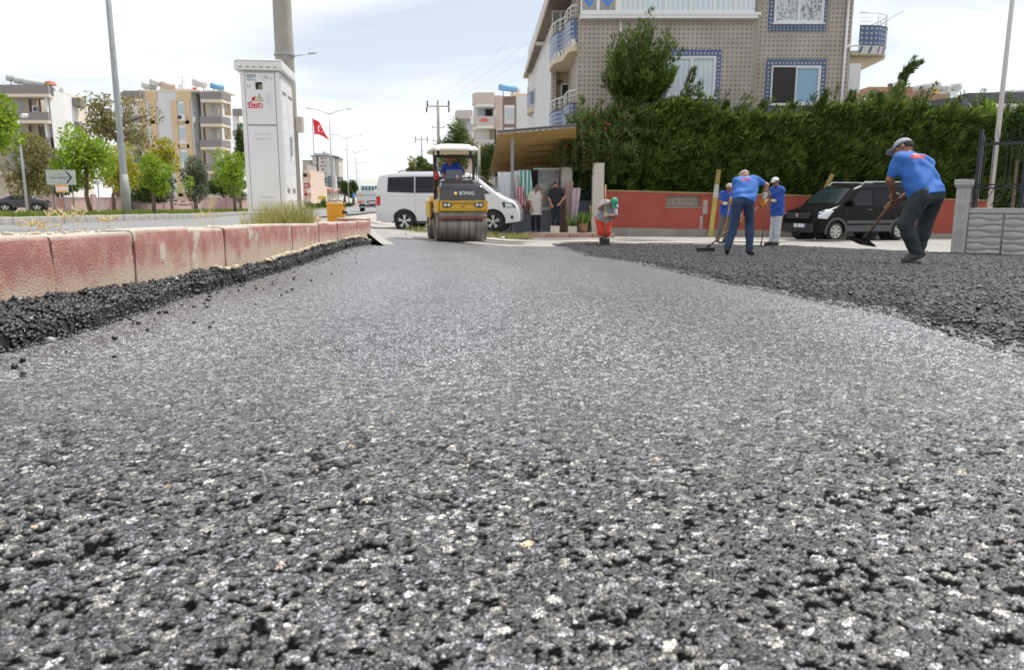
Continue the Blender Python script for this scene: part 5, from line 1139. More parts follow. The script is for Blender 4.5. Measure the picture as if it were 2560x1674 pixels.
def block_d():
    Y = 62; bd = Bld('apartment_block', 'white block with curved grey balconies and brown roof band beyond the hedge', 'building', (P(2360, 500, Y).x, Y, 0)); r = bd.rect; s = 1/3.889
    X = lambda x: 2100+x*s; Z = lambda y: y*s
    m_rb = M('brown_roof_band', (.36, .22, .14), .8, var=.1); m_cg = M('charcoal_band', (.095, .10, .115), .8, var=.1)
    r('wall', m_cf, X(290), Z(880), X(740), 480, Y+6, 6); r('roof_band', m_rb, X(280), Z(845), X(745), Z(890), Y+5.6, 6)
    r('wall', m_wf, X(580), Z(960), X(1060), 480, Y+2, 8); r('roof_band', m_rb, X(560), Z(905), X(860), Z(965), Y+1.4, 6); r('roof_band', m_rb, X(862), Z(910), X(1045), Z(972), Y+1.7, 6)
    r('window', m_winf, X(600), Z(1010), X(800), Z(1030), Y+1.9, .1)
    r('wall', m_wf, X(850), Z(1000), X(1300), 480, Y+.5, 8); r('wall', m_wf, X(1240), Z(1005), 2700, 480, Y-.6, 8)
    def cur(x0, x1, y0, y1, bow, name):
        a, b = P(X(x0), Z(y0), Y-.5), P(X(x1), Z(y0), Y-.5); n = 8; pts = [(a.x+(b.x-a.x)*i/n, Y-.5-bow*math.sin(math.pi*i/n*.9)) for i in range(n+1)]
        return bd.put(name, MB().prism(pts+[(b.x, Y+1), (a.x, Y+1)], P(0, Z(y1), Y-.5).z, a.z, 'Z'), m_cg)
    cur(690, 850, 1020, 1115, .6, 'balcony'); cur(985, 1225, 960, 1075, .8, 'balcony'); cur(1250, 2300, 905, 1005, .6, 'roof_band'); r('slab', m_whf, X(1255), Z(1008), 2700, Z(1040), Y-.9, 2)
    r('window', m_winf, X(1400), Z(1060), X(1500), Z(1180), Y-.65, .1); r('window', m_winf, X(1740), Z(1070), 2600, Z(1200), Y-.65, .1)
    for (x, y) in ((940, 835), (1040, 865), (1140, 845), (1660, 905), (1760, 905)): tank(bd, X(x)+6, Z(y), 11, Y+3, None, 1.5, 2.4)
    r('tank_base', M('base_yellow', (.62, .50, .08), .7), X(925), Z(865), X(955), Z(905), Y+2.5, .4); r('tank_base', m_whf, X(1075), Z(885), X(1140), Z(940), Y+3, .4); r('tank_base', m_whf, X(890), Z(895), X(1060), Z(915), Y+3, .4)
    r('solar_panel', M('panel_dark', (.05, .06, .09), .3), X(480), Z(812), X(515), Z(845), Y+6, .3)
block_d()
def tower():
    Y = 600; bd = Bld('tower_block', 'tall pale and dark grey tower block far down the road', 'building', (P(805, 500, Y).x, Y, .2)); r = bd.rect; s = 1/7.78
    X = lambda x: 750+x*s; Z = lambda y: 360+y*s
    m_tl = M('tower_light', (.50, .51, .53), .8, var=.05, nscale=.1); m_td = M('tower_dark', (.14, .16, .19), .8); m_tb = M('tower_beige', (.50, .47, .43), .8); m_tr = M('tower_red', (.26, .12, .10), .8)
    r('wall', m_tl, X(350), Z(240), X(590), Z(620), Y, 20); r('wall', m_td, X(350), Z(620), X(620), Z(900), Y, 20); r('wall', m_tb, X(235), Z(240), X(350), Z(900), Y+.5, 20); r('wall', m_tl, X(590), Z(250), X(665), Z(620), Y+3, 15); r('wall', m_tb, X(680), Z(285), X(762), Z(640), Y+8, 15); r('wall', m_td, X(690), Z(640), X(762), Z(900), Y+8, 15); r('wall', m_tl, X(620), Z(620), X(700), Z(960), Y+2, 15)
    r('wall', m_tb, X(50), Z(330), X(235), Z(760), Y+12, 20); r('roof', m_td, X(200), Z(222), X(665), Z(240), Y-.6, 20); r('roof', m_td, X(680), Z(268), X(765), Z(285), Y+7, 15); r('roof', m_td, X(45), Z(318), X(240), Z(332), Y+11, 20)
    r('roof_house', m_tl, X(260), Z(180), X(560), Z(222), Y+6, 6); r('roof_house', m_tl, X(440), Z(150), X(490), Z(180), Y+6, 6)
    for k in range(9):
        y = 262+k*72.5
        for (x0, x1, mt) in ((400, 440, m_tr), (470, 500, m_winf if k % 2 else m_tr), (515, 540, m_winf), (592, 625, m_td)):
            if k >= 5: mt = m_tl if mt is not m_tr else m_tr
            r('window', mt, X(x0+(25 if k % 2 and mt is m_tr else 0)), Z(y), X(x1+(25 if k % 2 and mt is m_tr else 0)), Z(y+32), Y-.3 if x0 < 590 else Y+2.6, .2)
        if k > 1 and k % 2 == 0: r('balcony_glass', M('tower_glass', (.12, .16, .22), .3), X(205), Z(y), X(320), Z(y+48), Y, .3)
        r('balcony', m_tl, X(590), Z(y+20), X(625), Z(y+40), Y+1.5, 1.4)
tower()
def shops():
    Y = 130; bd = Bld('shop_building', 'narrow pink shop building with orange panels right of the concrete pole', 'building', (P(768, 500, Y).x, Y, .3)); r = bd.rect; s = 1/7.78
    X = lambda x: 750+x*s; Z = lambda y: 360+y*s; m_p = M('shop_pink', (.62, .50, .43), .8, var=.06); m_o = M('shop_orange', (.62, .34, .18), .8)
    r('wall', m_p, X(40), Z(510), X(220), Z(1210), Y, 10); r('wall', M('shop_grey', (.33, .32, .31), .8), X(50), Z(400), X(135), Z(510), Y+2, 6); r('window', m_dark, X(60), Z(570), X(135), Z(640), Y-.1, .1); r('orange_panel', m_o, X(170), Z(570), X(205), Z(680), Y-.15, .15); r('orange_panel', m_o, X(170), Z(950), X(215), Z(1030), Y-.15, .15); r('orange_panel', m_o, X(60), Z(860), X(100), Z(940), Y-.15, .15); r('balcony', m_whf, X(140), Z(900), X(225), Z(950), Y-.8, .8)
    r('wall', M('shop_cream', (.64, .56, .44), .8), X(225), Z(800), X(320), Z(1100), Y+5, 8)
    b2 = Bld('low_house', 'low house with a red sloped roof below the tower block', 'building', (P(812, 500, 150).x, 150, .3))
    b2.rect('wall', m_tb_ if False else MATS['tower_beige'], X(330), Z(860), X(600), Z(1110), 150, 8); a, b = P(X(320), Z(820), 149), P(X(610), Z(890), 149)
    b2.put('roof', MB().prism([(a.x, a.z+.0), (b.x, b.z), (b.x, b.z-.5), (a.x, b.z-.5)], 148.5, 158), M('red_roof', (.42, .20, .17), .8)); b2.rect('door', m_whf, X(535), Z(980), X(570), Z(1080), 149.8, .1); b2.rect('window', m_winf, X(400), Z(940), X(440), Z(990), 149.8, .1)
    b3 = Bld('sign_board', 'yellow roadside sign board under the red roof', 'sign', (P(804, 500, 100).x, 100, float(Hr(0, 100)))); b3.rect('panel', M('sign_yellow', (.66, .50, .03), .6), X(345), Z(1012), X(505), Z(1075), 100, .15); b3.rect('post', MATS['rod_grey'], X(355), Z(1076), X(362), Z(1140), 100.05, .1); b3.rect('post', MATS['rod_grey'], X(485), Z(1076), X(492), Z(1140), 100.05, .1)
    b4 = Bld('shop_sign', 'red shop sign on a pole with pale lettering beside the concrete pole', 'sign', (P(764, 500, 70).x, 70, float(Hr(0, 70)))); m_rs = M('sign_red', (.38, .03, .04), .5)
    b4.rect('panel', m_rs, X(72), Z(760), X(195), Z(855), 70, .2); b4.rect('pole', m_rs, X(103), Z(856), X(115), Z(1200), 70.05, .1); c = P(X(112), Z(980), 69.9); b4.put('disc', MB().lathe([(.16, 0), (.16, .08)], (c.x, 69.9, c.z), 'Y', 14), m_rs)
    for i in range(5): b4.rect('letter', M('sign_white', (.75, .72, .72), .5), X(86+i*20), Z(785), X(98+i*20), Z(832), 69.98, .02)
shops()
# ================================================================== street furniture
def lettering(text, mat, parent, loc, rot, size, extrude=.001, name='lettering', align='CENTER', sx=1.0):
    cu = bpy.data.curves.new(name, 'FONT'); cu.body = text; cu.size = size; cu.extrude = extrude; cu.align_x = align; cu.align_y = 'CENTER'; cu.resolution_u = 3
    cu.materials.append(mat); tmp = bpy.data.objects.new('tmp', cu); COL.objects.link(tmp)
    me = bpy.data.meshes.new_from_object(tmp.evaluated_get(bpy.context.evaluated_depsgraph_get())); bpy.data.objects.remove(tmp)
    o = bpy.data.objects.new(name, me); COL.objects.link(o); o.parent = parent; o.location = loc; o.rotation_euler = rot; o.scale = (sx, 1, 1); return o
m_cab = M('cabinet_paint', (.70, .70, .71), .45, var=.035, nscale=3, bump=.05, bscale=20); m_seam = M('door_seam', (.20, .19, .18), .8, var=.1); m_dirtg = M('grey_pen', (.33, .33, .36), .8, var=.1); m_redspray = M('red_spray', (.62, .02, .04), .6, var=.15, nscale=30)
def cabinet():
    rz = math.radians(6.9); Fc = Vector((-2.66, 9.0, 0)); zb = CZ-.275; zt = P(711, 179, 9).z; zr = P(711, 151, 9).z
    t = thing('electrical_cabinet', 'tall white electrical cabinet with red graffiti behind the kerb', 'cabinet', (Fc.x, Fc.y, zb), rz); h = zt-zb; W_, D_ = .44, .83
    def lx(px, py): xl, xr = 603+(py-179)*.0480, 711+(py-179)*.0445; return -W_+W_*(px-xl)/(xr-xl)
    def lz(py): return P(700, py, 9).z-zb
    MB().bb((-W_, 0, .12), (0, D_, h)).build('body', m_cab, t, bev=.008)
    MB().bb((-W_+.012, .012, -.10), (-.012, D_-.012, .118)).build('plinth', M('plinth_grey', (.42, .42, .42), .8, var=.15), t)
    hr = zr-zt
    rf = MB().bb((-W_-.05, -.05, h+.004), (.045, D_+.05, h+hr*.8)).prism([(-W_-.05, h+hr*.8), (.045, h+hr*.8), (.03, h+hr), (-W_-.03, h+hr)], -.05, D_+.05).build('roof', m_cab, t, bev=.012)
    for i in range(6): MB().bb((-W_+.0+i*.076, -.0515, h+.03), (-W_+.042+i*.076, -.045, h+.042)).build('vent_slot', m_seam, rf)
    # doors on the front
    for nm, (y0, y1) in (('door', (183, 312)), ('door', (316, 524))):
        a, b = lx(616, y0) if y0 < 300 else -W_+.055, -.060
        d = MB().bb((-W_+.055, -.008, lz(y1)), (-.06, .002, lz(y0))).build(nm, m_cab, t, bev=.003)
        g = .006; x0, x1, z0, z1 = -W_+.055, -.06, lz(y1), lz(y0)
        MB().bb((x0-g, -.003, z0-g), (x1+g, .001, z0-.001)).bb((x0-g, -.003, z1+.001), (x1+g, .001, z1+g)).bb((x0-g, -.003, z0), (x0-.001, .001, z1)).bb((x1+.001, -.003, z0), (x1+g, .001, z1)).build('seam', m_seam, d)
        if y0 > 300:
            for (yc, x_a) in ((342, 642), (499, 653)):
                for row in (-1, 1):
                    for i in range(5):
                        cx = lx(x_a+4+i*9.3, yc); cz = lz(yc)+row*-.028
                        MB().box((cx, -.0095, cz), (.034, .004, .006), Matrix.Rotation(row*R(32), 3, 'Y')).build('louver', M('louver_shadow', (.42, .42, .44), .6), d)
    ud = [c for c in t.children if c.name.startswith('door')][0]
    q = MB().bb((lx(646, 216), -.0105, lz(225)), (lx(664.5, 216), -.0085, lz(207))).build('meter_window', m_dark, ud)
    MB().bb((lx(655, 216), -.0125, lz(224.5)), (lx(664, 216), -.011, lz(213))).build('meter_glass', M('meter_brown', (.22, .18, .14), .4), q)
    st = MB().bb((lx(621, 195), -.0105, lz(203.5)), (lx(647, 195), -.0085, lz(187.5))).build('sticker', M('sticker_white', (.62, .64, .66), .5), ud)
    MB().bb((lx(621.5, 195), -.012, lz(193.5)), (lx(646.5, 195), -.011, lz(188))).build('print', M('sticker_grey', (.30, .31, .33), .5), st)
    MB().bb((lx(623, 195), -.012, lz(199)), (lx(638, 195), -.011, lz(194.5))).build('print', M('sticker_teal', (.25, .45, .50), .5), st)
    MB().bb((lx(622, 195), -.012, lz(203)), (lx(646, 195), -.011, lz(201))).build('print', MATS['sticker_grey'], st)
    tri = [(lx(646, 254), lz(254.5)), (lx(667, 254), lz(254.5)), (lx(656.5, 235), lz(235))]; cxt = sum(p[0] for p in tri)/3; czt = sum(p[1] for p in tri)/3
    w = MB().prism(tri, -.0105, -.0085).build('warning_sign', M('warn_black', (.16, .17, .14), .5), ud)
    MB().prism([(cxt+(p[0]-cxt)*.82, czt+(p[1]-czt)*.82) for p in tri], -.012, -.0107).build('face', M('warn_yellow', (.62, .62, .36), .5), w)
    bx, bz = lx(656.5, 247), lz(247); MB().prism([(bx+.004, bz+.032), (bx-.010, bz-.002), (bx-.001, bz-.002), (bx-.005, bz-.030), (bx+.011, bz+.008), (bx+.002, bz+.008)], -.0135, -.0122).build('bolt', M('warn_black', (0, 0, 0)), w)
    def stroke(pts, wd, mat, nm):
        mb = MB()
        for a, b in zip(pts[:-1], pts[1:]):
            a = Vector((lx(*a), -.0095, lz(a[1]))); b = Vector((lx(*b), -.0095, lz(b[1]))); d = (b-a).normalized(); n_ = Vector((-d.z, 0, d.x))*wd
            mb.add([a+n_, b+n_, b-n_, a-n_], [(0, 1, 2, 3)])
        return mb
    red = MB()
    for pts in ([(627, 256), (624, 262), (630, 263), (631, 255), (628, 271)], [(624, 270), (640, 271), (655, 270)], [(633, 257), (638, 258), (634, 262), (639, 265), (633, 268)], [(641, 262), (645, 261), (644, 267), (641, 268), (641, 262)],
                [(647, 261), (652, 261), (650, 268), (647, 266), (653, 264)], [(655, 258), (657, 271)], [(653, 262), (661, 260)], [(665, 261), (661, 274)],
                [(634, 250), (646, 248)], [(640, 244), (641, 255)], [(636, 245), (645, 254)], [(645, 244), (636, 254)], [(638, 249), (647, 242)]):
        s = stroke(pts, .0055, None, ''); red.add(s.v, s.f)
    red.build('graffiti', m_redspray, ud)['kind'] = 'stuff'
    gr = MB()
    for pts in ([(659, 190), (661, 196)], [(665, 190), (668, 196)], [(672, 190), (670, 197), (676, 197), (674, 191), (672, 196)], [(679, 192), (677, 199), (683, 198)], [(685, 194), (692, 199), (687, 201)], [(663, 200), (670, 202), (672, 206)], [(620, 213), (627, 216), (622, 218)], [(624, 221), (630, 222), (631, 213)]):
        s = stroke(pts, .0028, None, ''); gr.add(s.v, s.f)
    gr.build('pen_scribble', m_dirtg, ud)['kind'] = 'stuff'
    MB().bb((lx(675, 228), -.010, lz(274)), (lx(688, 228), -.0085, lz(228))).build('handle_plate', M('plate_pale', (.66, .66, .68), .4), ud)
    # right side: two leaves, slots and a handle
    for i in range(2):
        y0 = .03+i*.395; d = MB().bb((-.002, y0, .16), (.007, y0+.375, h-.03)).build('side_door', m_cab, t, bev=.003)
        MB().bb((.008, y0+.06, h-.235), (.010, y0+.30, h-.20)).build('slot', m_seam, d)
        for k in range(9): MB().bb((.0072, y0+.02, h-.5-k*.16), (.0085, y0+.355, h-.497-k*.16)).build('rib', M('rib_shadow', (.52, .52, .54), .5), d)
        if i == 1: MB().bb((.008, y0+.04, h*.47), (.03, y0+.10, h*.60)).build('handle', M('handle_grey', (.45, .45, .46), .4), d)
        MB().bb((.008, y0+.07, .36), (.011, y0+.25, .41)).build('slot', m_seam, d)
    return t
cabinet()
m_conc = M('pole_concrete', (.30, .285, .25), .85, rgb2=(.38, .365, .33), nscale=3, bump=.3, bscale=25)
t = thing('utility_pole', 'thick concrete utility pole behind the white cabinet', 'pole', (-3.31, 11.5, float(Hr(0, 11.5))-.1))
MB().lathe([(.142, 0), (.135, 2), (.122, 5), (.11, 9)], n=20).build('shaft', m_conc, t, True)
a = P(765, 312, 11.5); MB().box((.175, 0, a.z-(float(Hr(0, 11.5))-.1)), (.09, .12, .22)).build('junction_box', M('box_beige', (.50, .45, .40), .6), t)
MB().lathe([(.152, 0), (.152, .03)], (0, 0, 2.55), n=16).build('clamp', MATS['rod_grey'], t)

m_steel = M('galvanised_steel', (.33, .35, .36), .45, var=.1, metal=.35, nscale=4); m_lampg = M('lamp_head_grey', (.42, .43, .43), .5)
def lamp_post():
    t = thing('street_lamp', 'x', 'street lamp', (0, 0, 0), 0, 'double-armed street lamps along the median')
    MB().lathe([(.085, 0), (.08, .3), (.066, 2), (.042, 9.5)], n=14).build('pole', m_steel, t, True)
    MB().lathe([(.10, 0), (.10, .55), (.084, .9)], (0, 0, 0), n=14).build('sleeve', M('sleeve_grey', (.27, .28, .27), .6), t, True)
    for s in (-1, 1):
        a = MB().tube([(0, 0, 9.3), (s*.9, 0, 9.62), (s*1.75, 0, 9.82)], [.04, .032, .028], 8).build('arm', m_steel, t, True)
        MB().lathe([(.03, 0), (.10, .12), (.11, .35), (.07, .55), (.02, .6)], n=10).build('lamp_head', m_lampg, a, True)
        hd = a.children[0]; hd.location = (s*1.70, 0, 9.80); hd.rotation_euler = (0, s*R(82), 0); hd.scale = (.6, 1, 1)
    return t
lp = lamp_post(); LB = ['tall steel lamp post rising out of the picture among the lime green trees', 'street lamp hidden behind the concrete pole but for its arm', 'largest full double-armed street lamp, in front of the tower block',
      'second double-armed street lamp of the receding row', 'third double-armed street lamp of the receding row', 'fourth double-armed street lamp of the receding row', 'fifth double-armed street lamp of the receding row', 'faintest street lamp at the end of the row']
for i, (d, px) in enumerate(((17, 315), (50, 718), (79, 832), (110, 872), (143, 893), (187, 896), (245, 901), (330, 912))):
    o = lp if i == 0 else copy_tree(lp); x = P(px, 500, d).x; o.location = (x, d, float(Hr(0, d))+.1); o['label'] = LB[i]; o.rotation_euler = (0, 0, .16)
    if i == 1:
        for a_ in [c_ for c_ in o.children if c_.name.startswith('arm')][:1]:
            for g_ in list(a_.children): bpy.data.objects.remove(g_)
            bpy.data.objects.remove(a_)
# slim lamp at the left
x = P(66, 500, 34).x; t = thing('street_lamp', 'slim single-armed street lamp with white head by the grey-banded block', 'street lamp', (x, 34, float(Hr(0, 34))-.05))
z1 = P(60, 292, 34).z-float(Hr(0, 34)); MB().lathe([(.06, 0), (.05, 1.5), (.035, z1)], n=10).build('pole', m_steel, t, True); a = MB().tube([(0, 0, z1-.05), (.12, 0, z1+.04), (.3, 0, z1+.08)], .025, 6).build('arm', m_steel, t); MB().lathe([(.02, 0), (.09, .08), (.08, .28), (.02, .34)], n=10).build('lamp_head', M('lamp_white', (.75, .75, .74), .4), a, True); a.children[0].location = (.16, 0, z1+.08); a.children[0].rotation_euler = (0, R(84), 0)

# flag
def flag():
    Y = 150; b = P(790, 500, Y); t = thing('flagpole', 'tall pole flying a red flag with white crescent and star', 'flag', (b.x, Y, float(Hr(0, 150)))); zt = P(790, 294, Y).z-float(Hr(0, 150))
    MB().tube([(0, 0, 0), (0, 0, zt)], [.12, .06], 8).build('pole', m_steel, t)
    nu, nv = 18, 12; s = Y/FPX
    top = [(0, 0), (9, 3), (17, 9), (24, 22), (30, 36), (36, 47)]; bot = [(1, 36), (8, 36), (15, 37), (22, 40), (29, 45), (36, 49)]
    def pt(u, v):
        k = u*5; i = min(4, int(k)); f = k-i; a = [top[i][j]*(1-f)+top[i+1][j]*f for j in (0, 1)]; c = [bot[i][j]*(1-f)+bot[i+1][j]*f for j in (0, 1)]
        x, z = a[0]*(1-v)+c[0]*v, a[1]*(1-v)+c[1]*v; return (x*s+.05, .5*math.sin(u*7+v*2), zt-.25-z*s)
    mb = MB(); mb.add([pt(u/nu, v/nv) for v in range(nv+1) for u in range(nu+1)], [(v*(nu+1)+u, v*(nu+1)+u+1, (v+1)*(nu+1)+u+1, (v+1)*(nu+1)+u) for v in range(nv) for u in range(nu)])
    f = mb.build('flag', M('flag_red', (.72, .03, .05), .7, var=.1), t, True); md = f.modifiers.new('thick', 'SOLIDIFY'); md.thickness = .02
    def on(u, v, off): p = pt(u, v); return (p[0], p[1]+off, p[2])
    for off in (-.04, .04):
        mb = MB(); n = 20; c = [(.42+.18*math.cos(a)*.72, .5+.27*math.sin(a)) for a in np.linspace(.55, 5.73, n)]; d = [(.46+.14*math.cos(a)*.72, .5+.21*math.sin(a)) for a in np.linspace(.55, 5.73, n)]
        mb.add([on(*q, off) for q in c]+[on(*q, off) for q in d], [(i, i+1, n+i+1, n+i) for i in range(n-1)]); mb.build('crescent', M('flag_white', (.85, .82, .82), .7), f)
        st = [(.60+.06*(1 if i % 2 == 0 else .4)*math.cos(i*math.pi/5+math.pi), .5+.11*(1 if i % 2 == 0 else .4)*math.sin(i*math.pi/5+math.pi)) for i in range(10)]
        mb = MB(); mb.add([on(*q, off) for q in st], [tuple(range(10))]); mb.build('star', MATS['flag_white'], f)
flag()
# power poles
def power_pole(px, py_top, d, label, r=.16, arm=.95, low=True):
    b = P(px, 500, d); z0 = hz(b.x, d)-.1; t = thing('power_pole', label, 'utility pole', (b.x, d, z0), 0, 'power poles'); h = P(px, py_top, d).z-z0
    MB().lathe([(r*1.5, 0), (r, h*.5), (r*.65, h-.3)], n=10).build('shaft', m_conc, t, True)
    MB().tube([(-arm, 0, h-.65), (arm, 0, h-.65)], .05, 6).build('crossarm', M('iron_grey', (.16, .16, .17), .6), t)
    for x in (-arm*.95, 0, arm*.95): MB().lathe([(.04, 0), (.09, .1), (.05, .2), (.09, .3), (.04, .42)], (x, 0, h-.6), n=8).build('insulator', M('insulator', (.07, .06, .07), .3), t, True)
    if low:
        for x in (-arm, arm*.98): MB().tube([(x, 0, h-.7), (x-.03, 0, h-1.15)], .07, 6).build('insulator', MATS['insulator'], t)
        for k in (2.4, 3.5): 
            MB().tube([(-.5, 0, h-k), (.5, 0, h-k)], .025, 5).build('bracket', MATS['iron_grey'], t)
            for s in (-1, 1): MB().lathe([(.03, 0), (.05, .06), (.03, .14)], (s*.48, 0, h-k), n=6).build('insulator', MATS['insulator'], t)
    return t, h, z0
p1 = power_pole(1099, 246, 66, 'big concrete power pole behind the roller')
p2 = power_pole(1057, 338, 118, 'smaller power pole farther off above the van roof', .13, .95)
p3 = power_pole(1036, 395, 190, 'tiny distant power pole above the rear of the van', .12, .9, False)
b = P(1198, 500, 41); t = thing('post', 'slim bare concrete post between pines and awning', 'post', (b.x, 41, 0)); MB().lathe([(.09, -.1), (.07, P(1198, 360, 41).z)], n=8).build('shaft', m_conc, t, True)
for i, s in enumerate((-.9, 0, .9)):       # wires between the two power poles
    A = Vector((p1[0].location.x+s, 66, p1[2]+p1[1]-.2)); B = Vector((p2[0].location.x+s, 118, p2[2]+p2[1]-.2)); pts = [A.lerp(B, k/10)-Vector((0, 0, 1.2*math.sin(math.pi*k/10))) for k in range(11)]
    A2 = Vector((A.x+14, 10, A.z+.8)); pts2 = [A2.lerp(A, k/10)-Vector((0, 0, 1.2*math.sin(math.pi*k/10))) for k in range(11)]
    tag(MB().tube(pts2[5:]+pts[1:], .005, 4, cap=False).build('power_line', M('cable_grey', (.35, .35, .36), .6)), ['leftmost thin power line between the concrete power poles', 'middle thin power line between the concrete power poles', 'rightmost thin power line between the concrete power poles'][i], 'cable', 'power lines')

# road signs on the left
def arrow_sign():
    Y = 17.3; b = P(158, 500, Y); z = float(MED(17.3))-.03; t = thing('road_sign', 'white direction board with black chevron on two thin posts', 'sign', (b.x, Y, z), R(4)); s = Y/FPX
    z0, z1 = P(0, 462, Y).z-z, P(0, 425, Y).z-z; hw = 34*s
    pn = MB().bb((-hw, -.012, z0), (hw, .012, z1)).build('panel', M('sign_offwhite', (.52, .56, .56), .5, var=.04), t)
    MB().bb((-hw+.03, -.014, z1-.045), (hw-.15, -.0125, z1-.040)).bb((-hw+.03, -.014, z0+.04), (hw-.15, -.0125, z0+.045)).build('border', M('sign_grey', (.30, .33, .33), .5), pn)
    zc = (z0+z1)/2; MB().prism([(hw-.20, zc+.13), (hw-.17, zc+.13), (hw-.06, zc), (hw-.17, zc-.13), (hw-.20, zc-.13), (hw-.11, zc)], -.016, -.013).build('chevron', M('sign_black', (.03, .03, .035), .5), pn)
    lettering('• İZMAR MERKEZİ', M('sign_dark', (.09, .10, .10), .5), pn, (-.055, -.0135, zc-.01), (R(90), 0, 0), .062, .001, sx=.85)
    lettering('CADDE  ÜZERİ', MATS['sign_grey'], pn, (-.055, -.0135, zc+.06), (R(90), 0, 0), .03, .001)
    for x in (-.22, .21): MB().tube([(x, .03, 0), (x, .03, z1-.02)], .012, 6).build('post', MATS['iron_grey'], t)
arrow_sign()
Y = 45; b = P(158, 500, Y); t = thing('notice_board', 'small orange and white notice board below the direction board', 'sign', (b.x, Y, float(Hr(0, Y)))); z = t.location.z
pz0, pz1 = P(0, 481, Y).z-z, P(0, 462, Y).z-z; pn = MB().bb((-.36, -.02, pz0), (.36, .02, pz1)).build('panel', M('notice_white', (.66, .58, .50), .6), t); MB().bb((-.36, -.03, pz1-.1), (.36, -.021, pz1)).bb((-.36, -.03, pz0), (.36, -.021, pz0+.09)).build('stripe', M('notice_orange', (.66, .30, .08), .6), pn); MB().tube([(0, .05, 0), (0, .05, pz0+.1)], .04, 6).build('post', MATS['iron_grey'], t)
Y = 48; b = P(247, 500, Y); t = thing('road_sign', 'back of a small round road sign on a grey post behind the tree', 'sign', (b.x, Y, float(Hr(0, Y)))); z = t.location.z; zc = P(0, 457, Y).z-z
MB().lathe([(.16, 0), (.16, .03)], (0, 0, zc), 'Y', 16).build('disc', m_lampg, t); MB().tube([(0, .05, 0), (0, .05, zc)], .04, 6).build('post', m_steel, t)
Y = 95; b = P(887, 500, Y); t = thing('road_sign', 'small blue square road sign near the far round trees', 'sign', (b.x, Y, float(Hr(0, Y)))); z = t.location.z; zc = P(0, 488, Y).z-z
pn = MB().bb((-.24, -.02, zc-.24), (.24, .02, zc+.24)).build('panel', M('sign_blue', (.04, .22, .60), .5), t); MB().prism([(-.1, zc-.12), (.1, zc-.12), (0, zc+.14)], -.03, -.021).build('symbol', M('sign_white', (.8, .8, .8)), pn); MB().tube([(0, .05, 0), (0, .05, zc)], .035, 6).build('post', m_steel, t)

# pink wall beyond the main road
def pink_wall():
    A, B = P(-90, 524, 56), P(640, 516, 76); A.z = B.z = 0; dv = (B-A); ln = dv.length; an = math.atan2(dv.y, dv.x); z = float(Hr(0, 60))
    t = thing('garden_wall', 'long low pink garden wall with square piers across the main road', 'wall', (A.x, A.y, z), an); m_pw = M('pink_wall_paint', (.52, .36, .35), .85, rgb2=(.62, .47, .45), nscale=.5, bump=.2)
    n = 8
    for i in range(n):
        x0, x1 = ln*i/n, ln*(i+1)/n; p = MB().bb((x0+.18, 0, -.2), (x1-.18, .2, 1.02)).build('wall_panel', m_pw, t); MB().bb((x0+.181, -.03, 1.02), (x1-.181, .23, 1.08)).build('coping', m_pw, p)
        q = MB().bb((x0-.18, -.06, -.2), (x0+.179, .26, 1.32)).build('pier', m_pw, t)
    # dark sprayed marks
    for (u, w_, zz_) in ((.66, .5, .78), (.69, .35, .72), (.66, .3, .5), (.69, .8, .42), (.715, .25, .45)):
        MB().box((ln*u*1.0, -.004, zz_), (w_, .004, .1), Matrix.Rotation(random.uniform(-.3, .3), 3, 'Y')).build('sprayed_mark', M('spray_black', (.03, .03, .03), .7), [c for c in t.children if c.name.startswith('wall_panel')][int(u*n)])
    MB().bb((ln*.25, -.02, .3), (ln*.25+.7, -.004, .95)).build('poster', M('poster_red', (.62, .30, .28), .7), [c for c in t.children if c.name.startswith('wall_panel')][2])
pink_wall()

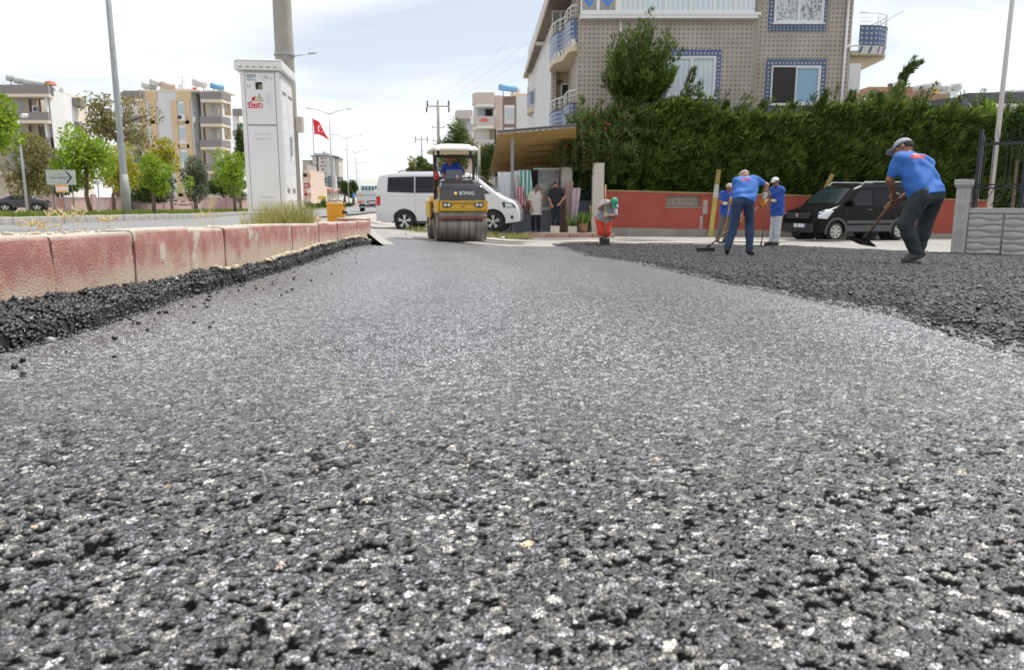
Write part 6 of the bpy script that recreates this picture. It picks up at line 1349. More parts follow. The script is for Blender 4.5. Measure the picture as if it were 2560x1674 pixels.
# red wall in front of the hedge
def red_wall():
    Y = 27.5; A, B = P(1508, 478, Y), P(2470, 503, Y); A0, B0 = P(1508, 588, Y), P(2470, 594, Y); zp0, zp1 = P(1508, 568, Y).z, P(2390, 585, Y).z
    t = thing('street_wall', 'red painted street wall with grey plinth below the hedge', 'wall', ((A.x+B.x)/2, Y, 0)); ox = (A.x+B.x)/2
    m_rw = M('red_wall_paint', (.31, .058, .038), .85, rgb2=(.37, .088, .06), nscale=.7, bump=.25, bscale=40, detail=8); m_pl = M('plinth_concrete', (.26, .235, .20), .9, rgb2=(.34, .31, .27), nscale=2, bump=.5, bscale=30)
    def zt(x): f = (x-A.x)/(B.x-A.x); return A.z+(B.z-A.z)*f
    def zp(x): f = (x-A.x)/(B.x-A.x); return zp0+(zp1-zp0)*f
    wx0, wx1 = P(1664, 500, Y).x, P(1750, 500, Y).x; wz0, wz1 = P(1700, 517, Y).z, P(1700, 489, Y).z
    def pc(name, x0, x1, fz0, fz1, mat, y0=-.1, y1=.1): z = [fz0(x0), fz0(x1), fz1(x1), fz1(x0)]; return MB().add([(x0-ox, y0, z[0]), (x1-ox, y0, z[1]), (x1-ox, y0, z[2]), (x0-ox, y0, z[3]), (x0-ox, y1, z[0]), (x1-ox, y1, z[1]), (x1-ox, y1, z[2]), (x0-ox, y1, z[3])], [(0, 1, 2, 3), (4, 7, 6, 5), (0, 4, 5, 1), (1, 5, 6, 2), (2, 6, 7, 3), (3, 7, 4, 0)]).build(name, mat, t)
    c = lambda v: (lambda x: v)
    pc('wall_panel', A.x, wx0, zp, zt, m_rw); pc('wall_panel', wx1, B.x, zp, zt, m_rw); pc('wall_panel', wx0+.001, wx1-.001, zp, c(wz0), m_rw); pc('wall_panel', wx0+.001, wx1-.001, c(wz1), zt, m_rw)
    pc('coping', A.x-.02, B.x, lambda x: zt(x)+.001, lambda x: zt(x)+.05, M('ochre_coping', (.34, .24, .10), .85, var=.2, nscale=3), -.13, .13)
    pc('plinth', A.x-.03, B.x, lambda x: -.35, lambda x: zp(x)-.002, m_pl, -.13, .13)
    op = MB().bb((wx0-ox, .06, wz0), (wx1-ox, .095, wz1)).build('opening', M('opening_pale', (.42, .36, .28), .8), t); g = MB()
    for f in np.linspace(0, 1, 13): x = wx0-ox+(wx1-wx0)*f; g.tube([(x, -.07, wz0), (x, -.07, wz1)], .008, 4)
    for f in (.05, .5, .95): g.tube([(wx0-ox, -.072, wz0+(wz1-wz0)*f), (wx1-ox, -.072, wz0+(wz1-wz0)*f)], .01, 4)
    g.build('grille', MATS['iron_grey'], op); MB().bb((wx0-ox-.04, -.12, wz0-.04), (wx1-ox+.04, -.04, wz0-.002)).build('sill', m_pl, op)
    for (x_, w_, z_, h_) in ((1762, .16, 500, .5), (1752, .10, 540, .6), (2400, .5, 510, .05)): 
        q = P(x_, z_, Y); MB().box((q.x-ox, -.102, q.z-h_/2), (w_, .004, h_)).build('plaster_scar', M('plaster_grey', (.40, .34, .30), .9, var=.2), t)
red_wall()
a, b = P(1797, 424, 27.15), P(1777, 577, 27.15); t = thing('marker_post', 'leaning post painted yellow and white in front of the red wall', 'post', (b.x, 27.15, hz(b.x, 27.15)))
bz = hz(b.x, 27.15); dvec = (a-b); L_ = dvec.length+(b.z-bz)
for nm, f0, f1, mt in (('shaft', 0, .58, M('post_yellow', (.50, .40, .10), .8, var=.12)), ('shaft', .581, .78, M('post_white', (.50, .49, .46), .8, var=.1)), ('shaft', .781, 1, M('post_ochre', (.30, .22, .07), .8, var=.2))):
    p0, p1 = Vector((0, 0, 0)).lerp(Vector((a.x-b.x, 0, a.z-bz)), f0), Vector((0, 0, 0)).lerp(Vector((a.x-b.x, 0, a.z-bz)), f1); MB().tube([p0, p1], [.085, .08], 4).build(nm, mt, t)
a, b = P(2082, 436, 27.1), P(2062, 476, 27.1); t = thing('marker_post', 'tip of a leaning ochre post rising behind the black van', 'post', (b.x-.6, 27.1, hz(b.x, 27.1))); MB().tube([(0, 0, 0), (b.x-t.location.x, 0, b.z-t.location.z), (a.x-t.location.x, 0, a.z-t.location.z)], [.09, .085, .08], 4).build('shaft', MATS['post_ochre'], t)

# low grey wall with carved pillar and iron fence on the right
def grey_wall():
    p0 = Vector((9.21, 15.6, 0)); zb = hz(9.2, 15.6)-.05; zc = P(2410, 449, 15.6).z; m_gw = M('cast_concrete', (.40, .39, .37), .8, rgb2=(.50, .485, .46), nscale=3, bump=.2, bscale=40)
    t = thing('boundary_wall', 'grey cast concrete wall with wavy panels and carved end pillar', 'wall', (p0.x, p0.y, zb), R(-39)); H_ = zc-zb
    pl = MB().bb((-.125, -.125, 0), (.125, .125, H_-.16)).build('pillar', m_gw, t, bev=.012)
    MB().bb((-.15, -.15, H_-.158), (.15, .15, H_-.12)).bb((-.17, -.17, H_-.118), (.17, .17, H_)).build('cap', m_gw, pl, bev=.012)
    for k in range(5):
        for s in (-1, 1):
            pts = [(-.127, s*.02, .2+k*.24), (-.129, s*.05, .28+k*.24), (-.127, s*.02, .36+k*.24)]; MB().tube(pts, [.004, .012, .004], 6).build('carving', m_gw, pl); pts = [(s*.02, -.127, .2+k*.24), (s*.05, -.129, .28+k*.24), (s*.02, -.127, .36+k*.24)]; MB().tube(pts, [.004, .012, .004], 6).build('carving', m_gw, pl)
    zt = P(2430, 520, 15.5).z-zb; x = .13; Lp = .62
    for i in range(5):
        pn = MB().bb((x, -.05, 0), (x+Lp-.02, .05, zt-.10)).build('wall_panel', m_gw, t); nrow = 7; hh = (zt-.14)/nrow
        for k in range(nrow):
            nu = 14; vs = []; ph = (k % 2)*math.pi
            for j in range(nu+1):
                u = j/nu; wv = .25*hh*math.sin(u*2*math.pi+ph); wv2 = -.25*hh*math.sin(u*2*math.pi+ph)
                z0, z1 = .02+k*hh+(wv if k else 0)+.008, .02+(k+1)*hh+(wv2 if k < nrow-1 else 0)-.004
                xx = x+.012+u*(Lp-.044)
                for (f, o_) in ((0, .0), (.2, .018), (.55, .028), (.85, .02), (1, 0)): vs.append((xx, -.05-o_, z0+(z1-z0)*f))
            MB().add(vs, [(j*5+q, (j+1)*5+q, (j+1)*5+q+1, j*5+q+1) for j in range(nu) for q in range(4)]).build('moulded_course', m_gw, pn, True)
        MB().bb((x-.001, -.09, zt-.098), (x+Lp+.0, .09, zt-.045)).bb((x-.001, -.075, zt-.043), (x+Lp, .075, zt)).build('coping', m_gw, pn, bev=.008)
        x += Lp+.001
    # iron fence standing on the wall, set back
    f = thing('iron_fence', 'black iron fence with bent bars on top of the grey wall', 'fence', (p0.x, p0.y, zb+zt), R(-39)); m_if = M('black_iron', (.022, .024, .03), .45, var=.15)
    ztop = P(2456, 323, 15.5).z-(zb+zt)
    MB().bb((.16, -.03, -.01), (.225, .03, ztop)).build('post', m_if, f); MB().bb((.16, .20, -.01), (.225, .26, ztop*.94)).build('post', m_if, f); MB().bb((.95, -.03, -.01), (1.02, .03, ztop*.62)).build('post', m_if, f)
    for z_, y_ in ((ztop*.80, -.0), (ztop*.255, -.0), (ztop*.83, .23), (ztop*.30, .23)): MB().bb((.226, y_-.015, z_-.015), (3.2, y_+.015, z_+.015)).build('rail', m_if, f)
    for i in range(26):
        x = .30+i*.11; y_ = -.02 if i % 2 == 0 else .25; zz_ = ztop*(.98 if i % 2 == 0 else 1.0)
        MB().tube([(x-.17, y_-.06, ztop*.03), (x, y_, ztop*.255), (x, y_, ztop*.83), (x-.05, y_-.08, zz_)], [.009, .009, .009, .004], 5).build('bar', m_if, f)
    b = P(2474, 519, 17.2); q = thing('pole', 'tall pale steel pole rising behind the iron fence', 'pole', (b.x, 17.2, hz(b.x, 17.2)-.1)); MB().lathe([(.055, 0), (.05, 3), (.045, 8)], n=12).build('shaft', M('pale_pole', (.50, .51, .52), .5, rgb2=(.55, .50, .44), nscale=2), q, True)
    MB().bb((.1, .3, -.1), (3.4, .6, zt-.02)).build('backfill', M('sandy_fill', (.45, .36, .25), .9, var=.15), t)
grey_wall()

# orange box behind the kerb, with odds and ends
Y = 15; b = P(839, 500, Y); z = float(Hr(0, Y))+.0; t = thing('orange_bin', 'orange plastic bin with odds and ends on its lid behind the kerb', 'bin', (b.x, Y, z)); zt = P(0, 513, Y).z-z; m_or = M('orange_plastic', (.66, .29, .01), .45, var=.06)
MB().box((0, 0, zt/2), (.285, .30, zt), None, 1.04).build('body', m_or, t, bev=.01); MB().box((0, 0, zt+.025), (.315, .33, .045)).build('lid', M('orange_lid', (.70, .38, .06), .5), t, bev=.01); MB().tube([(-.06, -.153, .14), (0, -.165, .12), (.07, -.153, .14)], .008, 5).build('grip', m_or, t)
c = tag(MB().bb((-.1, -.1, 0), (.05, .05, .03)).build('board_offcut', M('offcut_grey', (.45, .42, .40), .8), loc=(b.x, Y, z+zt+.048)), 'flat grey offcut lying on the orange bin', 'offcut'); c = tag(MB().tube([(-.12, 0, .015), (0, .02, .05), (.1, 0, .02), (.15, 0, -.12)], .012, 6).build('cable_bundle', M('cable_black', (.05, .05, .05)), loc=(b.x+.05, Y-.03, z+zt+.05)), 'dark cable draped over the orange bin', 'cable')
c = thing('bundle', 'dark cloth bundle hung on the side of the orange bin', 'cloth', (b.x+.18, Y-.05, z+zt-.13)); V_, F_ = rocks(np.zeros((1, 3)), [.05], 4, 2); npmesh('cloth', V_, F_, M('cloth_black', (.04, .04, .045), .8), c)
for i, (px, py, d, s, lb) in enumerate(((785, 547, 10.6, .085, 'rounded brown boulder on the verge left of the orange bin'), (768, 545, 10.2, .07, 'pale rock leaning beside the weeds on the verge'))):
    p = P(px, py, d); V_, F_ = rocks(np.zeros((1, 3)), [s], 14+i, 3, .8); o = npmesh('rock', V_, F_, M('rock_tan', (.42, .33, .25), .9, var=.2, nscale=12, bump=.5)); o.location = (p.x, d, vz(p.x, d)+.03); tag(o, lb, 'rock')

# pavement and kerb in front of the shop
PX0, PX1, PY = .45, 3.45, 25.5
pv = sheet('pavement', lambda y: PX0, lambda y: PX1, PY, 30.2, 12, 20, .11, m_path, H)
ks = MB().box((0, 0, 0), (.74, .15, .26)); k0 = None; m_rk = M('faded_red_kerb', (.34, .17, .13), .85, rgb2=(.42, .30, .24), nscale=3, bump=.4)
for i in range(4):
    o = ks.build('kerb_stone', m_rk, pv, bev=.012) if k0 is None else k0.copy()
    if k0 is None: k0 = o
    else: COL.objects.link(o); o.parent = pv
    x = PX0+.34+i*.755; o.location = (x, PY-.07, hz(x, PY)+.0); o.rotation_euler = (0, 0, random.uniform(-.01, .01))
# ================================================================== vehicles
def paint(name, c, rough=.25): return M(name, c, rough, var=.02, nscale=1, coat=.6)
m_wp = paint('white_car_paint', (.66, .66, .66)); m_bp = M('black_car_paint', (.005, .005, .006), .30, var=0, spec=.18); m_tint = M('tinted_glass', (.008, .009, .012), .06, var=0, spec=.35); m_tyre = M('tyre_rubber', (.018, .018, .018), .8, var=.2); m_rim = M('alloy_rim', (.55, .56, .57), .3, var=.05, metal=.7); m_plast = M('black_plastic', (.03, .03, .032), .6, var=.1); m_grpl = M('grey_plastic', (.075, .08, .088), .65, var=.1); m_teal = M('screen_glass', (.018, .034, .036), .05, var=0, spec=.7)
m_redl = M('red_lamp', (.55, .02, .02), .25, var=.1); m_oral = M('orange_lamp', (.65, .16, .03), .3); m_clear = M('clear_lamp', (.62, .66, .70), .15, var=.1); m_plate = M('number_plate', (.70, .70, .68), .5)
def interp(pts):
    xs = [p[0] for p in pts]; zs = [p[1] for p in pts]; return lambda x: float(np.interp(x, xs, zs))
class Car:
    def __init__(s, name, label, loc, rz, L_, W_, top, bot, belt, mat, th=.10, rc=.22, rf=.45, cat='van', group=None, sh=.10):
        s.t = thing(name, label, cat, loc, rz, group); s.L, s.W, s.belt, s.th, s.rc, s.rf, s.sh = L_, W_, belt, th, rc, rf, sh; s.top, s.bot = interp(top), interp(bot); s.zr = max(p[1] for p in top); s.mat = mat
    def hw(s, x, z):
        w = s.W/2
        if z > s.belt: w -= s.W/2*s.th*((z-s.belt)/(s.zr-s.belt))**1.4
        else: w -= .035*((s.belt-z)/s.belt)**2
        zt = s.top(x); rr = s.sh
        if zt-z < rr: q = 1-max(0, zt-z)/rr; w -= rr*1.1*(1-math.sqrt(max(0, 1-q*q)))
        for e, d in ((s.L, s.rf), (0, s.rf*.45)):
            t = abs(x-e)
            if t < d: q = 1-t/d; w -= s.rc*(1 if e else .5)*(1-math.sqrt(max(0, 1-q*q)))
        return w
    def body(s, wheels, rw):
        xs = sorted(set([0, .015, .04, .08, .13]+list(np.linspace(.2, s.L-.25, 60))+[s.L-.18, s.L-.12, s.L-.07, s.L-.03, s.L])); fk = [0, .06, .14, .24, .34, .44, .54, .64, .73, .81, .87, .92, .955, .98, .993, 1]
        vs = []; 
        for x in xs:
            b, t = s.bot(x), s.top(x); ring = [(x, 0, b)]
            for f in fk: z = b+(t-b)*f; ring.append((x, -s.hw(x, z), z))
            wt = s.hw(x, t); ring += [(x, -wt*.6, t+.018), (x, 0, t+.028), (x, wt*.6, t+.018)]
            for f in fk[::-1]: z = b+(t-b)*f; ring.append((x, s.hw(x, z), z))
            vs += ring; n = len(ring)
        mb = MB(); m = len(xs); mb.add(vs, [(i*n+k, i*n+(k+1) % n, (i+1)*n+(k+1) % n, (i+1)*n+k) for i in range(m-1) for k in range(n)]+[tuple(range(n))[::-1], tuple(range((m-1)*n, m*n))])
        o = mb.build('body', s.mat, s.t)
        cut = MB()
        for wx in wheels: cut.lathe([(rw*1.20, -s.W), (rw*1.20, -s.W/2+.28)], (wx, 0, rw*.98), 'Y', 28); cut.lathe([(rw*1.20, s.W/2-.28), (rw*1.20, s.W)], (wx, 0, rw*.98), 'Y', 28)
        co = cut.build('cutter', m_plast, s.t); md = o.modifiers.new('b', 'BOOLEAN'); md.operation = 'DIFFERENCE'; md.object = co; md.solver = 'EXACT'
        dg = bpy.context.evaluated_depsgraph_get(); me = bpy.data.meshes.new_from_object(o.evaluated_get(dg)); o.modifiers.clear(); old = o.data; o.data = me; bpy.data.objects.remove(co)
        smooth_angle(o, 32); s.b = o; return o
    def panel(s, poly, mat, name='window', sides=(-1, 1), off=.006, parent=None, nx=14, nz=6):
        out = []
        xs0, xs1 = min(p[0] for p in poly), max(p[0] for p in poly); vsx = sorted(set(list(np.linspace(xs0, xs1, nx))+[p[0] for p in poly]))
        for sd_ in sides:
            vs = []
            for x in vsx:
                zs = []
                for (a, b) in zip(poly, poly[1:]+poly[:1]):
                    if abs(a[0]-b[0]) < 1e-6:
                        if abs(x-a[0]) < 1e-6: zs += [a[1], b[1]]
                    elif min(a[0], b[0])-1e-6 <= x <= max(a[0], b[0])+1e-6: zs.append(a[1]+(b[1]-a[1])*(x-a[0])/(b[0]-a[0]))
                z0, z1 = min(zs), max(zs)
                for k in range(nz): z = z0+(z1-z0)*k/(nz-1); vs.append((x, sd_*(s.hw(x, z)+off), z))
            m = len(vsx); mb = MB().add(vs, [(i*nz+k, (i+1)*nz+k, (i+1)*nz+k+1, i*nz+k+1) for i in range(m-1) for k in range(nz-1)]); out.append(mb.build(name, mat, parent or s.t, True))
        return out
    def seam(s, pts, mat=None, w=.006, sides=(-1, 1), name='door_seam'):
        for sd_ in sides:
            mb = MB()
            for a, b in zip(pts[:-1], pts[1:]):
                n = 5; prev = None
                for i in range(n+1):
                    x, z = a[0]+(b[0]-a[0])*i/n, a[1]+(b[1]-a[1])*i/n; p = Vector((x, sd_*(s.hw(x, z)+.001), z)); 
                    if prev is not None: mb.tube([prev, p], w, 4, cap=False)
                    prev = p
            mb.build(name, mat or m_plast, s.b)
    def screen(s, x0, x1, fw, mat, name='windscreen', off=.012):
        n, m = 10, 8; vs = []
        for i in range(n+1):
            x = x0+(x1-x0)*i/n; z = s.top(x); w = (s.hw(x, z)+.02)*fw
            for j in range(m+1): y = -w+2*w*j/m; vs.append((x+off*.6, y, z+.028*(1-abs(y/w)**2)*.9+off))
        return MB().add(vs, [(i*(m+1)+j, (i+1)*(m+1)+j, (i+1)*(m+1)+j+1, i*(m+1)+j+1) for i in range(n) for j in range(m)]).build(name, mat, s.t, True)
    def wheels(s, xs, r, spokes=5, width=.2, rim=None, cap=False):
        for wx in xs:
            for sd_ in (-1, 1):
                y = sd_*(s.W/2-width/2-.015); o = bpy.data.objects.new('wheel', None)
                w = MB().lathe([(r*.66, -width/2), (r*.9, -width/2-.01), (r, -width/2+.03), (r, width/2-.03), (r*.9, width/2+.01), (r*.66, width/2), (r*.6, 0), (r*.66, -width/2)], (0, 0, 0), 'Y', 30, False).build('wheel', m_tyre, s.t, True); w.location = (wx, y, r)
                MB().lathe([(r*.67, -.02), (r*.68, .03), (r*.60, .03), (r*.58, -.02)], (0, sd_*width*.36, 0), 'Y', 30, False).build('rim', rim or m_rim, w, True)
                MB().lathe([(r*.6, 0), (r*.6, .01)], (0, sd_*width*.12, 0), 'Y', 24).build('brake_disc', m_plast, w)
                for k in range(spokes):
                    an = 2*math.pi*k/spokes+.3; c_, s_ = math.cos(an), math.sin(an)
                    pl = [(.09, -.06), (.09, .06), (.35, .10), (.62, .17), (.62, .03), (.55, 0), (.62, -.03), (.62, -.17), (.35, -.10)] if not cap else [(.09, -.06), (.09, .06), (.58, .15), (.58, -.15)]
                    q = [((a*c_-b*s_)*r, (a*s_+b*c_)*r) for a, b in pl]; MB().prism(q, sd_*width*.30, sd_*width*.47).build('spoke', rim or m_rim, w)
                MB().lathe([(r*.15, 0), (r*.13, .02)], (0, sd_*width*.42 if sd_ > 0 else -width*.42-.02, 0), 'Y', 14).build('hub', rim or m_rim, w)
                ad = MB().lathe([(r*1.19, -.14), (r*1.19, .14)], (0, 0, 0), 'Y', 28).build('arch_liner', m_plast, s.b); ad.location = (wx, sd_*(s.W/2-.42), r*.98)
    def arch(s, wx, r, mat, w=.05, out=.012):
        for sd_ in (-1, 1):
            vs = []; n = 20
            for k in range(n+1):
                a = math.pi*(-.06)+math.pi*1.12*k/n
                for rr_ in (r*1.17, r*1.17+w): x, z = wx+math.cos(a)*rr_, r*.98+math.sin(a)*rr_; z = max(z, s.bot(x)-.02); vs.append((x, sd_*(s.hw(x, max(z, s.bot(x)+.02))+out), z))
            MB().add(vs, [(2*k, 2*k+1, 2*k+3, 2*k+2) for k in range(n)]).build('arch_trim', mat, s.b, True)

def white_van():
    y0 = 26.2; p = P(957, 500, y0); z = hz(p.x+2, 26.0)
    c = Car('van', 'white passenger van parked across the street behind the road roller', (p.x-.02, y0+.1, z), R(-6), 4.80, 1.9, [(0, 1.05), (.03, 1.28), (.10, 1.80), (.20, 1.89), (.6, 1.95), (2.4, 1.96), (3.1, 1.91), (3.40, 1.80), (4.08, 1.26), (4.22, 1.17), (4.62, 1.0), (4.75, .82), (4.80, .62)],
            [(0, .40), (.3, .30), (4.3, .28), (4.8, .36)], 1.22, m_wp); W_ = (.98, 3.94); c.body(W_, .345)
    for s_ in (-1, 1): pass
    wn = c.panel([(.42, 1.30), (.45, 1.78), (1.33, 1.80), (1.33, 1.27)], m_tint); c.panel([(1.37, 1.27), (1.37, 1.80), (2.42, 1.80), (2.42, 1.27)], m_tint)
    c.panel([(2.56, 1.25), (2.56, 1.78), (3.12, 1.77), (3.42, 1.60), (3.86, 1.24)], m_teal); c.screen(3.44, 4.04, .94, m_teal); 
    c.panel([(2.48, 1.20), (2.50, 1.84), (2.54, 1.84), (2.54, 1.20)], m_plast, 'pillar_trim', off=.004)
    c.panel([(.03, .86), (.03, 1.16), (.19, 1.16), (.17, .86)], m_redl, 'tail_lamp'); c.panel([(4.28, .80), (4.24, .98), (4.60, .93), (4.70, .80)], m_plast, 'headlamp'); c.panel([(4.36, .82), (4.34, .94), (4.56, .91), (4.62, .83)], m_clear, 'headlamp_lens', off=.012)
    for a in ([(1.35, .36), (1.35, 1.85)], [(2.46, .36), (2.46, 1.85)], [(3.60, 1.2), (3.55, .8), (3.50, .40)], [(.3, 1.17), (3.6, 1.15)]): c.seam(a, M('seam_grey', (.30, .30, .31), .6), .004)
    c.panel([(.0, .36), (.02, .62), (.62, .58), (.62, .34)], paint('bumper_white', (.60, .60, .60), .4), 'bumper', off=.010); c.panel([(4.36, .34), (4.36, .62), (4.76, .60), (4.78, .40)], MATS['bumper_white'], 'bumper', off=.012); c.panel([(4.52, .44), (4.52, .54), (4.62, .54), (4.62, .44)], m_plast, 'fog_lamp', off=.018)
    c.panel([(1.34, .30), (1.34, .36), (3.5, .36), (3.5, .30)], m_plast, 'sill_trim', off=.005)
    for s_ in (-1, 1):
        mb = MB(); y = s_*.92; mb.tube([(.75, y*.86, 1.93), (.85, y*.86, 1.985), (2.9, y*.86, 1.985), (3.0, y*.86, 1.93)], .016, 6); mb.build('roof_rail', m_plast, c.t)
        w = MB().box((3.52, s_*1.04, 1.32), (.13, .20, .24)).build('mirror', m_wp, c.t, bev=.035); MB().box((3.50, s_*1.02, 1.19), (.16, .22, .07)).build('mirror_base', m_plast, w)
        for hx in (2.60, 1.46): MB().box((hx+.1, s_*.955, 1.06), (.18, .03, .035)).build('door_handle', m_wp, c.b, bev=.008)
    c.wheels(W_, .345)
    MB().box((-.012, 0, .62), (.012, .52, .11)).build('number_plate', m_plate, c.t); c.arch(W_[0], .345, m_plast, .02, .004); c.arch(W_[1], .345, m_plast, .02, .004)
white_van()
def black_van():
    d = 25.4; f = P(1990, 500, d-1.0); z = hz(13.5, 25.3)
    rz = R(180+20); L_ = 4.2; ox = Vector((math.cos(rz), math.sin(rz), 0)); base = Vector((f.x+.25, d-.55, z))-ox*L_+Vector((0, 0, 0))
    c = Car('van', 'dusty black van parked nose-out by the red wall', base, rz, L_, 1.78, [(0, 1.45), (.05, 1.72), (.16, 1.80), (1.6, 1.83), (2.35, 1.79), (2.70, 1.68), (3.28, 1.16), (3.42, 1.10), (3.95, .95), (4.12, .80), (4.2, .6)], [(0, .36), (.3, .28), (3.9, .26), (4.2, .30)], 1.08, m_bp, th=.13); W_ = (.74, 3.40); c.body(W_, .315)
    c.panel([(2.02, 1.14), (2.02, 1.62), (2.48, 1.61), (2.98, 1.14)], m_tint); c.panel([(1.02, 1.14), (1.02, 1.63), (1.94, 1.63), (1.94, 1.14)], M('side_panel_black', (.006, .006, .008), .12, var=0, spec=.25)); c.panel([(.18, 1.14), (.18, 1.62), (.94, 1.63), (.94, 1.14)], MATS['side_panel_black'])
    c.screen(2.72, 3.26, .92, m_teal); 
    c.panel([(3.80, .72), (3.55, .98), (3.72, 1.02), (4.02, .93), (4.10, .74)], m_clear, 'headlamp', off=.014); c.panel([(.02, .8), (.02, 1.4), (.14, 1.4), (.14, .8)], m_redl, 'tail_lamp')
    c.panel([(1.04, .56), (1.04, .66), (3.0, .66), (3.0, .56)], m_grpl, 'side_moulding', off=.014); c.panel([(1.10, .30), (1.10, .50), (3.0, .50), (3.0, .30)], m_grpl, 'sill_trim', off=.008)
    for w in W_: c.arch(w, .315, m_grpl, .085, .014)
    for a in ([(1.98, .5), (1.98, 1.66)], [(3.0, .5), (3.02, 1.1)], [(1.0, .6), (1.0, 1.66)]): c.seam(a, M('seam_black', (.05, .05, .055), .5), .005)
    for s_ in (-1, 1):
        MB().tube([(.35, s_*.72, 1.80), (.45, s_*.72, 1.89), (2.2, s_*.72, 1.89), (2.36, s_*.72, 1.79)], .02, 6).build('roof_rail', m_rim, c.t)
        w = MB().box((2.92, s_*.99, 1.20), (.13, .18, .20)).build('mirror', m_bp, c.t, bev=.03); MB().box((2.86, s_*.99, 1.27), (.02, .14, .03)).build('mirror_edge', m_rim, w); MB().box((2.10, s_*.895, 1.0), (.18, .03, .04)).build('door_handle', m_grpl, c.b, bev=.008)
    c.wheels(W_, .315, 7, .19, M('steel_hubcap', (.50, .48, .44), .4, var=.1, metal=.5), True)
    n = MB().box((4.19, 0, .80), (.06, 1.1, .18)).build('grille', m_plast, c.t, bev=.02); MB().lathe([(.06, 0), (.06, .02)], (4.215, 0, .82), 'X', 12).build('badge', m_rim, n); MB().box((4.19, 0, .42), (.10, 1.45, .30)).build('bumper', M('bumper_black', (.022, .022, .025), .5), c.t, bev=.04)
    pl = MB().box((4.25, .18, .50), (.012, .52, .115)).build('number_plate', m_plate, c.t); MB().box((4.2585, .42, .50), (.004, .045, .11)).build('blue_band', M('plate_blue', (.03, .08, .40), .5), pl); lettering('33 · ···', M('plate_ink', (.03, .03, .03), .5), pl, (4.2575, .16, .50), (R(90), 0, R(90)), .10, .001)
black_van()
def pickup():
    Y = 50; p = P(930, 500, Y); z = float(Hr(0, Y)); t = thing('pickup_truck', 'white municipal dropside truck driving away down the main road', 'truck', (p.x, Y, z), R(9)); m_w = M('truck_white', (.62, .64, .66), .4, var=.04)
    tg = MB().box((0, 0, 1.02), (1.98, .06, .62)).build('tailgate', m_w, t, bev=.015); MB().box((0, 1.4, .72), (1.98, 2.7, .05)).build('bed_floor', m_w, t)
    for s_ in (-1, 1): MB().box((s_*.97, 1.4, 1.02), (.05, 2.68, .58)).build('side_board', m_w, t)
    for s_ in (-1, 1):
        for k, mt in enumerate((m_redl, M('lamp_yellow', (.70, .45, .03), .4), m_redl, MATS['lamp_yellow'])): MB().box((s_*(.88-k*.12), -.035, 1.05), (.10, .01, .08), Matrix.Rotation(R(0), 3, 'Y')).build('hazard_stripe', mt, tg)
    lettering('TOROSLAR B.', M('truck_ink', (.18, .22, .26), .5), tg, (0, -.036, 1.05), (R(90), 0, 0), .15, .001)
    rb = MB().box((0, .0, .62), (1.9, .12, .26)).build('rear_panel', m_w, t, bev=.01); 
    for s_ in (-1, 1): l = MB().box((s_*.70, -.075, .62), (.34, .03, .17)).build('tail_lamp', m_oral, t); MB().box((s_*.60, -.094, .58), (.12, .006, .07)).build('lens', m_clear, l)
    pr = MB().box((0, -.07, .60), (.62, .03, .22)).build('plate_recess', m_plast, t, bev=.03); MB().box((0, -.092, .585), (.46, .012, .11)).build('number_plate', m_plate, pr)
    MB().box((0, -.02, .40), (1.75, .14, .11)).build('bumper', m_plast, t, bev=.02); MB().box((0, .02, .30), (1.72, .14, .08)).build('bumper_lower', m_w, t, bev=.02); MB().box((0, -.07, .47), (.36, .02, .05)).build('marker', m_redl, t)
    cab = MB().prism([(2.85, .6), (2.85, 1.35), (3.0, 1.78), (4.4, 1.80), (5.0, 1.3), (5.6, 1.1), (5.7, .6)], -.86, .86, 'X').build('cab', m_w, t, bev=.05)
    for i in range(7): MB().box((-.66+i*.22, 2.895, 1.54), (.15, .03, .32), Matrix.Rotation(R(-19), 3, 'X')).build('rear_window', M('cab_glass', (.05, .10, .12), .1), cab)
    MB().box((.55, 1.2, 1.34), (.8, 1.3, .22)).build('tarp', m_w, t, bev=.08)
    for wx in (-.72, .72):
        for wy in (1.0, 4.4): MB().lathe([(.2, -.11), (.33, -.11), (.35, -.06), (.35, .06), (.33, .11), (.2, .11)], (wx, wy, .35), 'X', 20).build('wheel', m_tyre, t, True)
pickup()
def small_cars():
    Y = 54; p = P(-10, 500, Y); c = Car('car', 'dark saloon car parked before the pink wall at the edge', (p.x, Y, float(Hr(0, Y))), R(20), 2.2, 1.6, [(0, .62), (.05, .78), (.35, .85), (.7, 1.08), (1.3, 1.10), (1.7, .85), (2.1, .72), (2.2, .5)], [(0, .25), (2.2, .25)], .72, paint('dark_blue_paint', (.02, .025, .04)), cat='car', sh=.08, rf=.2, rc=.12); c.body((.45, 1.75), .26); c.panel([(.55, .78), (.75, 1.0), (1.28, 1.02), (1.5, .78)], m_tint); c.panel([(.0, .55), (.0, .7), (.1, .7), (.1, .55)], m_redl, 'tail_lamp'); c.wheels((.45, 1.75), .26, 5, .16)
    c.t.scale = (1.5, 1, 1.05)
    Y = 28.6; p = P(1170, 500, Y); c = Car('van', 'white van half hidden between the white passenger van and the hanging sheets', (p.x-2.0, Y+1.0, hz(p.x, Y)+.11), R(4), 4.0, 1.75, [(0, 1.4), (.1, 1.75), (.3, 1.84), (2.4, 1.86), (2.7, 1.72), (3.2, 1.25), (3.8, 1.05), (4.0, .6)], [(0, .3), (4.0, .3)], 1.15, m_wp); c.body((.75, 3.2), .32); c.panel([(1.9, 1.2), (1.9, 1.68), (2.45, 1.68), (2.85, 1.2)], m_tint); c.panel([(.3, 1.2), (.3, 1.68), (1.8, 1.68), (1.8, 1.2)], m_tint); c.screen(2.72, 3.18, .92, m_tint); c.wheels((.75, 3.2), .32)
small_cars()

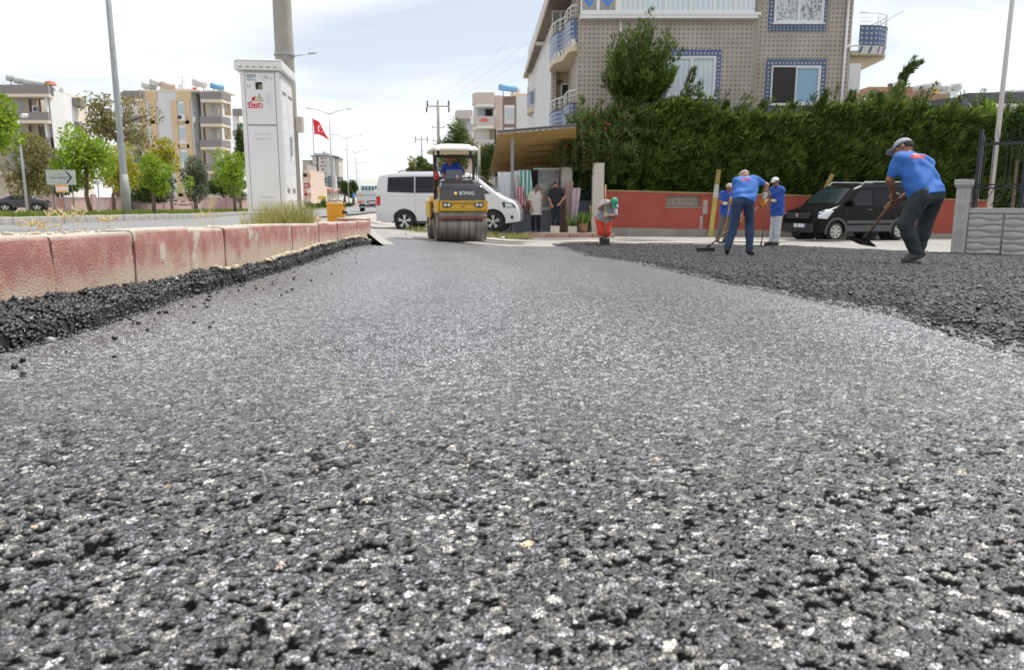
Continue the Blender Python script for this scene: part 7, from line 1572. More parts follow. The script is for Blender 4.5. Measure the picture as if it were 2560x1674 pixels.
# ---------------------------------------------------------------- the road roller
def roller():
    d = 18.75; p = P(1139, 500, d+.2); x = p.x-.02; z = hz(x, d)+.012
    t = thing('road_roller', 'yellow tandem road roller with white canopy compacting the asphalt', 'road roller', (x, d+.35, z), R(12)); my = M('roller_yellow', (.62, .36, .025), .4, var=.08, nscale=3); mk = M('roller_black', (.015, .015, .017), .14, var=.05, coat=.5); mblk = M('roller_frame_black', (.02, .02, .022), .5, var=.1)
    def drummat():
        m = M('drum_steel', (.16, .14, .125), .38, var=0, metal=.55); tr = m.node_tree; b = tr.nodes['Principled BSDF']; co = N(tr, 'ShaderNodeTexCoord'); mp_ = N(tr, 'ShaderNodeMapping'); mp_.inputs['Scale'].default_value = (9, .5, .5); lk(tr, co.outputs['Object'], mp_.inputs[0])
        n = N(tr, 'ShaderNodeTexNoise'); n.inputs['Scale'].default_value = 1.6; n.inputs['Detail'].default_value = 4; lk(tr, mp_.outputs[0], n.inputs['Vector']); rp = N(tr, 'ShaderNodeValToRGB'); lk(tr, n.outputs[0], rp.inputs[0]); rp.color_ramp.elements[0].position = .35; rp.color_ramp.elements[0].color = (.12, .10, .09, 1); rp.color_ramp.elements[1].position = .72; rp.color_ramp.elements[1].color = (.34, .31, .27, 1); lk(tr, rp.outputs[0], b.inputs['Base Color']); return m
    md = drummat(); r = .365
    for yc in (-.85, .87):
        dr = MB().lathe([(r-.03, -.47), (r-.03, -.585), (r-.012, -.60), (r, -.585), (r, .585), (r-.012, .60), (r-.03, .585), (r-.03, .47)], (0, 0, 0), 'X', 56, False).build('drum', md, t, True); dr.location = (0, yc, r); smooth_angle(dr, 50)
        for s_ in (-1, 1):
            MB().lathe([(r-.02, 0), (r-.02, .01)], (s_*.475, 0, 0), 'X', 40).build('end_plate', M('drum_inside', (.20, .20, .205), .6, var=.15), dr)
            MB().lathe([(.10, -.02), (.10, .05), (.06, .07)], (s_*.50, 0, 0), 'X', 16).build('hub', mblk, dr)
            MB().prism([(yc-.10, .95), (yc+.10, .95), (yc+.06, .36), (yc, .31), (yc-.06, .36)], s_*.53, s_*.575, 'X').build('fork_arm', my, t)
        sc = MB().bb((-.57, yc-.40*(1 if yc < 0 else -1)-.02, .56), (.57, yc-.40*(1 if yc < 0 else -1)+.02, .62)).build('scraper', M('scraper_red', (.22, .07, .055), .7, var=.2), t); 
        if yc < 0: MB().bb((-.56, yc-.37, .622), (.56, yc-.33, .72)).build('water_spray_bar', M('spray_grey', (.26, .24, .22), .6, var=.3, nscale=8), sc)
    # front yellow band with rounded cheeks
    fr = MB().prism([(-1.30, .735), (-1.315, .80), (-1.30, .985), (-.42, .985), (-.42, .735)], -.54, .54, 'X').build('front_frame', my, t, bev=.02)
    for s_ in (-1, 1): MB().bb((s_*.541, -1.26, .70), (s_*.60, -.50, 1.0)).build('frame_cheek', my, t, bev=.025)
    for s_ in (-1, 1):
        hp = [(s_*.48, .955), (s_*.25, .925), (s_*.28, .835), (s_*.42, .815), (s_*.475, .84)]; h = MB().prism(hp, -1.335, -1.317).build('headlight', mk, fr)
        for q in (.33, .42): MB().lathe([(.036, -.01), (.036, .0), (.02, .006)], (s_*q, -1.338, .883), 'Y', 14).build('lamp', M('lamp_lens', (.62, .62, .60), .15), h)
    lettering('TOROSLAR BELEDİYESİ', M('roller_ink', (.05, .045, .03), .6), fr, (0, -1.319, .915), (R(90), 0, 0), .072, .001, sx=.62); MB().bb((-.045, -1.325, .838), (.045, -1.314, .856)).build('slot', mblk, fr)
    # hood: glossy black shell that leans back
    st = [(-1.30, .99, .53, .02), (-1.27, 1.10, .53, .03), (-1.18, 1.27, .525, .06), (-1.06, 1.38, .51, .10), (-.88, 1.455, .49, .14), (-.62, 1.50, .47, .16), (-.45, 1.50, .47, .16)]
    vs = []; nn = 0
    for (y, zt, w, rr) in st:
        ring = [(-.54 if y > -1.29 else -w, y, .99)]
        for k in range(7): a = math.pi-k*math.pi/12; ring.append((-w+rr+rr*math.cos(a)*1.0, y, zt-rr+rr*math.sin(a))) if k <= 6 else None
        for k in range(7): a = math.pi/2-k*math.pi/12; ring.append((w-rr+rr*math.cos(a), y, zt-rr+rr*math.sin(a)))
        ring.append((.54 if y > -1.29 else w, y, .99)); vs += ring; nn = len(ring)
    hd = MB().add(vs, [(i*nn+k, i*nn+k+1, (i+1)*nn+k+1, (i+1)*nn+k) for i in range(len(st)-1) for k in range(nn-1)]+[tuple(range(nn)), tuple(range((len(st)-1)*nn, len(st)*nn))]).build('hood', mk, t); smooth_angle(hd, 45)
    # logo on the lower hood front
    an = R(90-24); c = Vector((.04, -1.272, 1.145)); dm = MB().prism([(-.20, 0), (-.155, .055), (-.11, 0), (-.155, -.055)], -.004, .0).build('logo_diamond', M('logo_yellow', (.66, .48, .10), .5), hd); dm.location = c+Vector((-.05, -.012, 0)); dm.rotation_euler = (R(-24), 0, 0)
    lg = lettering('BOMAG', M('logo_white', (.62, .64, .66), .5), hd, c+Vector((.06, -.012, .0)), (an, 0, 0), .125, .002, 'logo', sx=.8)
    for s_ in (-1, 1): MB().prism([(-1.05, 1.02), (-.98, 1.02), (-.80, 1.30), (-.84, 1.30)], s_*.505-.03*(s_ < 0), s_*.505+.03*(s_ > 0), 'X').build('side_stripe', my, t)
    # platform, console, seat, rear body
    MB().bb((-.55, -.46, .70), (.55, .52, .80)).build('platform', mblk, t); MB().bb((-.50, .50, .60), (.50, 1.42, 1.12)).build('rear_hood', my, t, bev=.05)
    for s_ in (-1, 1): MB().bb((s_*.545, .45, .55), (s_*.615, 1.30, .98)).build('frame_cheek', my, t, bev=.025)
    cs = MB().prism([(-.46, 1.48), (-.40, 1.72), (-.30, 1.72), (-.22, 1.48)], -.26, .12, 'X').build('console', M('console_grey', (.115, .135, .155), .6, var=.06), t, bev=.015); MB().lathe([(.17, -.01), (.18, 0), (.17, .012)], (-.07, -.22, 1.66), 'Y', 20, False).build('steering_wheel', mblk, cs); MB().bb((-.30, -.47, 1.44), (.16, -.2, 1.478)).build('console_base', mblk, t)
    se = MB().bb((-.24, .05, 1.0), (.24, .48, 1.14)).build('seat', mblk, t, bev=.03); MB().bb((-.23, .44, 1.15), (.23, .54, 1.58)).build('backrest', mblk, se, bev=.03); MB().bb((-.18, .12, .80), (.18, .45, .995)).build('seat_base', mblk, t)
    # roll bar
    for s_ in (-1, 1):
        MB().bb((s_*.475-.03, .02, .80), (s_*.475+.03, .09, 2.09)).build('roll_bar_post', mblk, t, bev=.008)
        MB().tube([(s_*.40, .05, 2.06), (s_*.40, .05, 2.20)], .035, 8).build('canopy_support', mblk, t); MB().tube([(s_*.49, -.35, 1.50), (s_*.50, -.05, 1.78)], .015, 6).build('grab_rail', mblk, t)
    MB().bb((-.444, .021, 2.02), (.444, .089, 2.085)).build('roll_bar_beam', mblk, t, bev=.008); MB().tube([(-.52, .03, .8), (-.52, .03, 2.2)], .018, 6).build('exhaust_stay', M('rust_pipe', (.14, .05, .04), .6), t)
    # canopy: puffy rounded shell with corner notches
    n, m = 28, 24; vs = []
    for i in range(n+1):
        for j in range(m+1):
            u, v = -1+2*i/n, -1+2*j/m; e = max(abs(u), abs(v)); q = (abs(u)**5+abs(v)**5)**.2
            sx, sy = (u/e*q if e else 0), 0
            xx = .59*u*(1-.07*abs(v)**6); yy = .74*v*(1-.07*abs(u)**6); hgt = .165*(1-max(abs(u), abs(v))**7)*(.85+.15*(1-u*u))+.03*math.sin(u*9)*0
            notch = .045*math.exp(-((abs(u)-.72)/.05)**2)*(1-abs(v)**2*.0)*(1 if v < -.2 else .3)
            vs.append((xx, yy, 2.20+max(0, hgt-notch)+.012))
    cp = MB().add(vs, [(i*(m+1)+j, (i+1)*(m+1)+j, (i+1)*(m+1)+j+1, i*(m+1)+j+1) for i in range(n) for j in range(m)]); cpo = cp.build('canopy', M('canopy_white', (.70, .69, .62), .5, var=.04), t, True); so_ = cpo.modifiers.new('t', 'SOLIDIFY'); so_.thickness = .03; so_.offset = -1
    cpo.location = (-.07, .0, -.05)
    ex = MB().lathe([(.045, 0), (.055, .02), (.055, .14), (.03, .19), (.015, .22)], (-.50, -.42, 1.47), n=12).build('fire_extinguisher', M('extinguisher_red', (.55, .02, .02), .3), t, True)
    MB().lathe([(.03, 0), (.035, .03), (.02, .07)], (-.03, -.60, 1.51), n=10).build('beacon', M('beacon_pink', (.6, .35, .30), .4), t)
    for s_ in (-1, 1): MB().tube([(s_*.50, -.5, 1.45), (s_*.52, -.56, 1.75), (s_*.5, -.56, 1.80)], .012, 6).build('lever', mblk, t)
    for s_ in (1,): MB().box((s_*.30, -.42, 1.53), (.10, .05, .03)).build('control_box', mblk, t); MB().tube([(.30, -.42, 1.53), (.33, -.42, 1.64)], .012, 6).build('lever', mblk, t)
    return t
roller_t = roller()
# ================================================================== awning and porch at the left of the hedge
def cloth(name, label, px0, py0, px1, py1, Y, mat, folds=3, amp=.05, sway=0, skew=0, cat='laundry', group=None, taper=1.0):
    a, b = P(px0, py0, Y), P(px1, py1, Y); w, h = b.x-a.x, a.z-b.z; nu, nv = 24, 14; vs = []
    for j in range(nv+1):
        v = j/nv
        for i in range(nu+1): u = i/nu; vs.append(((u-.5)*w*(1-(1-taper)*v)+w/2+skew*v, amp*(.4+.6*v)*math.sin(u*folds*6.283+sway)+.03*v*math.sin(3*v), -v*h+.015*math.sin(u*5+sway)*v))
    o = MB().add(vs, [(j*(nu+1)+i, j*(nu+1)+i+1, (j+1)*(nu+1)+i+1, (j+1)*(nu+1)+i) for j in range(nv) for i in range(nu)]).build(name, mat, None, True, loc=(a.x, Y, a.z)); md = o.modifiers.new('t', 'SOLIDIFY'); md.thickness = .006
    return tag(o, label, cat, group)
def stripemat(name, c0, c1, sc, axis=0):
    m = M(name, c0, .8, var=0); t = m.node_tree; b = t.nodes['Principled BSDF']; co = N(t, 'ShaderNodeTexCoord'); sp = N(t, 'ShaderNodeSeparateXYZ'); lk(t, co.outputs['Object'], sp.inputs[0]); mu = N(t, 'ShaderNodeMath', operation='MULTIPLY'); lk(t, sp.outputs[axis], mu.inputs[0]); mu.inputs[1].default_value = sc
    fr = N(t, 'ShaderNodeMath', operation='FRACT'); lk(t, mu.outputs[0], fr.inputs[0]); gt = N(t, 'ShaderNodeMath', operation='GREATER_THAN'); lk(t, fr.outputs[0], gt.inputs[0]); gt.inputs[1].default_value = .5
    mx = N(t, 'ShaderNodeMix', data_type='RGBA'); lk(t, gt.outputs[0], mx.inputs[0]); mx.inputs[6].default_value = (*c0, 1); mx.inputs[7].default_value = (*c1, 1); lk(t, mx.outputs[2], b.inputs['Base Color']); return m
def porch():
    n = (1243, 336), (1425, 320); Yn, Yf = 26.2, 31.2
    A, B = P(1243, 337, Yn), P(1440, 320, Yn); C, D = P(1226, 432, Yf), P(1440, 425, Yf)
    t = thing('awning', 'ochre lean-to awning sheltering the porch left of the hedge', 'awning', (A.x, Yn, 0)); o = Vector((A.x, Yn, 0)); m_aw = M('awning_ochre', (.46, .30, .11), .75, rgb2=(.40, .25, .085), nscale=2.5)
    # corrugated sheet, boards below it
    nb = 14; 
    for i in range(nb):
        f0, f1 = i/nb, (i+1)/nb-.004; q = [A.lerp(C, f0), B.lerp(D, f0), B.lerp(D, f1), A.lerp(C, f1)]; MB().add([p-o for p in q]+[p-o+Vector((0, 0, .025)) for p in q], [(3, 2, 1, 0), (4, 5, 6, 7), (0, 1, 5, 4), (1, 2, 6, 5), (2, 3, 7, 6), (3, 0, 4, 7)]).build('board', m_aw, t)
    for f in (.30, .45, .60, .75): q0, q1 = A.lerp(C, f).lerp(B.lerp(D, f), .42-.1*(f-.3)), A.lerp(C, f).lerp(B.lerp(D, f), 1); MB().tube([q0-o-Vector((0, 0, .03)), q1-o-Vector((0, 0, .03))], .03, 4).build('rafter', M('rafter_brown', (.20, .12, .045), .8), t)
    vs = []; k = 60
    for i in range(k+1):
        p = A.lerp(B, i/k)-o; w = .03*math.sin(i*1.3); vs += [p+Vector((0, -.02, .09)), p+Vector((0, -.02, .02+w))]
    MB().add(vs, [(2*i, 2*i+2, 2*i+3, 2*i+1) for i in range(k)]).build('corrugated_edge', M('sheet_grey', (.22, .22, .21), .7), t); MB().tube([A-o+Vector((0, -.03, .11)), B-o+Vector((0, -.03, .11))], .03, 4).build('edge_trim', M('edge_dark', (.05, .055, .05), .7), t)
    a = P(1240, 335, Yn); MB().bb((-.10, -.03, a.z-.35), (-.03, .05, a.z+.15)).build('bracket', MATS['edge_dark'], t)
    p = P(1281, 345, 26.4); z0 = hz(p.x, 26.4); q = thing('steel_post', 'grey steel post carrying the awning', 'post', (p.x, 26.4, z0)); MB().tube([(0, 0, 0), (0, 0, p.z-z0)], .055, 8).build('shaft', M('post_steel', (.24, .24, .245), .6), q)
    # planks on the porch side and the dim back wall
    w = thing('porch_screen', 'row of brown wooden planks under the left end of the awning', 'screen', (P(1260, 500, 30).x, 30, 0)); mw = M('plank_brown', (.24, .12, .05), .8, var=.25, nscale=3)
    for i in range(6): xx = P(1244+i*6.5, 500, 30).x-w.location.x; MB().bb((xx, -.02, P(0, 448, 30).z), (xx+.095, .02, P(0, 352+i*4, 30).z)).build('plank', mw, w)
    h = Bld('porch_house', 'shaded house front behind the awning with doorways', 'building', (P(1370, 500, 31.3).x, 31.3, 0)); r = h.rect
    r('wall', M('porch_wall', (.55, .52, .46), .85, var=.1), 1236, 380, 1470, 600, 31.3, .2); r('beam', M('beam_brown', (.13, .07, .035), .8), 1236, 427, 1470, 441, 31.15, .1); r('doorway', m_dark, 1392, 440, 1406, 560, 31.2, .08); r('curtain', M('dark_red_cloth', (.18, .02, .02), .8), 1384, 430, 1400, 470, 31.1, .05); r('curtain', MATS['dark_red_cloth'], 1432, 430, 1446, 448, 31.1, .05); r('window', m_winf, 1342, 440, 1362, 470, 31.2, .08)
    # low parapet
    lw = Bld('porch_parapet', 'low blue-grey rendered parapet behind the two bystanders', 'wall', (P(1330, 500, 28.4).x, 28.4, 0)); lw.rect('wall', M('bluegrey_render', (.17, .19, .225), .9, rgb2=(.25, .26, .28), nscale=2, bump=.4), 1246, 527, 1404, 600, 28.4, .2); lw.rect('coping', M('parapet_cap', (.42, .40, .38), .8), 1246, 523, 1404, 526.9, 28.36, .28)
    def pillar(px0, px1, py, Y, label, mat): b = P((px0+px1)/2, 500, Y); z0 = hz(b.x, Y)+.1; s = Y/FPX; q = thing('pillar', label, 'pillar', (b.x, Y, z0)); hh = P(0, py, Y).z-z0; MB().bb((-(px1-px0)*s/2, 0, 0), ((px1-px0)*s/2, .3, hh)).build('shaft', mat, q, bev=.01); return q
    pillar(1404, 1430, 418, 27.6, 'grey-beige square pillar behind the black-shirted man', M('pillar_beige', (.38, .36, .31), .85, rgb2=(.44, .42, .37), nscale=3)); pillar(1481, 1509, 407, 27.2, 'pale square pillar at the left end of the red wall', M('pillar_pale', (.50, .46, .39), .85, rgb2=(.56, .52, .46), nscale=2))
    def frame(name, label, px0, py0, px1, py1, Y, bars=()):
        a, b = P(px0, py0, Y), P(px1, py1, Y); q = thing(name, label, 'window frame', (a.x, Y, b.z)); w_, h_ = b.x-a.x, a.z-b.z; f = .06; MB().bb((0, 0, h_-f), (w_, .06, h_)).bb((0, 0, 0), (f, .06, h_-f-.001)).bb((w_-f, 0, 0), (w_, .06, h_-f-.001)).bb((f+.001, 0, 0), (w_-f-.001, .06, f)).build('frame', m_pvc, q)
        MB().bb((f, .025, f), (w_-f, .035, h_-f)).build('pane', MATS['porch_pane'], q); return q
    pg = M('porch_pane', (.9, .95, .95), .02, var=0); pb = pg.node_tree.nodes['Principled BSDF']; pb.inputs['Transmission Weight'].default_value = .92
    frame('window_frame', 'wide white window frame above the parapet', 1334, 420, 1405, 522, 28.5); frame('window_frame', 'narrow white window frame between the two pillars', 1430, 419, 1459, 476, 28.5)
    GL = 'laundry hung along the porch'
    wc = M('bedsheet_white', (.72, .74, .76), .85, var=.06)
    cloth('hanging_sheet', 'large white sheet hanging left of the steel post', 1244, 430, 1278, 512, 27.3, wc, 3, .05, 0, .05, group=GL); cloth('hanging_sheet', 'white sheet hanging right of the steel post behind the towels', 1283, 427, 1312, 505, 27.5, wc, 2, .04, 1, .1, group=GL)
    cloth('striped_towel', 'green and white striped towel drying on the porch', 1296, 425, 1326, 493, 27.2, stripemat('green_stripes', (.60, .64, .65), (.02, .28, .20), 7.2), 2, .035, 2, .12, group=GL); cloth('striped_towel', 'red and white striped towel drying on the porch', 1290, 466, 1308, 514, 27.15, stripemat('red_stripes', (.62, .55, .56), (.42, .02, .05), 10), 2, .03, 0, .10, group=GL)
    cloth('black_jacket', 'black garment hanging next to the striped towel', 1325, 424, 1345, 470, 27.4, M('garment_black', (.01, .01, .013), .9), 2, .05, .5, .0, group=GL)
    cloth('carpet', 'dark brown carpet hanging behind the pinkish one', 1399, 470, 1418, 580, 27.5, M('carpet_brown', (.14, .09, .075), .95, var=.15, nscale=8), 1, .04, 0, .0, 'carpet', GL); cloth('carpet', 'long pinkish beige carpet draped beside the pillar', 1411, 455, 1432, 562, 27.35, M('carpet_pink', (.34, .25, .22), .95, var=.12, nscale=6), 2, .05, 1, .02, 'carpet', GL, .55); cloth('blanket', 'pale pink blanket draped over the stair rail', 1430, 470, 1451, 556, 27.3, M('blanket_pink', (.55, .45, .48), .9, rgb2=(.40, .28, .33), nscale=5), 2, .05, 2, -.08, 'blanket', GL, .7)
    cloth('patterned_cloth', 'crumpled red-brown cloth on the parapet', 1288, 505, 1328, 523, 28.3, M('cloth_redbrown', (.34, .10, .06), .9, rgb2=(.5, .3, .22), nscale=9), 4, .06, 0, 0, 'cloth')
    # table and box behind the parapet
    b = P(1352, 500, 29.2); z0 = hz(b.x, 29)+.1; q = thing('table', 'table with a pale wooden top on the porch', 'table', (b.x, 29.2, z0)); zt = P(0, 472, 29.2).z-z0; MB().bb((-.45, -.3, zt-.08), (.45, .3, zt)).build('table_top', M('pale_wood', (.52, .38, .26), .7, var=.15), q)
    for sx in (-.4, .4):
        for sy in (-.25, .25): MB().bb((sx-.03, sy-.03, 0), (sx+.03, sy+.03, zt-.081)).build('leg', MATS['plank_brown'], q)
    q = thing('flower_box', 'white flower box with green plant on the porch table', 'planter', (b.x+.15, 29.2, z0+zt)); MB().bb((-.25, -.12, 0), (.25, .12, .22)).build('box', M('box_white', (.58, .55, .50), .8), q); V, F = leaf_blobs([((0, 0, .5), (.4, .2, .3)), ((-.35, 0, .25), (.25, .15, .2)), ((.2, 0, .7), (.25, .2, .25))], 500, .1, 91); npmesh('plant', V, F, lf_pine, q, smooth_=False)
    # planters on the pavement
    def planter(px, py, w, label, kind, seed):
        Y = 26.0; b = P(px, 500, Y); z0 = hz(b.x, Y)+.115; q = thing('planter', label, 'planter', (b.x, Y, z0), 0, 'planters on the pavement'); s = Y/FPX; hh = (582-py)*s
        if kind == 'box': MB().box((0, 0, hh/2), (w*s, w*s, hh), None, 1.06).build('pot', M('pot_white', (.56, .52, .46), .8, var=.08), q, bev=.012); MB().box((0, 0, hh-.01), (w*s*.95, w*s*.95, .04)).build('soil', M('potting_soil', (.08, .06, .04), .95), q)
        else: MB().lathe([(w*s*.30, 0), (w*s*.42, hh*.4), (w*s*.5, hh*.9), (w*s*.52, hh), (w*s*.45, hh), (w*s*.42, hh*.92)], n=20).build('pot', M('pot_clay', (.26, .15, .075), .8, var=.15), q, True)
        if kind != 'box' or seed == 2:
            r_ = np.random.default_rng(seed); V, F = blades(260 if kind != 'box' else 90, lambda r, n: (r.normal(0, .07, n), r.normal(0, .07, n), np.full(n, hh-.02)), .15, .45, .014, 1.2, seed); npmesh('plant', V, F, leafmat('fern_green', (.05, .12, .02), (.16, .25, .05)), q, smooth_=False)
        else: MB().tube([(0, 0, hh), (.02, 0, hh+.2)], .012, 5).tube([(.01, 0, hh+.1), (.06, 0, hh+.24)], .008, 5).build('stem', MATS['bark'], q)
    planter(1388, 565, 21, 'square white planter with a bare stem before the black-shirted man', 'box', 1); planter(1432, 565, 20, 'square white planter with few leaves left of the clay pot', 'box', 2); planter(1459, 558, 25, 'round clay pot with a spreading green fern', 'pot', 3)
    a, b = P(1477.5, 514, 26.0), P(1482, 588, 25.7); q = thing('broom', 'wooden broom leaning on the pale pillar', 'broom', (b.x, 25.7, hz(b.x, 25.7)+.02)); MB().tube([(0, 0, .03), (a.x-b.x, .6, a.z-q.location.z)], .014, 6).build('handle', wood_, q); MB().bb((-.42, -.05, 0), (.08, .05, .05)).build('brush', M('brush_black', (.02, .02, .022), .8), q)
    # stair gate and pipes
    q = thing('stair_gate', 'dark blue steel stair gate beside the pale pillar', 'gate', (P(1460, 500, 28).x, 28, hz(3, 28)+.1)); zt = P(0, 474, 28).z-q.location.z; mg = M('gate_blue', (.05, .065, .09), .5, var=.1)
    for i in range(7): xx = -.22+i*.075; MB().tube([(xx, 0, .45), (xx, 0, zt-.25+i*.04)], .012, 5).build('bar', mg, q)
    MB().tube([(-.25, 0, zt-.30), (.28, 0, zt)], .02, 6).build('handrail', mg, q); MB().bb((-.25, .02, .4), (.28, .04, zt-.4)).build('panel', M('gate_panel', (.16, .18, .22), .5, var=.2, nscale=5), q)
    for i, (px, py) in enumerate(((1015, 587), (1257, 597), (1432, 590), (1572, 590))): 
        p = hit(px, py, 0, H); V_, F_ = rocks(np.zeros((1, 3)), [.06], 60+i, 1, .6); o = npmesh('litter', V_, F_, M('litter_white', (.62, .62, .62), .8)); o.location = (p.x, p.y, hz(p.x, p.y)+.03); tag(o, ['crumpled white litter by the rear wheel of the van', 'crumpled white litter right of the roller drum', 'crumpled white litter below the planters', 'crumpled white litter by the wall plinth'][i], 'litter', 'litter on the street')
wood_ = M('ash_handle', (.36, .23, .11), .6, var=.2, nscale=6)
porch()
# ================================================================== people (one continuous surface each, from blended round cones)
def sdf_mesh(prims, res, k=.03, cuts=(), noise=0.0, nf=20.0, seed=0.0):
    lo = np.array([1e9]*3); hi = -lo
    for p in prims:
        if p[0] == 'c': pts = [np.array(p[1]), np.array(p[2])]; r = max(p[3], p[4])
        else: pts = [np.array(p[1])]; r = max(p[2])
        for q in pts: lo = np.minimum(lo, q-r); hi = np.maximum(hi, q+r)
    lo -= 3*res+.01; hi += 3*res+.01; n = np.ceil((hi-lo)/res).astype(int)+1; D = np.full(n, .25, np.float32)
    for p in prims:
        if p[0] == 'c': a, b = np.array(p[1], float), np.array(p[2], float); r = max(p[3], p[4]); l0, h0 = np.minimum(a, b)-r, np.maximum(a, b)+r
        else: a = np.array(p[1], float); r = max(p[2]); l0, h0 = a-r, a+r
        m = k+2*res+.02; i0 = np.maximum(0, np.floor((l0-m-lo)/res).astype(int)); i1 = np.minimum(n, np.ceil((h0+m-lo)/res).astype(int)+1)
        gx, gy, gz = [lo[q]+np.arange(i0[q], i1[q])*res for q in range(3)]; X, Y, Z = np.meshgrid(gx, gy, gz, indexing='ij')
        if p[0] == 'c':
            ab = b-a; L2 = max(1e-9, ab@ab); t = np.clip(((X-a[0])*ab[0]+(Y-a[1])*ab[1]+(Z-a[2])*ab[2])/L2, 0, 1)
            d = np.sqrt((X-a[0]-t*ab[0])**2+(Y-a[1]-t*ab[1])**2+(Z-a[2]-t*ab[2])**2)-(p[3]+(p[4]-p[3])*t)
        else:
            Rm = np.array(p[3]) if len(p) > 3 else np.eye(3); V = np.stack([X-a[0], Y-a[1], Z-a[2]], -1)@Rm; rr = np.array(p[2]); q = np.sqrt(((V/rr)**2).sum(-1)); d = (q-1)*rr.min()*np.where(q < 1, 1, 1)
        S = D[i0[0]:i1[0], i0[1]:i1[1], i0[2]:i1[2]]; h = np.clip(.5+.5*(S-d)/k, 0, 1); S[...] = S*(1-h)+d*h-k*h*(1-h)
    g = np.meshgrid(*[lo[q]+np.arange(n[q])*res for q in range(3)], indexing='ij')
    if noise: D = D+noise*(np.sin(g[0]*nf+2.1*np.sin(g[2]*nf*.7+seed)+seed)*np.sin(g[2]*nf*1.3+1.7*np.sin(g[1]*nf*.8+g[0]*nf*.5)+seed*2))
    for (pt, nr) in cuts:
        nr = np.array(nr, float); nr /= np.linalg.norm(nr); D = np.maximum(D, (g[0]-pt[0])*nr[0]+(g[1]-pt[1])*nr[1]+(g[2]-pt[2])*nr[2])
    # surface nets
    ins = D < 0; c = [slice(None, -1), slice(1, None)]; cnt = np.zeros(n-1, np.int8)
    for i in (0, 1):
        for j in (0, 1):
            for l in (0, 1): cnt += ins[c[i], c[j], c[l]]
    act = (cnt > 0) & (cnt < 8); idx = -np.ones(n-1, np.int64); A = np.argwhere(act); idx[act] = np.arange(len(A))
    acc = np.zeros((len(A), 3)); num = np.zeros(len(A)); cor = [(i, j, l) for i in (0, 1) for j in (0, 1) for l in (0, 1)]
    dv = {q: D[A[:, 0]+q[0], A[:, 1]+q[1], A[:, 2]+q[2]] for q in cor}
    for q in cor:
        for ax in range(3):
            if q[ax] == 0:
                w = list(q); w[ax] = 1; w = tuple(w); da, db = dv[q], dv[w]; m = (da < 0) != (db < 0); t = np.where(m, da/(da-db+1e-12), 0); pt = np.tile(np.array(q, float), (len(A), 1)); pt[:, ax] += t; acc += pt*m[:, None]; num += m
    V = (A+acc/num[:, None])*res+lo; F = []
    for ax in range(3):
        s0 = [slice(None)]*3; s1 = [slice(None)]*3; s0[ax] = slice(None, -1); s1[ax] = slice(1, None); E = np.argwhere(ins[tuple(s0)] != ins[tuple(s1)]); u, v = [(1, 2), (2, 0), (0, 1)][ax]
        E = E[(E[:, u] > 0) & (E[:, v] > 0) & (E[:, u] < n[u]-1) & (E[:, v] < n[v]-1)]
        def cell(du, dv_): e = E.copy(); e[:, u] -= du; e[:, v] -= dv_; return idx[e[:, 0], e[:, 1], e[:, 2]]
        q = np.stack([cell(1, 1), cell(0, 1), cell(0, 0), cell(1, 0)], -1); fl = ins[tuple(s0)][E[:, 0], E[:, 1], E[:, 2]]; q[~fl] = q[~fl][:, ::-1]; F.append(q)
    F = np.concatenate(F); F = F[(F >= 0).all(1)]; return V, F
def to_px(p):
    x, y, z = p[0], p[1], p[2]-CZ; f = y*math.cos(PITCH)-z*math.sin(PITCH); v = y*math.sin(PITCH)+z*math.cos(PITCH); return (CX+FPX*x/f, CY-FPX*v/f)
def vn(v): v = np.array(v, float); return v/(np.linalg.norm(v)+1e-9)
skin_l = M('skin_tan', (.40, .20, .12), .55, var=.08, nscale=12); skin_d = M('skin_brown', (.26, .12, .07), .55, var=.08, nscale=12)
m_bshirt = M('blue_shirt', (.034, .14, .46), .8, var=.10, nscale=6); m_navysh = M('royal_blue_polo', (.022, .075, .36), .8, var=.10, nscale=6)
def grip(center, axis, frm, r_h=.016, sz=1.0):
    """four fingers and a thumb closed round a handle; frm = where the wrist is"""
    c = np.array(center, float); ax = vn(axis); n = np.array(frm, float)-c; n = vn(n-ax*(n@ax)); b = np.cross(ax, n); out = []; R0 = r_h+.010
    palm = c+n*(R0+.012); out.append(('c', palm-ax*.03, palm+ax*.03, .021, .021)); out.append(('c', np.array(frm, float), palm, .026, .026))
    for i in range(4):
        o = c+ax*(-.036+.024*i)*sz; Lf = (.80, 1, .95, .75)[i]; pts = [o+(n*math.cos(a)+b*math.sin(a))*R0 for a in np.linspace(.3, .3+3.9*Lf, 5)]
        for p, q in zip(pts[:-1], pts[1:]): out.append(('c', p, q, .0095, .009))
    o = c+ax*.040; pts = [o+(n*math.cos(a)-b*math.sin(a))*(R0+.002) for a in np.linspace(.2, 2.3, 4)]
    for p, q in zip(pts[:-1], pts[1:]): out.append(('c', p, q, .011, .010))
    return out
def relaxed(wr, dr, side):
    w = np.array(wr, float); d = vn(dr); s = vn(side); s = vn(s-d*(s@d)); n = np.cross(d, s); out = [('c', w, w+d*.085, .026, .03)]
    for i in range(4):
        o = w+d*.09+s*(-.03+.02*i); L_ = (.06, .075, .07, .055)[i]; k1 = o+vn(d+n*.25)*L_*.55; out += [('c', o, k1, .0095, .009), ('c', k1, k1+vn(d+n*.8)*L_*.5, .009, .008)]
    o = w+d*.03+s*.03; k1 = o+vn(d*.7+s*.7+n*.3)*.035; return out+[('c', o, k1, .011, .010), ('c', k1, k1+vn(d+s*.2+n*.4)*.03, .010, .009)]
LAST = [0.0]
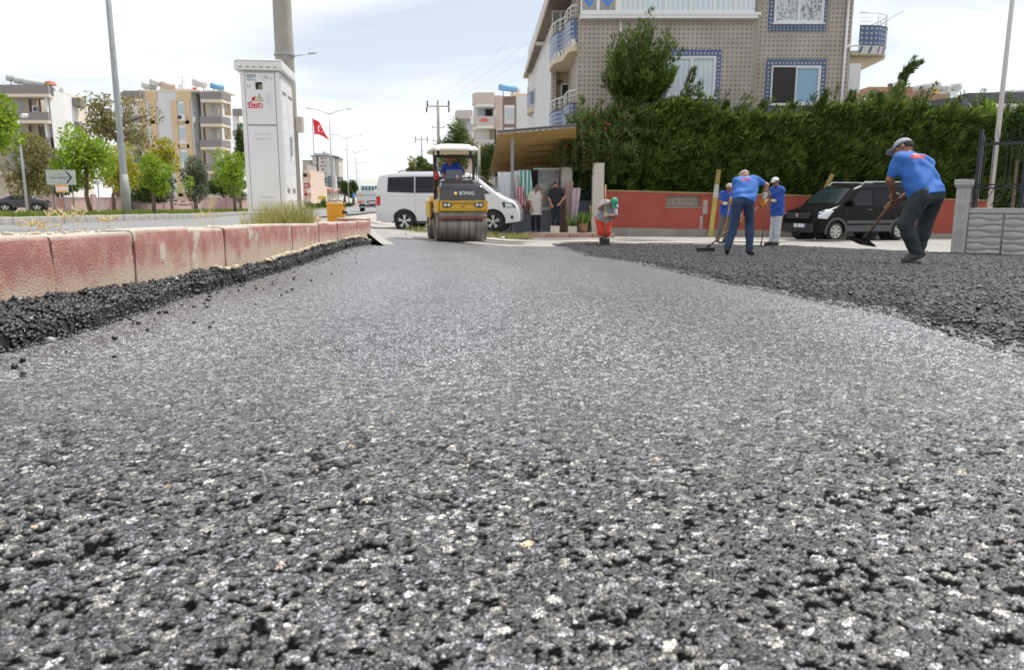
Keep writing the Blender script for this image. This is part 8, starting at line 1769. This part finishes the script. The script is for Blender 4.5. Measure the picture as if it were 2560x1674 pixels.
def person(label, Y, J, face, shirt, trousers, shoes, skin=None, hat=None, hair=None, gloves=None, hands=None, sleeve=.62, hem=.06, group=None, fat=1.0, beard=None, boot=0, mat_cuff=None, baggy=1.0, base=None, long_sleeve=None, tw=1.0, stripes=None, prnt=None, surf=None):
    skin = skin or skin_l; q = {k: np.array(P(v[0], v[1], Y+(v[2] if len(v) > 2 else 0))) for k, v in J.items()}
    if base is None: ft = (q['anL']+q['anR'])/2; base = Vector((ft[0], ft[1], hz(ft[0], ft[1])+.02))
    B = np.array(base); q = {k: v-B for k, v in q.items()}; t = thing('person', label, 'person', base, 0, group)
    sL, sR, hL, hR = q['shL'], q['shR'], q['hipL'], q['hipR']; nk = q['neck']; hd = q['head']; f = vn(face); up = vn(hd-nk); f = vn(f-up*(f@up)*.6); sd_ = np.cross(f, up); sd_ = vn(sd_); up2 = np.cross(sd_, f); Rm = np.stack([sd_, f, up2], -1)
    mid = (sL+sR)/2; pel = (hL+hR)/2; cc = lambda a, b, x: a+(b-a)*x; out_h = {}
    head = [('e', hd+up2*.012, (.077, .096, .100), Rm), ('e', hd-up2*.045+f*.022, (.058, .068, .068), Rm), ('c', nk, hd-up2*.05, .058, .052), ('c', hd+f*.088+up2*.005, hd+f*.108-up2*.022, .010, .015), ('e', hd+sd_*.078-up2*.01, (.014, .022, .032), Rm), ('e', hd-sd_*.078-up2*.01, (.014, .022, .032), Rm), ('c', hd+f*.080-up2*.055-sd_*.02, hd+f*.080-up2*.055+sd_*.02, .012, .012), ('c', hd+f*.080+up2*.03-sd_*.035, hd+f*.080+up2*.03+sd_*.035, .013, .013), ('e', hd+f*.065-up2*.085, (.028, .026, .022), Rm)]
    arms = []
    for s in 'LR':
        sh, el, wr = q['sh'+s], q['el'+s], q['wr'+s]; arms += [('c', sh, el, .052*fat, .041), ('c', el, cc(el, wr, .35), .041, .042), ('c', cc(el, wr, .35), wr, .042, .028)]
        out_h[s] = hands[s](wr) if hands and s in hands else relaxed(wr, wr-el, sd_ if s == 'L' else -sd_)
    legs = []
    for s in 'LR':
        hp, kn, an = q['hip'+s], q['kn'+s], q['an'+s]; legs += [('c', hp, kn, .078, .055), ('c', kn, cc(kn, an, .3), .052, .055), ('c', cc(kn, an, .3), an, .055, .04), ('c', an-np.array([0, 0, .01]), cc(an, q['toe'+s], .6), .033, .022)]
    pel2 = pel+vn(mid-pel)*.10; tor = [('c', cc(mid, sL, .55), cc(pel2, hL, .3), .085*fat, .075*fat), ('c', cc(mid, sR, .55), cc(pel2, hR, .3), .085*fat, .075*fat), ('c', sL, sR, .055, .055), ('c', cc(mid, nk, .3), nk, .06, .055), ('c', mid, pel2, .09*fat, .08*fat), ('c', hL, hR, .075, .075)]
    allh = out_h['L']+out_h['R']
    V, F = sdf_mesh(tor+arms+legs+head+allh, .0095, .012); npmesh('body', V, F, skin, t)
    # shirt
    ax = vn(mid-pel); lowp = pel-ax*hem; w = .022
    sp = [('c', cc(mid, sL, .60), cc(pel, hL, .72)-ax*hem*1.5, .098*fat, .116*fat*tw), ('c', cc(mid, sR, .60), cc(pel, hR, .72)-ax*hem*1.5, .098*fat, .116*fat*tw), ('c', cc(mid, pel, .1), pel-ax*hem, .108*fat, .124*fat), ('c', sL, sR, .070, .070), ('c', mid, cc(mid, nk, .75), .082, .068)]
    for s in 'LR':
        sl = (long_sleeve or {}).get(s, sleeve); sh, el, wr = q['sh'+s], q['el'+s], q['wr'+s]
        if sl <= 1: sp += [('c', sh, cc(sh, el, sl), .073*fat, .064)]
        else: sp += [('c', sh, el, .072*fat, .056), ('c', el, cc(el, wr, sl-1), .056, .044)]
    V, F = sdf_mesh(sp, .0125, .035, [(lowp, -ax)], .011, 17, hash(label) % 7); so_ = npmesh('shirt', V, F, shirt, t)
    if prnt:
        cx_ = V[F].mean(1)+B; nr_ = np.cross(V[F[:, 2]]-V[F[:, 0]], V[F[:, 3]]-V[F[:, 1]]); pp = np.array([to_px(p_) for p_ in cx_]); ok = (pp[:, 0] > prnt[0]) & (pp[:, 0] < prnt[2]) & (pp[:, 1] > prnt[1]) & (pp[:, 1] < prnt[3]) & (cx_[:, 1] < np.median(cx_[:, 1])+.2) & ((nr_*(np.array([0, 0, CZ])-cx_)).sum(1)*1 != 0)
        k_ = np.abs(np.sin(pp[:, 0]*1.9)) > .25; ok &= k_; nn = unit(nr_[ok]); sg = np.sign((nn*(np.array([0, 0, CZ])-cx_[ok])).sum(1)); ok2 = np.where(ok)[0]
        if len(ok2): Vp = (V[F[ok2]]+(nn*sg[:, None]*.004)[:, None]).reshape(-1, 3); npmesh('print', Vp, np.arange(len(Vp)).reshape(-1, 4), M('red_print', (.50, .06, .10), .8), so_)
    for s in 'LR':
        if mat_cuff and s in mat_cuff: el, wr = q['el'+s], q['wr'+s]; a_, b_, mt = mat_cuff[s]; V, F = sdf_mesh([('c', cc(el, wr, a_), cc(el, wr, b_), .047, .040)], .0125, .01); npmesh('cuff', V, F, mt, t)
    # trousers
    tp = [('c', cc(pel, hL, .7)+ax*.03, cc(pel, hR, .7)+ax*.02, .098*fat, .098*fat)]
    for s in 'LR':
        hp, kn, an = q['hip'+s], q['kn'+s], q['an'+s]; tp += [('c', hp, kn, .098*baggy, .074*baggy), ('c', kn, cc(kn, an, .35), .073*baggy, .070*baggy), ('c', cc(kn, an, .35), an+np.array([0, 0, .02+boot]), .070*baggy, .060*baggy)]
    V, F = sdf_mesh(tp, .0125, .03, [], .005, 24, 3.0); tr = npmesh('trousers', V, F, trousers, t)
    if stripes:
        for s in 'LR':
            kn, an = q['kn'+s], q['an'+s]
            for u in (.35, .6): a = cc(kn, an, u); V, F = sdf_mesh([('c', a, cc(kn, an, u+.10), .076*baggy, .075*baggy)], .0125, .01, [(a, kn-an) if False else (cc(kn, an, u+.10), an-kn), (a, kn-an)]); npmesh('reflective_band', V, F, stripes, tr)
    low_ = []
    for s in 'LR':
        an, to = q['an'+s], q['toe'+s]; dr = vn((to-an)*np.array([1, 1, .6])); heel = an-dr*.045-np.array([0, 0, .035]); pr = [('c', heel, to-dr*.02, .040, .038), ('c', an-np.array([0, 0, .0]), heel+dr*.05, .046, .042), ('c', an-np.array([0, 0, .02]), cc(an, to, .6), .045, .038)]
        if boot: pr.append(('c', an+np.array([0, 0, boot+.06]), an, .062, .055))
        V, F = sdf_mesh(pr, .0115, .02); npmesh('shoe', V, F, shoes, t); W3_ = V+B; low_.append((W3_[:, 2]-(H(W3_[:, 0], W3_[:, 1])+.030 if surf is None else (0 if surf == 'none' else surf))).min())
    LAST[0] = -min(low_)-.006 if surf != 'none' else 0.0
    t.location.z += LAST[0]; print('snap', label[:30], round(LAST[0], 3))
    if gloves:
        for s in gloves: V, F = sdf_mesh([(p[0], p[1], p[2], p[3]+.007, p[4]+.007) for p in out_h[s]], .0095, .010); npmesh('glove', V, F, gloves[s], t)
    # hats and hair
    top = hd+up2*.02
    if hair: V, F = sdf_mesh([('e', hd+up2*.022-f*.008, (.086, .104, .102), Rm)], .010, .01, [(hd+f*.055+up2*.01, f*.8-up2*.55), (hd-up2*.035, -up2+f*.0)]); npmesh('hair', V, F, hair, t)
    if beard: V, F = sdf_mesh([('e', hd-up2*.062+f*.028, (.066, .070, .056), Rm)], .010, .01, [(hd-up2*.045, up2), (hd+f*.0, -f)]); npmesh('beard', V, F, beard, t)
    for s_ in (-1, 1): V, F = sdf_mesh([('e', hd+f*.083+sd_*s_*.031+up2*.012, (.012, .008, .007), Rm)], .004, .002); npmesh('eye', V, F, M('eye_dark', (.03, .02, .018), .3), t)
    if hat:
        kind, hm = hat
        if kind == 'cap':
            V, F = sdf_mesh([('e', top+up2*.01, (.092, .110, .098), Rm)], .010, .01, [(top+up2*.005, -up2)]); c = npmesh('cap', V, F, hm, t)
            V, F = sdf_mesh([('e', top+f*.125+up2*.008, (.072, .070, .010), Rm)], .0075, .005); npmesh('visor', V, F, hm, c)
        else:
            V, F = sdf_mesh([('e', top+up2*.03, (.094, .110, .105), Rm), ('e', top+up2*.012, (.19, .20, .014), Rm)], .010, .015, [(top-up2*.01, -up2)]); npmesh('straw_hat', V, F, hm, t)
    return t, q, B
def G(px, py, Y): return np.array(P(px, py, Y))
def tool(name, label, pts, r, head, hmat, cat, hm=None):
    """handle along world points; head(mb) adds the blade in local coordinates (origin at the handle's lower end)"""
    o = Vector(pts[-1]); t = thing(name, label, cat, o); t.location.z += LAST[0]; MB().tube([Vector(p)-o for p in pts], r, 8).build('handle', hmat, t, True); mb = MB(); head(mb); mb.build('blade', hm or M('tool_iron', (.022, .021, .021), .55, var=.3, nscale=12), t, bev=.003); return t
wood = M('ash_handle', (.36, .23, .11), .6, var=.2, nscale=6); wood_d = M('tarred_handle', (.16, .10, .055), .6, var=.3, nscale=6)
gl_or = M('orange_glove', (.62, .22, .01), .8, var=.2, nscale=40); gl_wh = M('white_glove', (.62, .60, .56), .8, var=.1, nscale=30); jeans = M('blue_jeans', (.028, .055, .115), .85, var=.25, nscale=5); shoe_b = M('work_shoe', (.035, .033, .03), .7, var=.3, nscale=20)
GR = 'road crew in blue shirts'

# man shovelling on the right
Y1 = 8.6; hA, hB = G(2244, 481, Y1+.22), G(2158, 600, Y1+.55); d1 = hB-hA
gA, gB = hA+d1*.06, hA+d1*.25
def H1(c, ax): return lambda wr, c=c, ax=ax: None
def hnd(world, axis, B_): return None
def person_with_grips(label, Y, J, grips, r_h=.017, **kw):
    """grips: side -> (world point on the handle, handle axis)"""
    base = kw.pop('base', None)
    if base is None:
        q = {k: np.array(P(v[0], v[1], Y+(v[2] if len(v) > 2 else 0))) for k, v in J.items() if k in ('anL', 'anR')}; ft = (q['anL']+q['anR'])/2; base = Vector((ft[0], ft[1], hz(ft[0], ft[1])+.03))
    B = np.array(base); hands = {s: (lambda wr, g=g: grip(np.array(g[0])-B, g[1], wr, r_h)) for s, g in grips.items()}
    return person(label, Y, J, hands=hands, base=base, **kw)
def wrist_near(g, Y, frm, off=.075):
    """wrist pixel-space helper: a point off metres from the grip towards frm (world)"""
    v = vn(np.array(frm)-np.array(g)); return np.array(g)+v*off
def wr(g, el, Y, off=.08):
    p = wrist_near(g, Y, G(el[0], el[1], Y+el[2]), off); a = to_px(p); return (a[0], a[1], p[1]-Y)
elL, elR = (2224, 447, .15), (2292, 470, .22)
J = dict(head=(2260, 368, .30), neck=(2272, 386, .22), shL=(2250, 400, .12), shR=(2314, 408, .22), hipL=(2302, 488, -.06), hipR=(2336, 486, .10), elL=elL, wrL=wr(gA, elL, Y1), elR=elR, wrR=wr(gB, elR, Y1), knL=(2264, 556, -.02), knR=(2312, 558, .22), anL=(2289, 630, -.02), anR=(2296, 628, .22), toeL=(2258, 650, -.06), toeR=(2268, 645, .25))
person_with_grips('man in blue shirt and dark green trousers swinging a shovel nearest the camera', Y1, J, {'L': (gA, d1), 'R': (gB, d1)}, face=(-.75, .55, -.25), shirt=m_bshirt, trousers=M('dark_green_trousers', (.030, .040, .042), .85, var=.25, nscale=5), shoes=M('grey_shoe', (.06, .055, .045), .8, var=.3, nscale=15), skin=skin_d, hat=('cap', M('grey_cap', (.32, .33, .38), .8, var=.12, nscale=20)), hair=M('dark_hair', (.02, .016, .013), .8), group=GR, prnt=(2276, 384, 2312, 393), fat=1.22, sleeve=.66, baggy=1.12, tw=1.0, hem=.02)
def blade1(mb):
    a = Vector((-.10, .0, .0)); mb.add([(-.15, -.05, .05), (.00, -.10, .02), (.16, -.02, -.07), (.06, .22, -.05), (-.12, .22, .03)], [(0, 1, 2, 3, 4)]); mb.add([(-.15, -.05, .065), (.00, -.10, .035), (.16, -.02, -.055), (.06, .22, -.035), (-.12, .22, .045)], [(4, 3, 2, 1, 0)]); mb.tube([(0, 0, .03), Vector(-d1/np.linalg.norm(d1)*.16)], .022, 8)
tool('shovel', 'wooden-handled black shovel held by the man nearest the camera', [hA, hB], .017, blade1, wood_d, 'shovel')

# bent man with the long rake
Y2 = 13.2; hA, hB = G(1915, 503, Y2+.18), G(1768, 618, Y2+.30); d2 = hB-hA; gA, gB = hA+d2*.05, hA+d2*.45
elL, elR = (1846, 508, .42), (1917, 462, .16)
J = dict(head=(1860, 442, .42), neck=(1863, 452, .30), shL=(1842, 456, .18), shR=(1892, 453, .18), hipL=(1845, 506, -.05), hipR=(1871, 506, -.05), elL=elL, wrL=wr(gB, elL, Y2), elR=elR, wrR=wr(gA, elR, Y2), knL=(1836, 560, -.02), knR=(1874, 560, .02), anL=(1819, 620, -.1), anR=(1873, 624, -.05), toeL=(1817, 631, .06), toeR=(1884, 635, -.0))
person_with_grips('man in blue shirt and jeans bent over a long rake, back to the camera', Y2, J, {'L': (gB, d2), 'R': (gA, d2)}, face=(-.25, .8, -.55), shirt=m_bshirt, trousers=jeans, shoes=shoe_b, skin=skin_l, hat=('cap', M('beige_cap', (.50, .44, .36), .8, var=.1, nscale=20)), gloves={'L': gl_or, 'R': gl_or}, mat_cuff={'R': (.62, .92, gl_wh), 'L': (.6, .92, gl_wh)}, group=GR, prnt=(1852, 447, 1876, 451), fat=1.12, sleeve=.55, hem=.0, tw=1.05)
tool('rake', 'long asphalt rake with dark head pushed by the bent man', [hA+(hA-hB)*.03, hB], .017, lambda mb: (mb.box((-.03, 0, -.03), (.32, .10, .06)), mb.tube([(0, 0, 0), (.05, 0, .05)], .025, 6), [mb.box((-.16+i*.033, -.0, -.075), (.008, .02, .04)) for i in range(9)]), wood, 'rake')

# standing man in white trousers
Y3 = 19.0; hA, hB = G(1923, 476, Y3-.25), G(1902.5, 611, Y3-.25); d3 = hB-hA; gA, gB = hA+d3*.05, hA+d3*.16; elL, elR = (1926, 494, .05), (1949, 500, -.02)
J = dict(head=(1939, 452, 0), neck=(1943, 464, 0), shL=(1931, 471, .12), shR=(1955, 472, -.10), hipL=(1938, 526, .07), hipR=(1948, 527, -.07), elL=elL, wrL=wr(gA, elL, Y3), elR=elR, wrR=wr(gB, elR, Y3), knL=(1933, 566, .08), knR=(1944, 566, -.08), anL=(1928, 601, .06), anR=(1942, 602, -.08), toeL=(1912, 607, -.02), toeR=(1932, 608, -.16))
person_with_grips('man in blue polo and white trousers leaning on a rammer beside the red wall', Y3, J, {'L': (gA, d3), 'R': (gB, d3)}, face=(-.75, -.6, 0), shirt=m_navysh, trousers=M('white_trousers', (.56, .58, .60), .85, var=.06, nscale=5), shoes=shoe_b, skin=skin_d, hat=('cap', M('white_cap', (.60, .60, .62), .8, var=.06)), mat_cuff={'R': (.0, .85, M('cream_sleeve', (.52, .47, .38), .85, var=.1))}, group=GR, fat=1.05, tw=1.12, hem=.09, hair=MATS['dark_hair'])
tool('rammer', 'thin iron rammer with a flat foot under the man in white trousers', [hA-d3*.02, hB], .014, lambda mb: (mb.box((-.0, 0, -.005), (.22, .14, .03)), mb.tube([(0, 0, 0), (.005, 0, .1)], .022, 6)), wood_d, 'rammer')

# man half hidden behind the bent one
Y4 = 21.0; hA, hB = G(1827, 494, Y4-.25), G(1807, 603, Y4-.25); d4 = hB-hA; gA, gB = hA+d4*.02, hA+d4*.12; elL, elR = (1802, 505, -.1), (1835, 504, -.05)
J = dict(head=(1823, 467, 0), neck=(1822, 478, .0), shL=(1806, 483, .03), shR=(1835, 483, .05), hipL=(1809, 532, 0), hipR=(1824, 532, .0), elL=elL, wrL=wr(gB, elL, Y4), elR=elR, wrR=wr(gA, elR, Y4), knL=(1802, 564, -.02), knR=(1820, 566, .0), anL=(1794, 595, 0), anR=(1813, 596, .05), toeL=(1791, 600, -.14), toeR=(1812, 600, -.12))
person_with_grips('man in blue polo and grey trousers standing behind the bent raker', Y4, J, {'L': (gB, d4), 'R': (gA, d4)}, face=(.15, -1, -.05), shirt=m_navysh, trousers=M('taupe_trousers', (.14, .12, .11), .85, var=.15, nscale=5), shoes=shoe_b, skin=skin_d, hat=('cap', M('stone_cap', (.42, .40, .33), .8, var=.1)), gloves={'R': gl_or}, mat_cuff={'L': (.55, .95, gl_wh)}, group=GR, fat=1.08, hem=.08)
tool('rake', 'light wooden rake held by the man behind the bent raker', [hA-d4*.05, hB], .016, lambda mb: (mb.box((0, 0, -.005), (.26, .05, .05)), mb.tube([(0, 0, 0), (.005, 0, .08)], .022, 6)), wood, 'rake')

# man with green cap and orange-red trousers
Y5 = 18.7; hA, hB = G(1513.8, 457, Y5-.22), G(1512.5, 598, Y5-.22); d5 = hB-hA; gA, gB = hA+d5*.30, hA+d5*.535; elL, elR = (1499, 517, -.18), (1537, 536, -.12)
J = dict(head=(1534, 501, -.22), neck=(1526, 505, -.10), shL=(1510, 503, -.05), shR=(1538, 513, .02), hipL=(1498, 543, .10), hipR=(1519, 549, .08), elL=elL, wrL=wr(gA, elL, Y5), elR=elR, wrR=wr(gB, elR, Y5), knL=(1501, 573, -.02), knR=(1518, 575, -.04), anL=(1504, 595, .0), anR=(1518, 596, .02), toeL=(1506, 605, -.16), toeR=(1521, 604, -.14))
person_with_grips('stooping man with green cap, grey shirt and orange-red reflective trousers', Y5, J, {'L': (gA, d5), 'R': (gB, d5)}, face=(.1, -.8, -.65), shirt=M('grey_tshirt', (.33, .34, .37), .85, var=.1, nscale=6), trousers=M('hi_vis_trousers', (.62, .055, .025), .75, var=.1, nscale=5), shoes=M('rubber_boot', (.014, .013, .012), .4, var=.1), skin=skin_d, hat=('cap', M('green_cap', (.02, .30, .17), .75, var=.1)), gloves={'L': gl_wh, 'R': M('cream_glove', (.58, .42, .20), .8, var=.2, nscale=40)}, fat=1.1, sleeve=.8, baggy=1.12, boot=.10, hem=.02, stripes=M('reflective_tape', (.55, .55, .58), .4, var=.1))
tool('shovel', 'upright wooden-handled shovel held by the man with green cap', [hA, hB], .017, lambda mb: (mb.prism([(-.11, .05), (.11, .05), (.12, -.12), (.05, -.20), (-.05, -.20), (-.12, -.12)], -.012, .012), mb.tube([(0, 0, .16), (0, 0, 0)], .022, 8)), wood, 'shovel')

# bystanders in front of the shop
Y6 = 27.1; z6 = hz(1, 27)+.125
J = dict(head=(1343, 474, 0), neck=(1340, 484, .03), shL=(1327, 489, .05), shR=(1352, 489, -.02), hipL=(1334, 529, 0), hipR=(1346, 529, 0), elL=(1322.5, 507, -.02), wrL=(1329, 523, -.1), elR=(1359, 505, -.15), wrR=(1355, 485, -.14), knL=(1332, 555, -.02), knR=(1346, 555, -.02), anL=(1333, 577, 0), anR=(1346, 577, 0), toeL=(1332, 582, -.16), toeR=(1349, 582, -.15))
person('older man in loose white shirt and dark trousers, hand raised to his face', Y6, J, (.55, -.75, -.05), M('white_shirt', (.60, .56, .50), .8, var=.06, nscale=6), M('navy_trousers', (.010, .013, .024), .85, var=.2), shoe_b, skin_d, hair=M('grey_hair', (.16, .15, .14), .9), hem=.17, fat=1.2, base=Vector((P(1340, 500, Y6).x, Y6, z6)), sleeve=.72, surf=z6-.01)
Y7 = 26.8
J = dict(head=(1388, 466, 0), neck=(1389, 476, .02), shL=(1379, 481, .02), shR=(1401, 481, .02), hipL=(1383, 519, 0), hipR=(1395, 519, 0), elL=(1373, 498, .05), wrL=(1378, 512, -.08), elR=(1413.5, 494, .03), wrR=(1400, 510, -.1), knL=(1385, 548, -.03), knR=(1395, 548, -.0), anL=(1385, 576, 0), anR=(1396, 576, 0), toeL=(1383, 582, -.16), toeR=(1397, 582, -.15))
person('bearded man in black shirt with hands on hips beside the pillar', Y7, J, (-.15, -1, 0), M('black_polo', (.008, .009, .013), .8, var=.2), M('dark_jeans', (.012, .02, .038), .85, var=.2), shoe_b, skin_l, hair=MATS['dark_hair'], beard=MATS['dark_hair'], hem=.05, base=Vector((P(1389, 500, Y7).x, Y7, z6)), surf=z6-.01)
# roller driver
Y8 = 19.35
J = dict(head=(1125, 402, 0), neck=(1126, 413, .02), shL=(1112, 419, .02), shR=(1145, 417, .02), hipL=(1120, 467, .08), hipR=(1136, 467, .08), elL=(1105, 434, -.10), wrL=(1113, 441, -.38), elR=(1159, 434, -.08), wrR=(1142, 438, -.33), knL=(1115, 471, -.40), knR=(1140, 471, -.40), anL=(1116, 506, -.42), anR=(1139, 506, -.42), toeL=(1116, 513, -.58), toeR=(1140, 513, -.58))
person('roller driver in blue polo and straw hat sitting under the canopy', Y8, J, (-.1, -1, -.2), M('driver_polo', (.016, .05, .36), .8, var=.1), M('driver_trousers', (.02, .03, .09), .85), shoe_b, skin_d, hat=('straw', M('straw_hat', (.34, .20, .08), .8, var=.2, nscale=30)), fat=1.12, base=Vector((P(1127, 500, Y8).x, Y8, float(roller_t.location.z)+.8)), sleeve=.8, surf='none')
print('snap', LAST)
print('objects', len(bpy.data.objects))
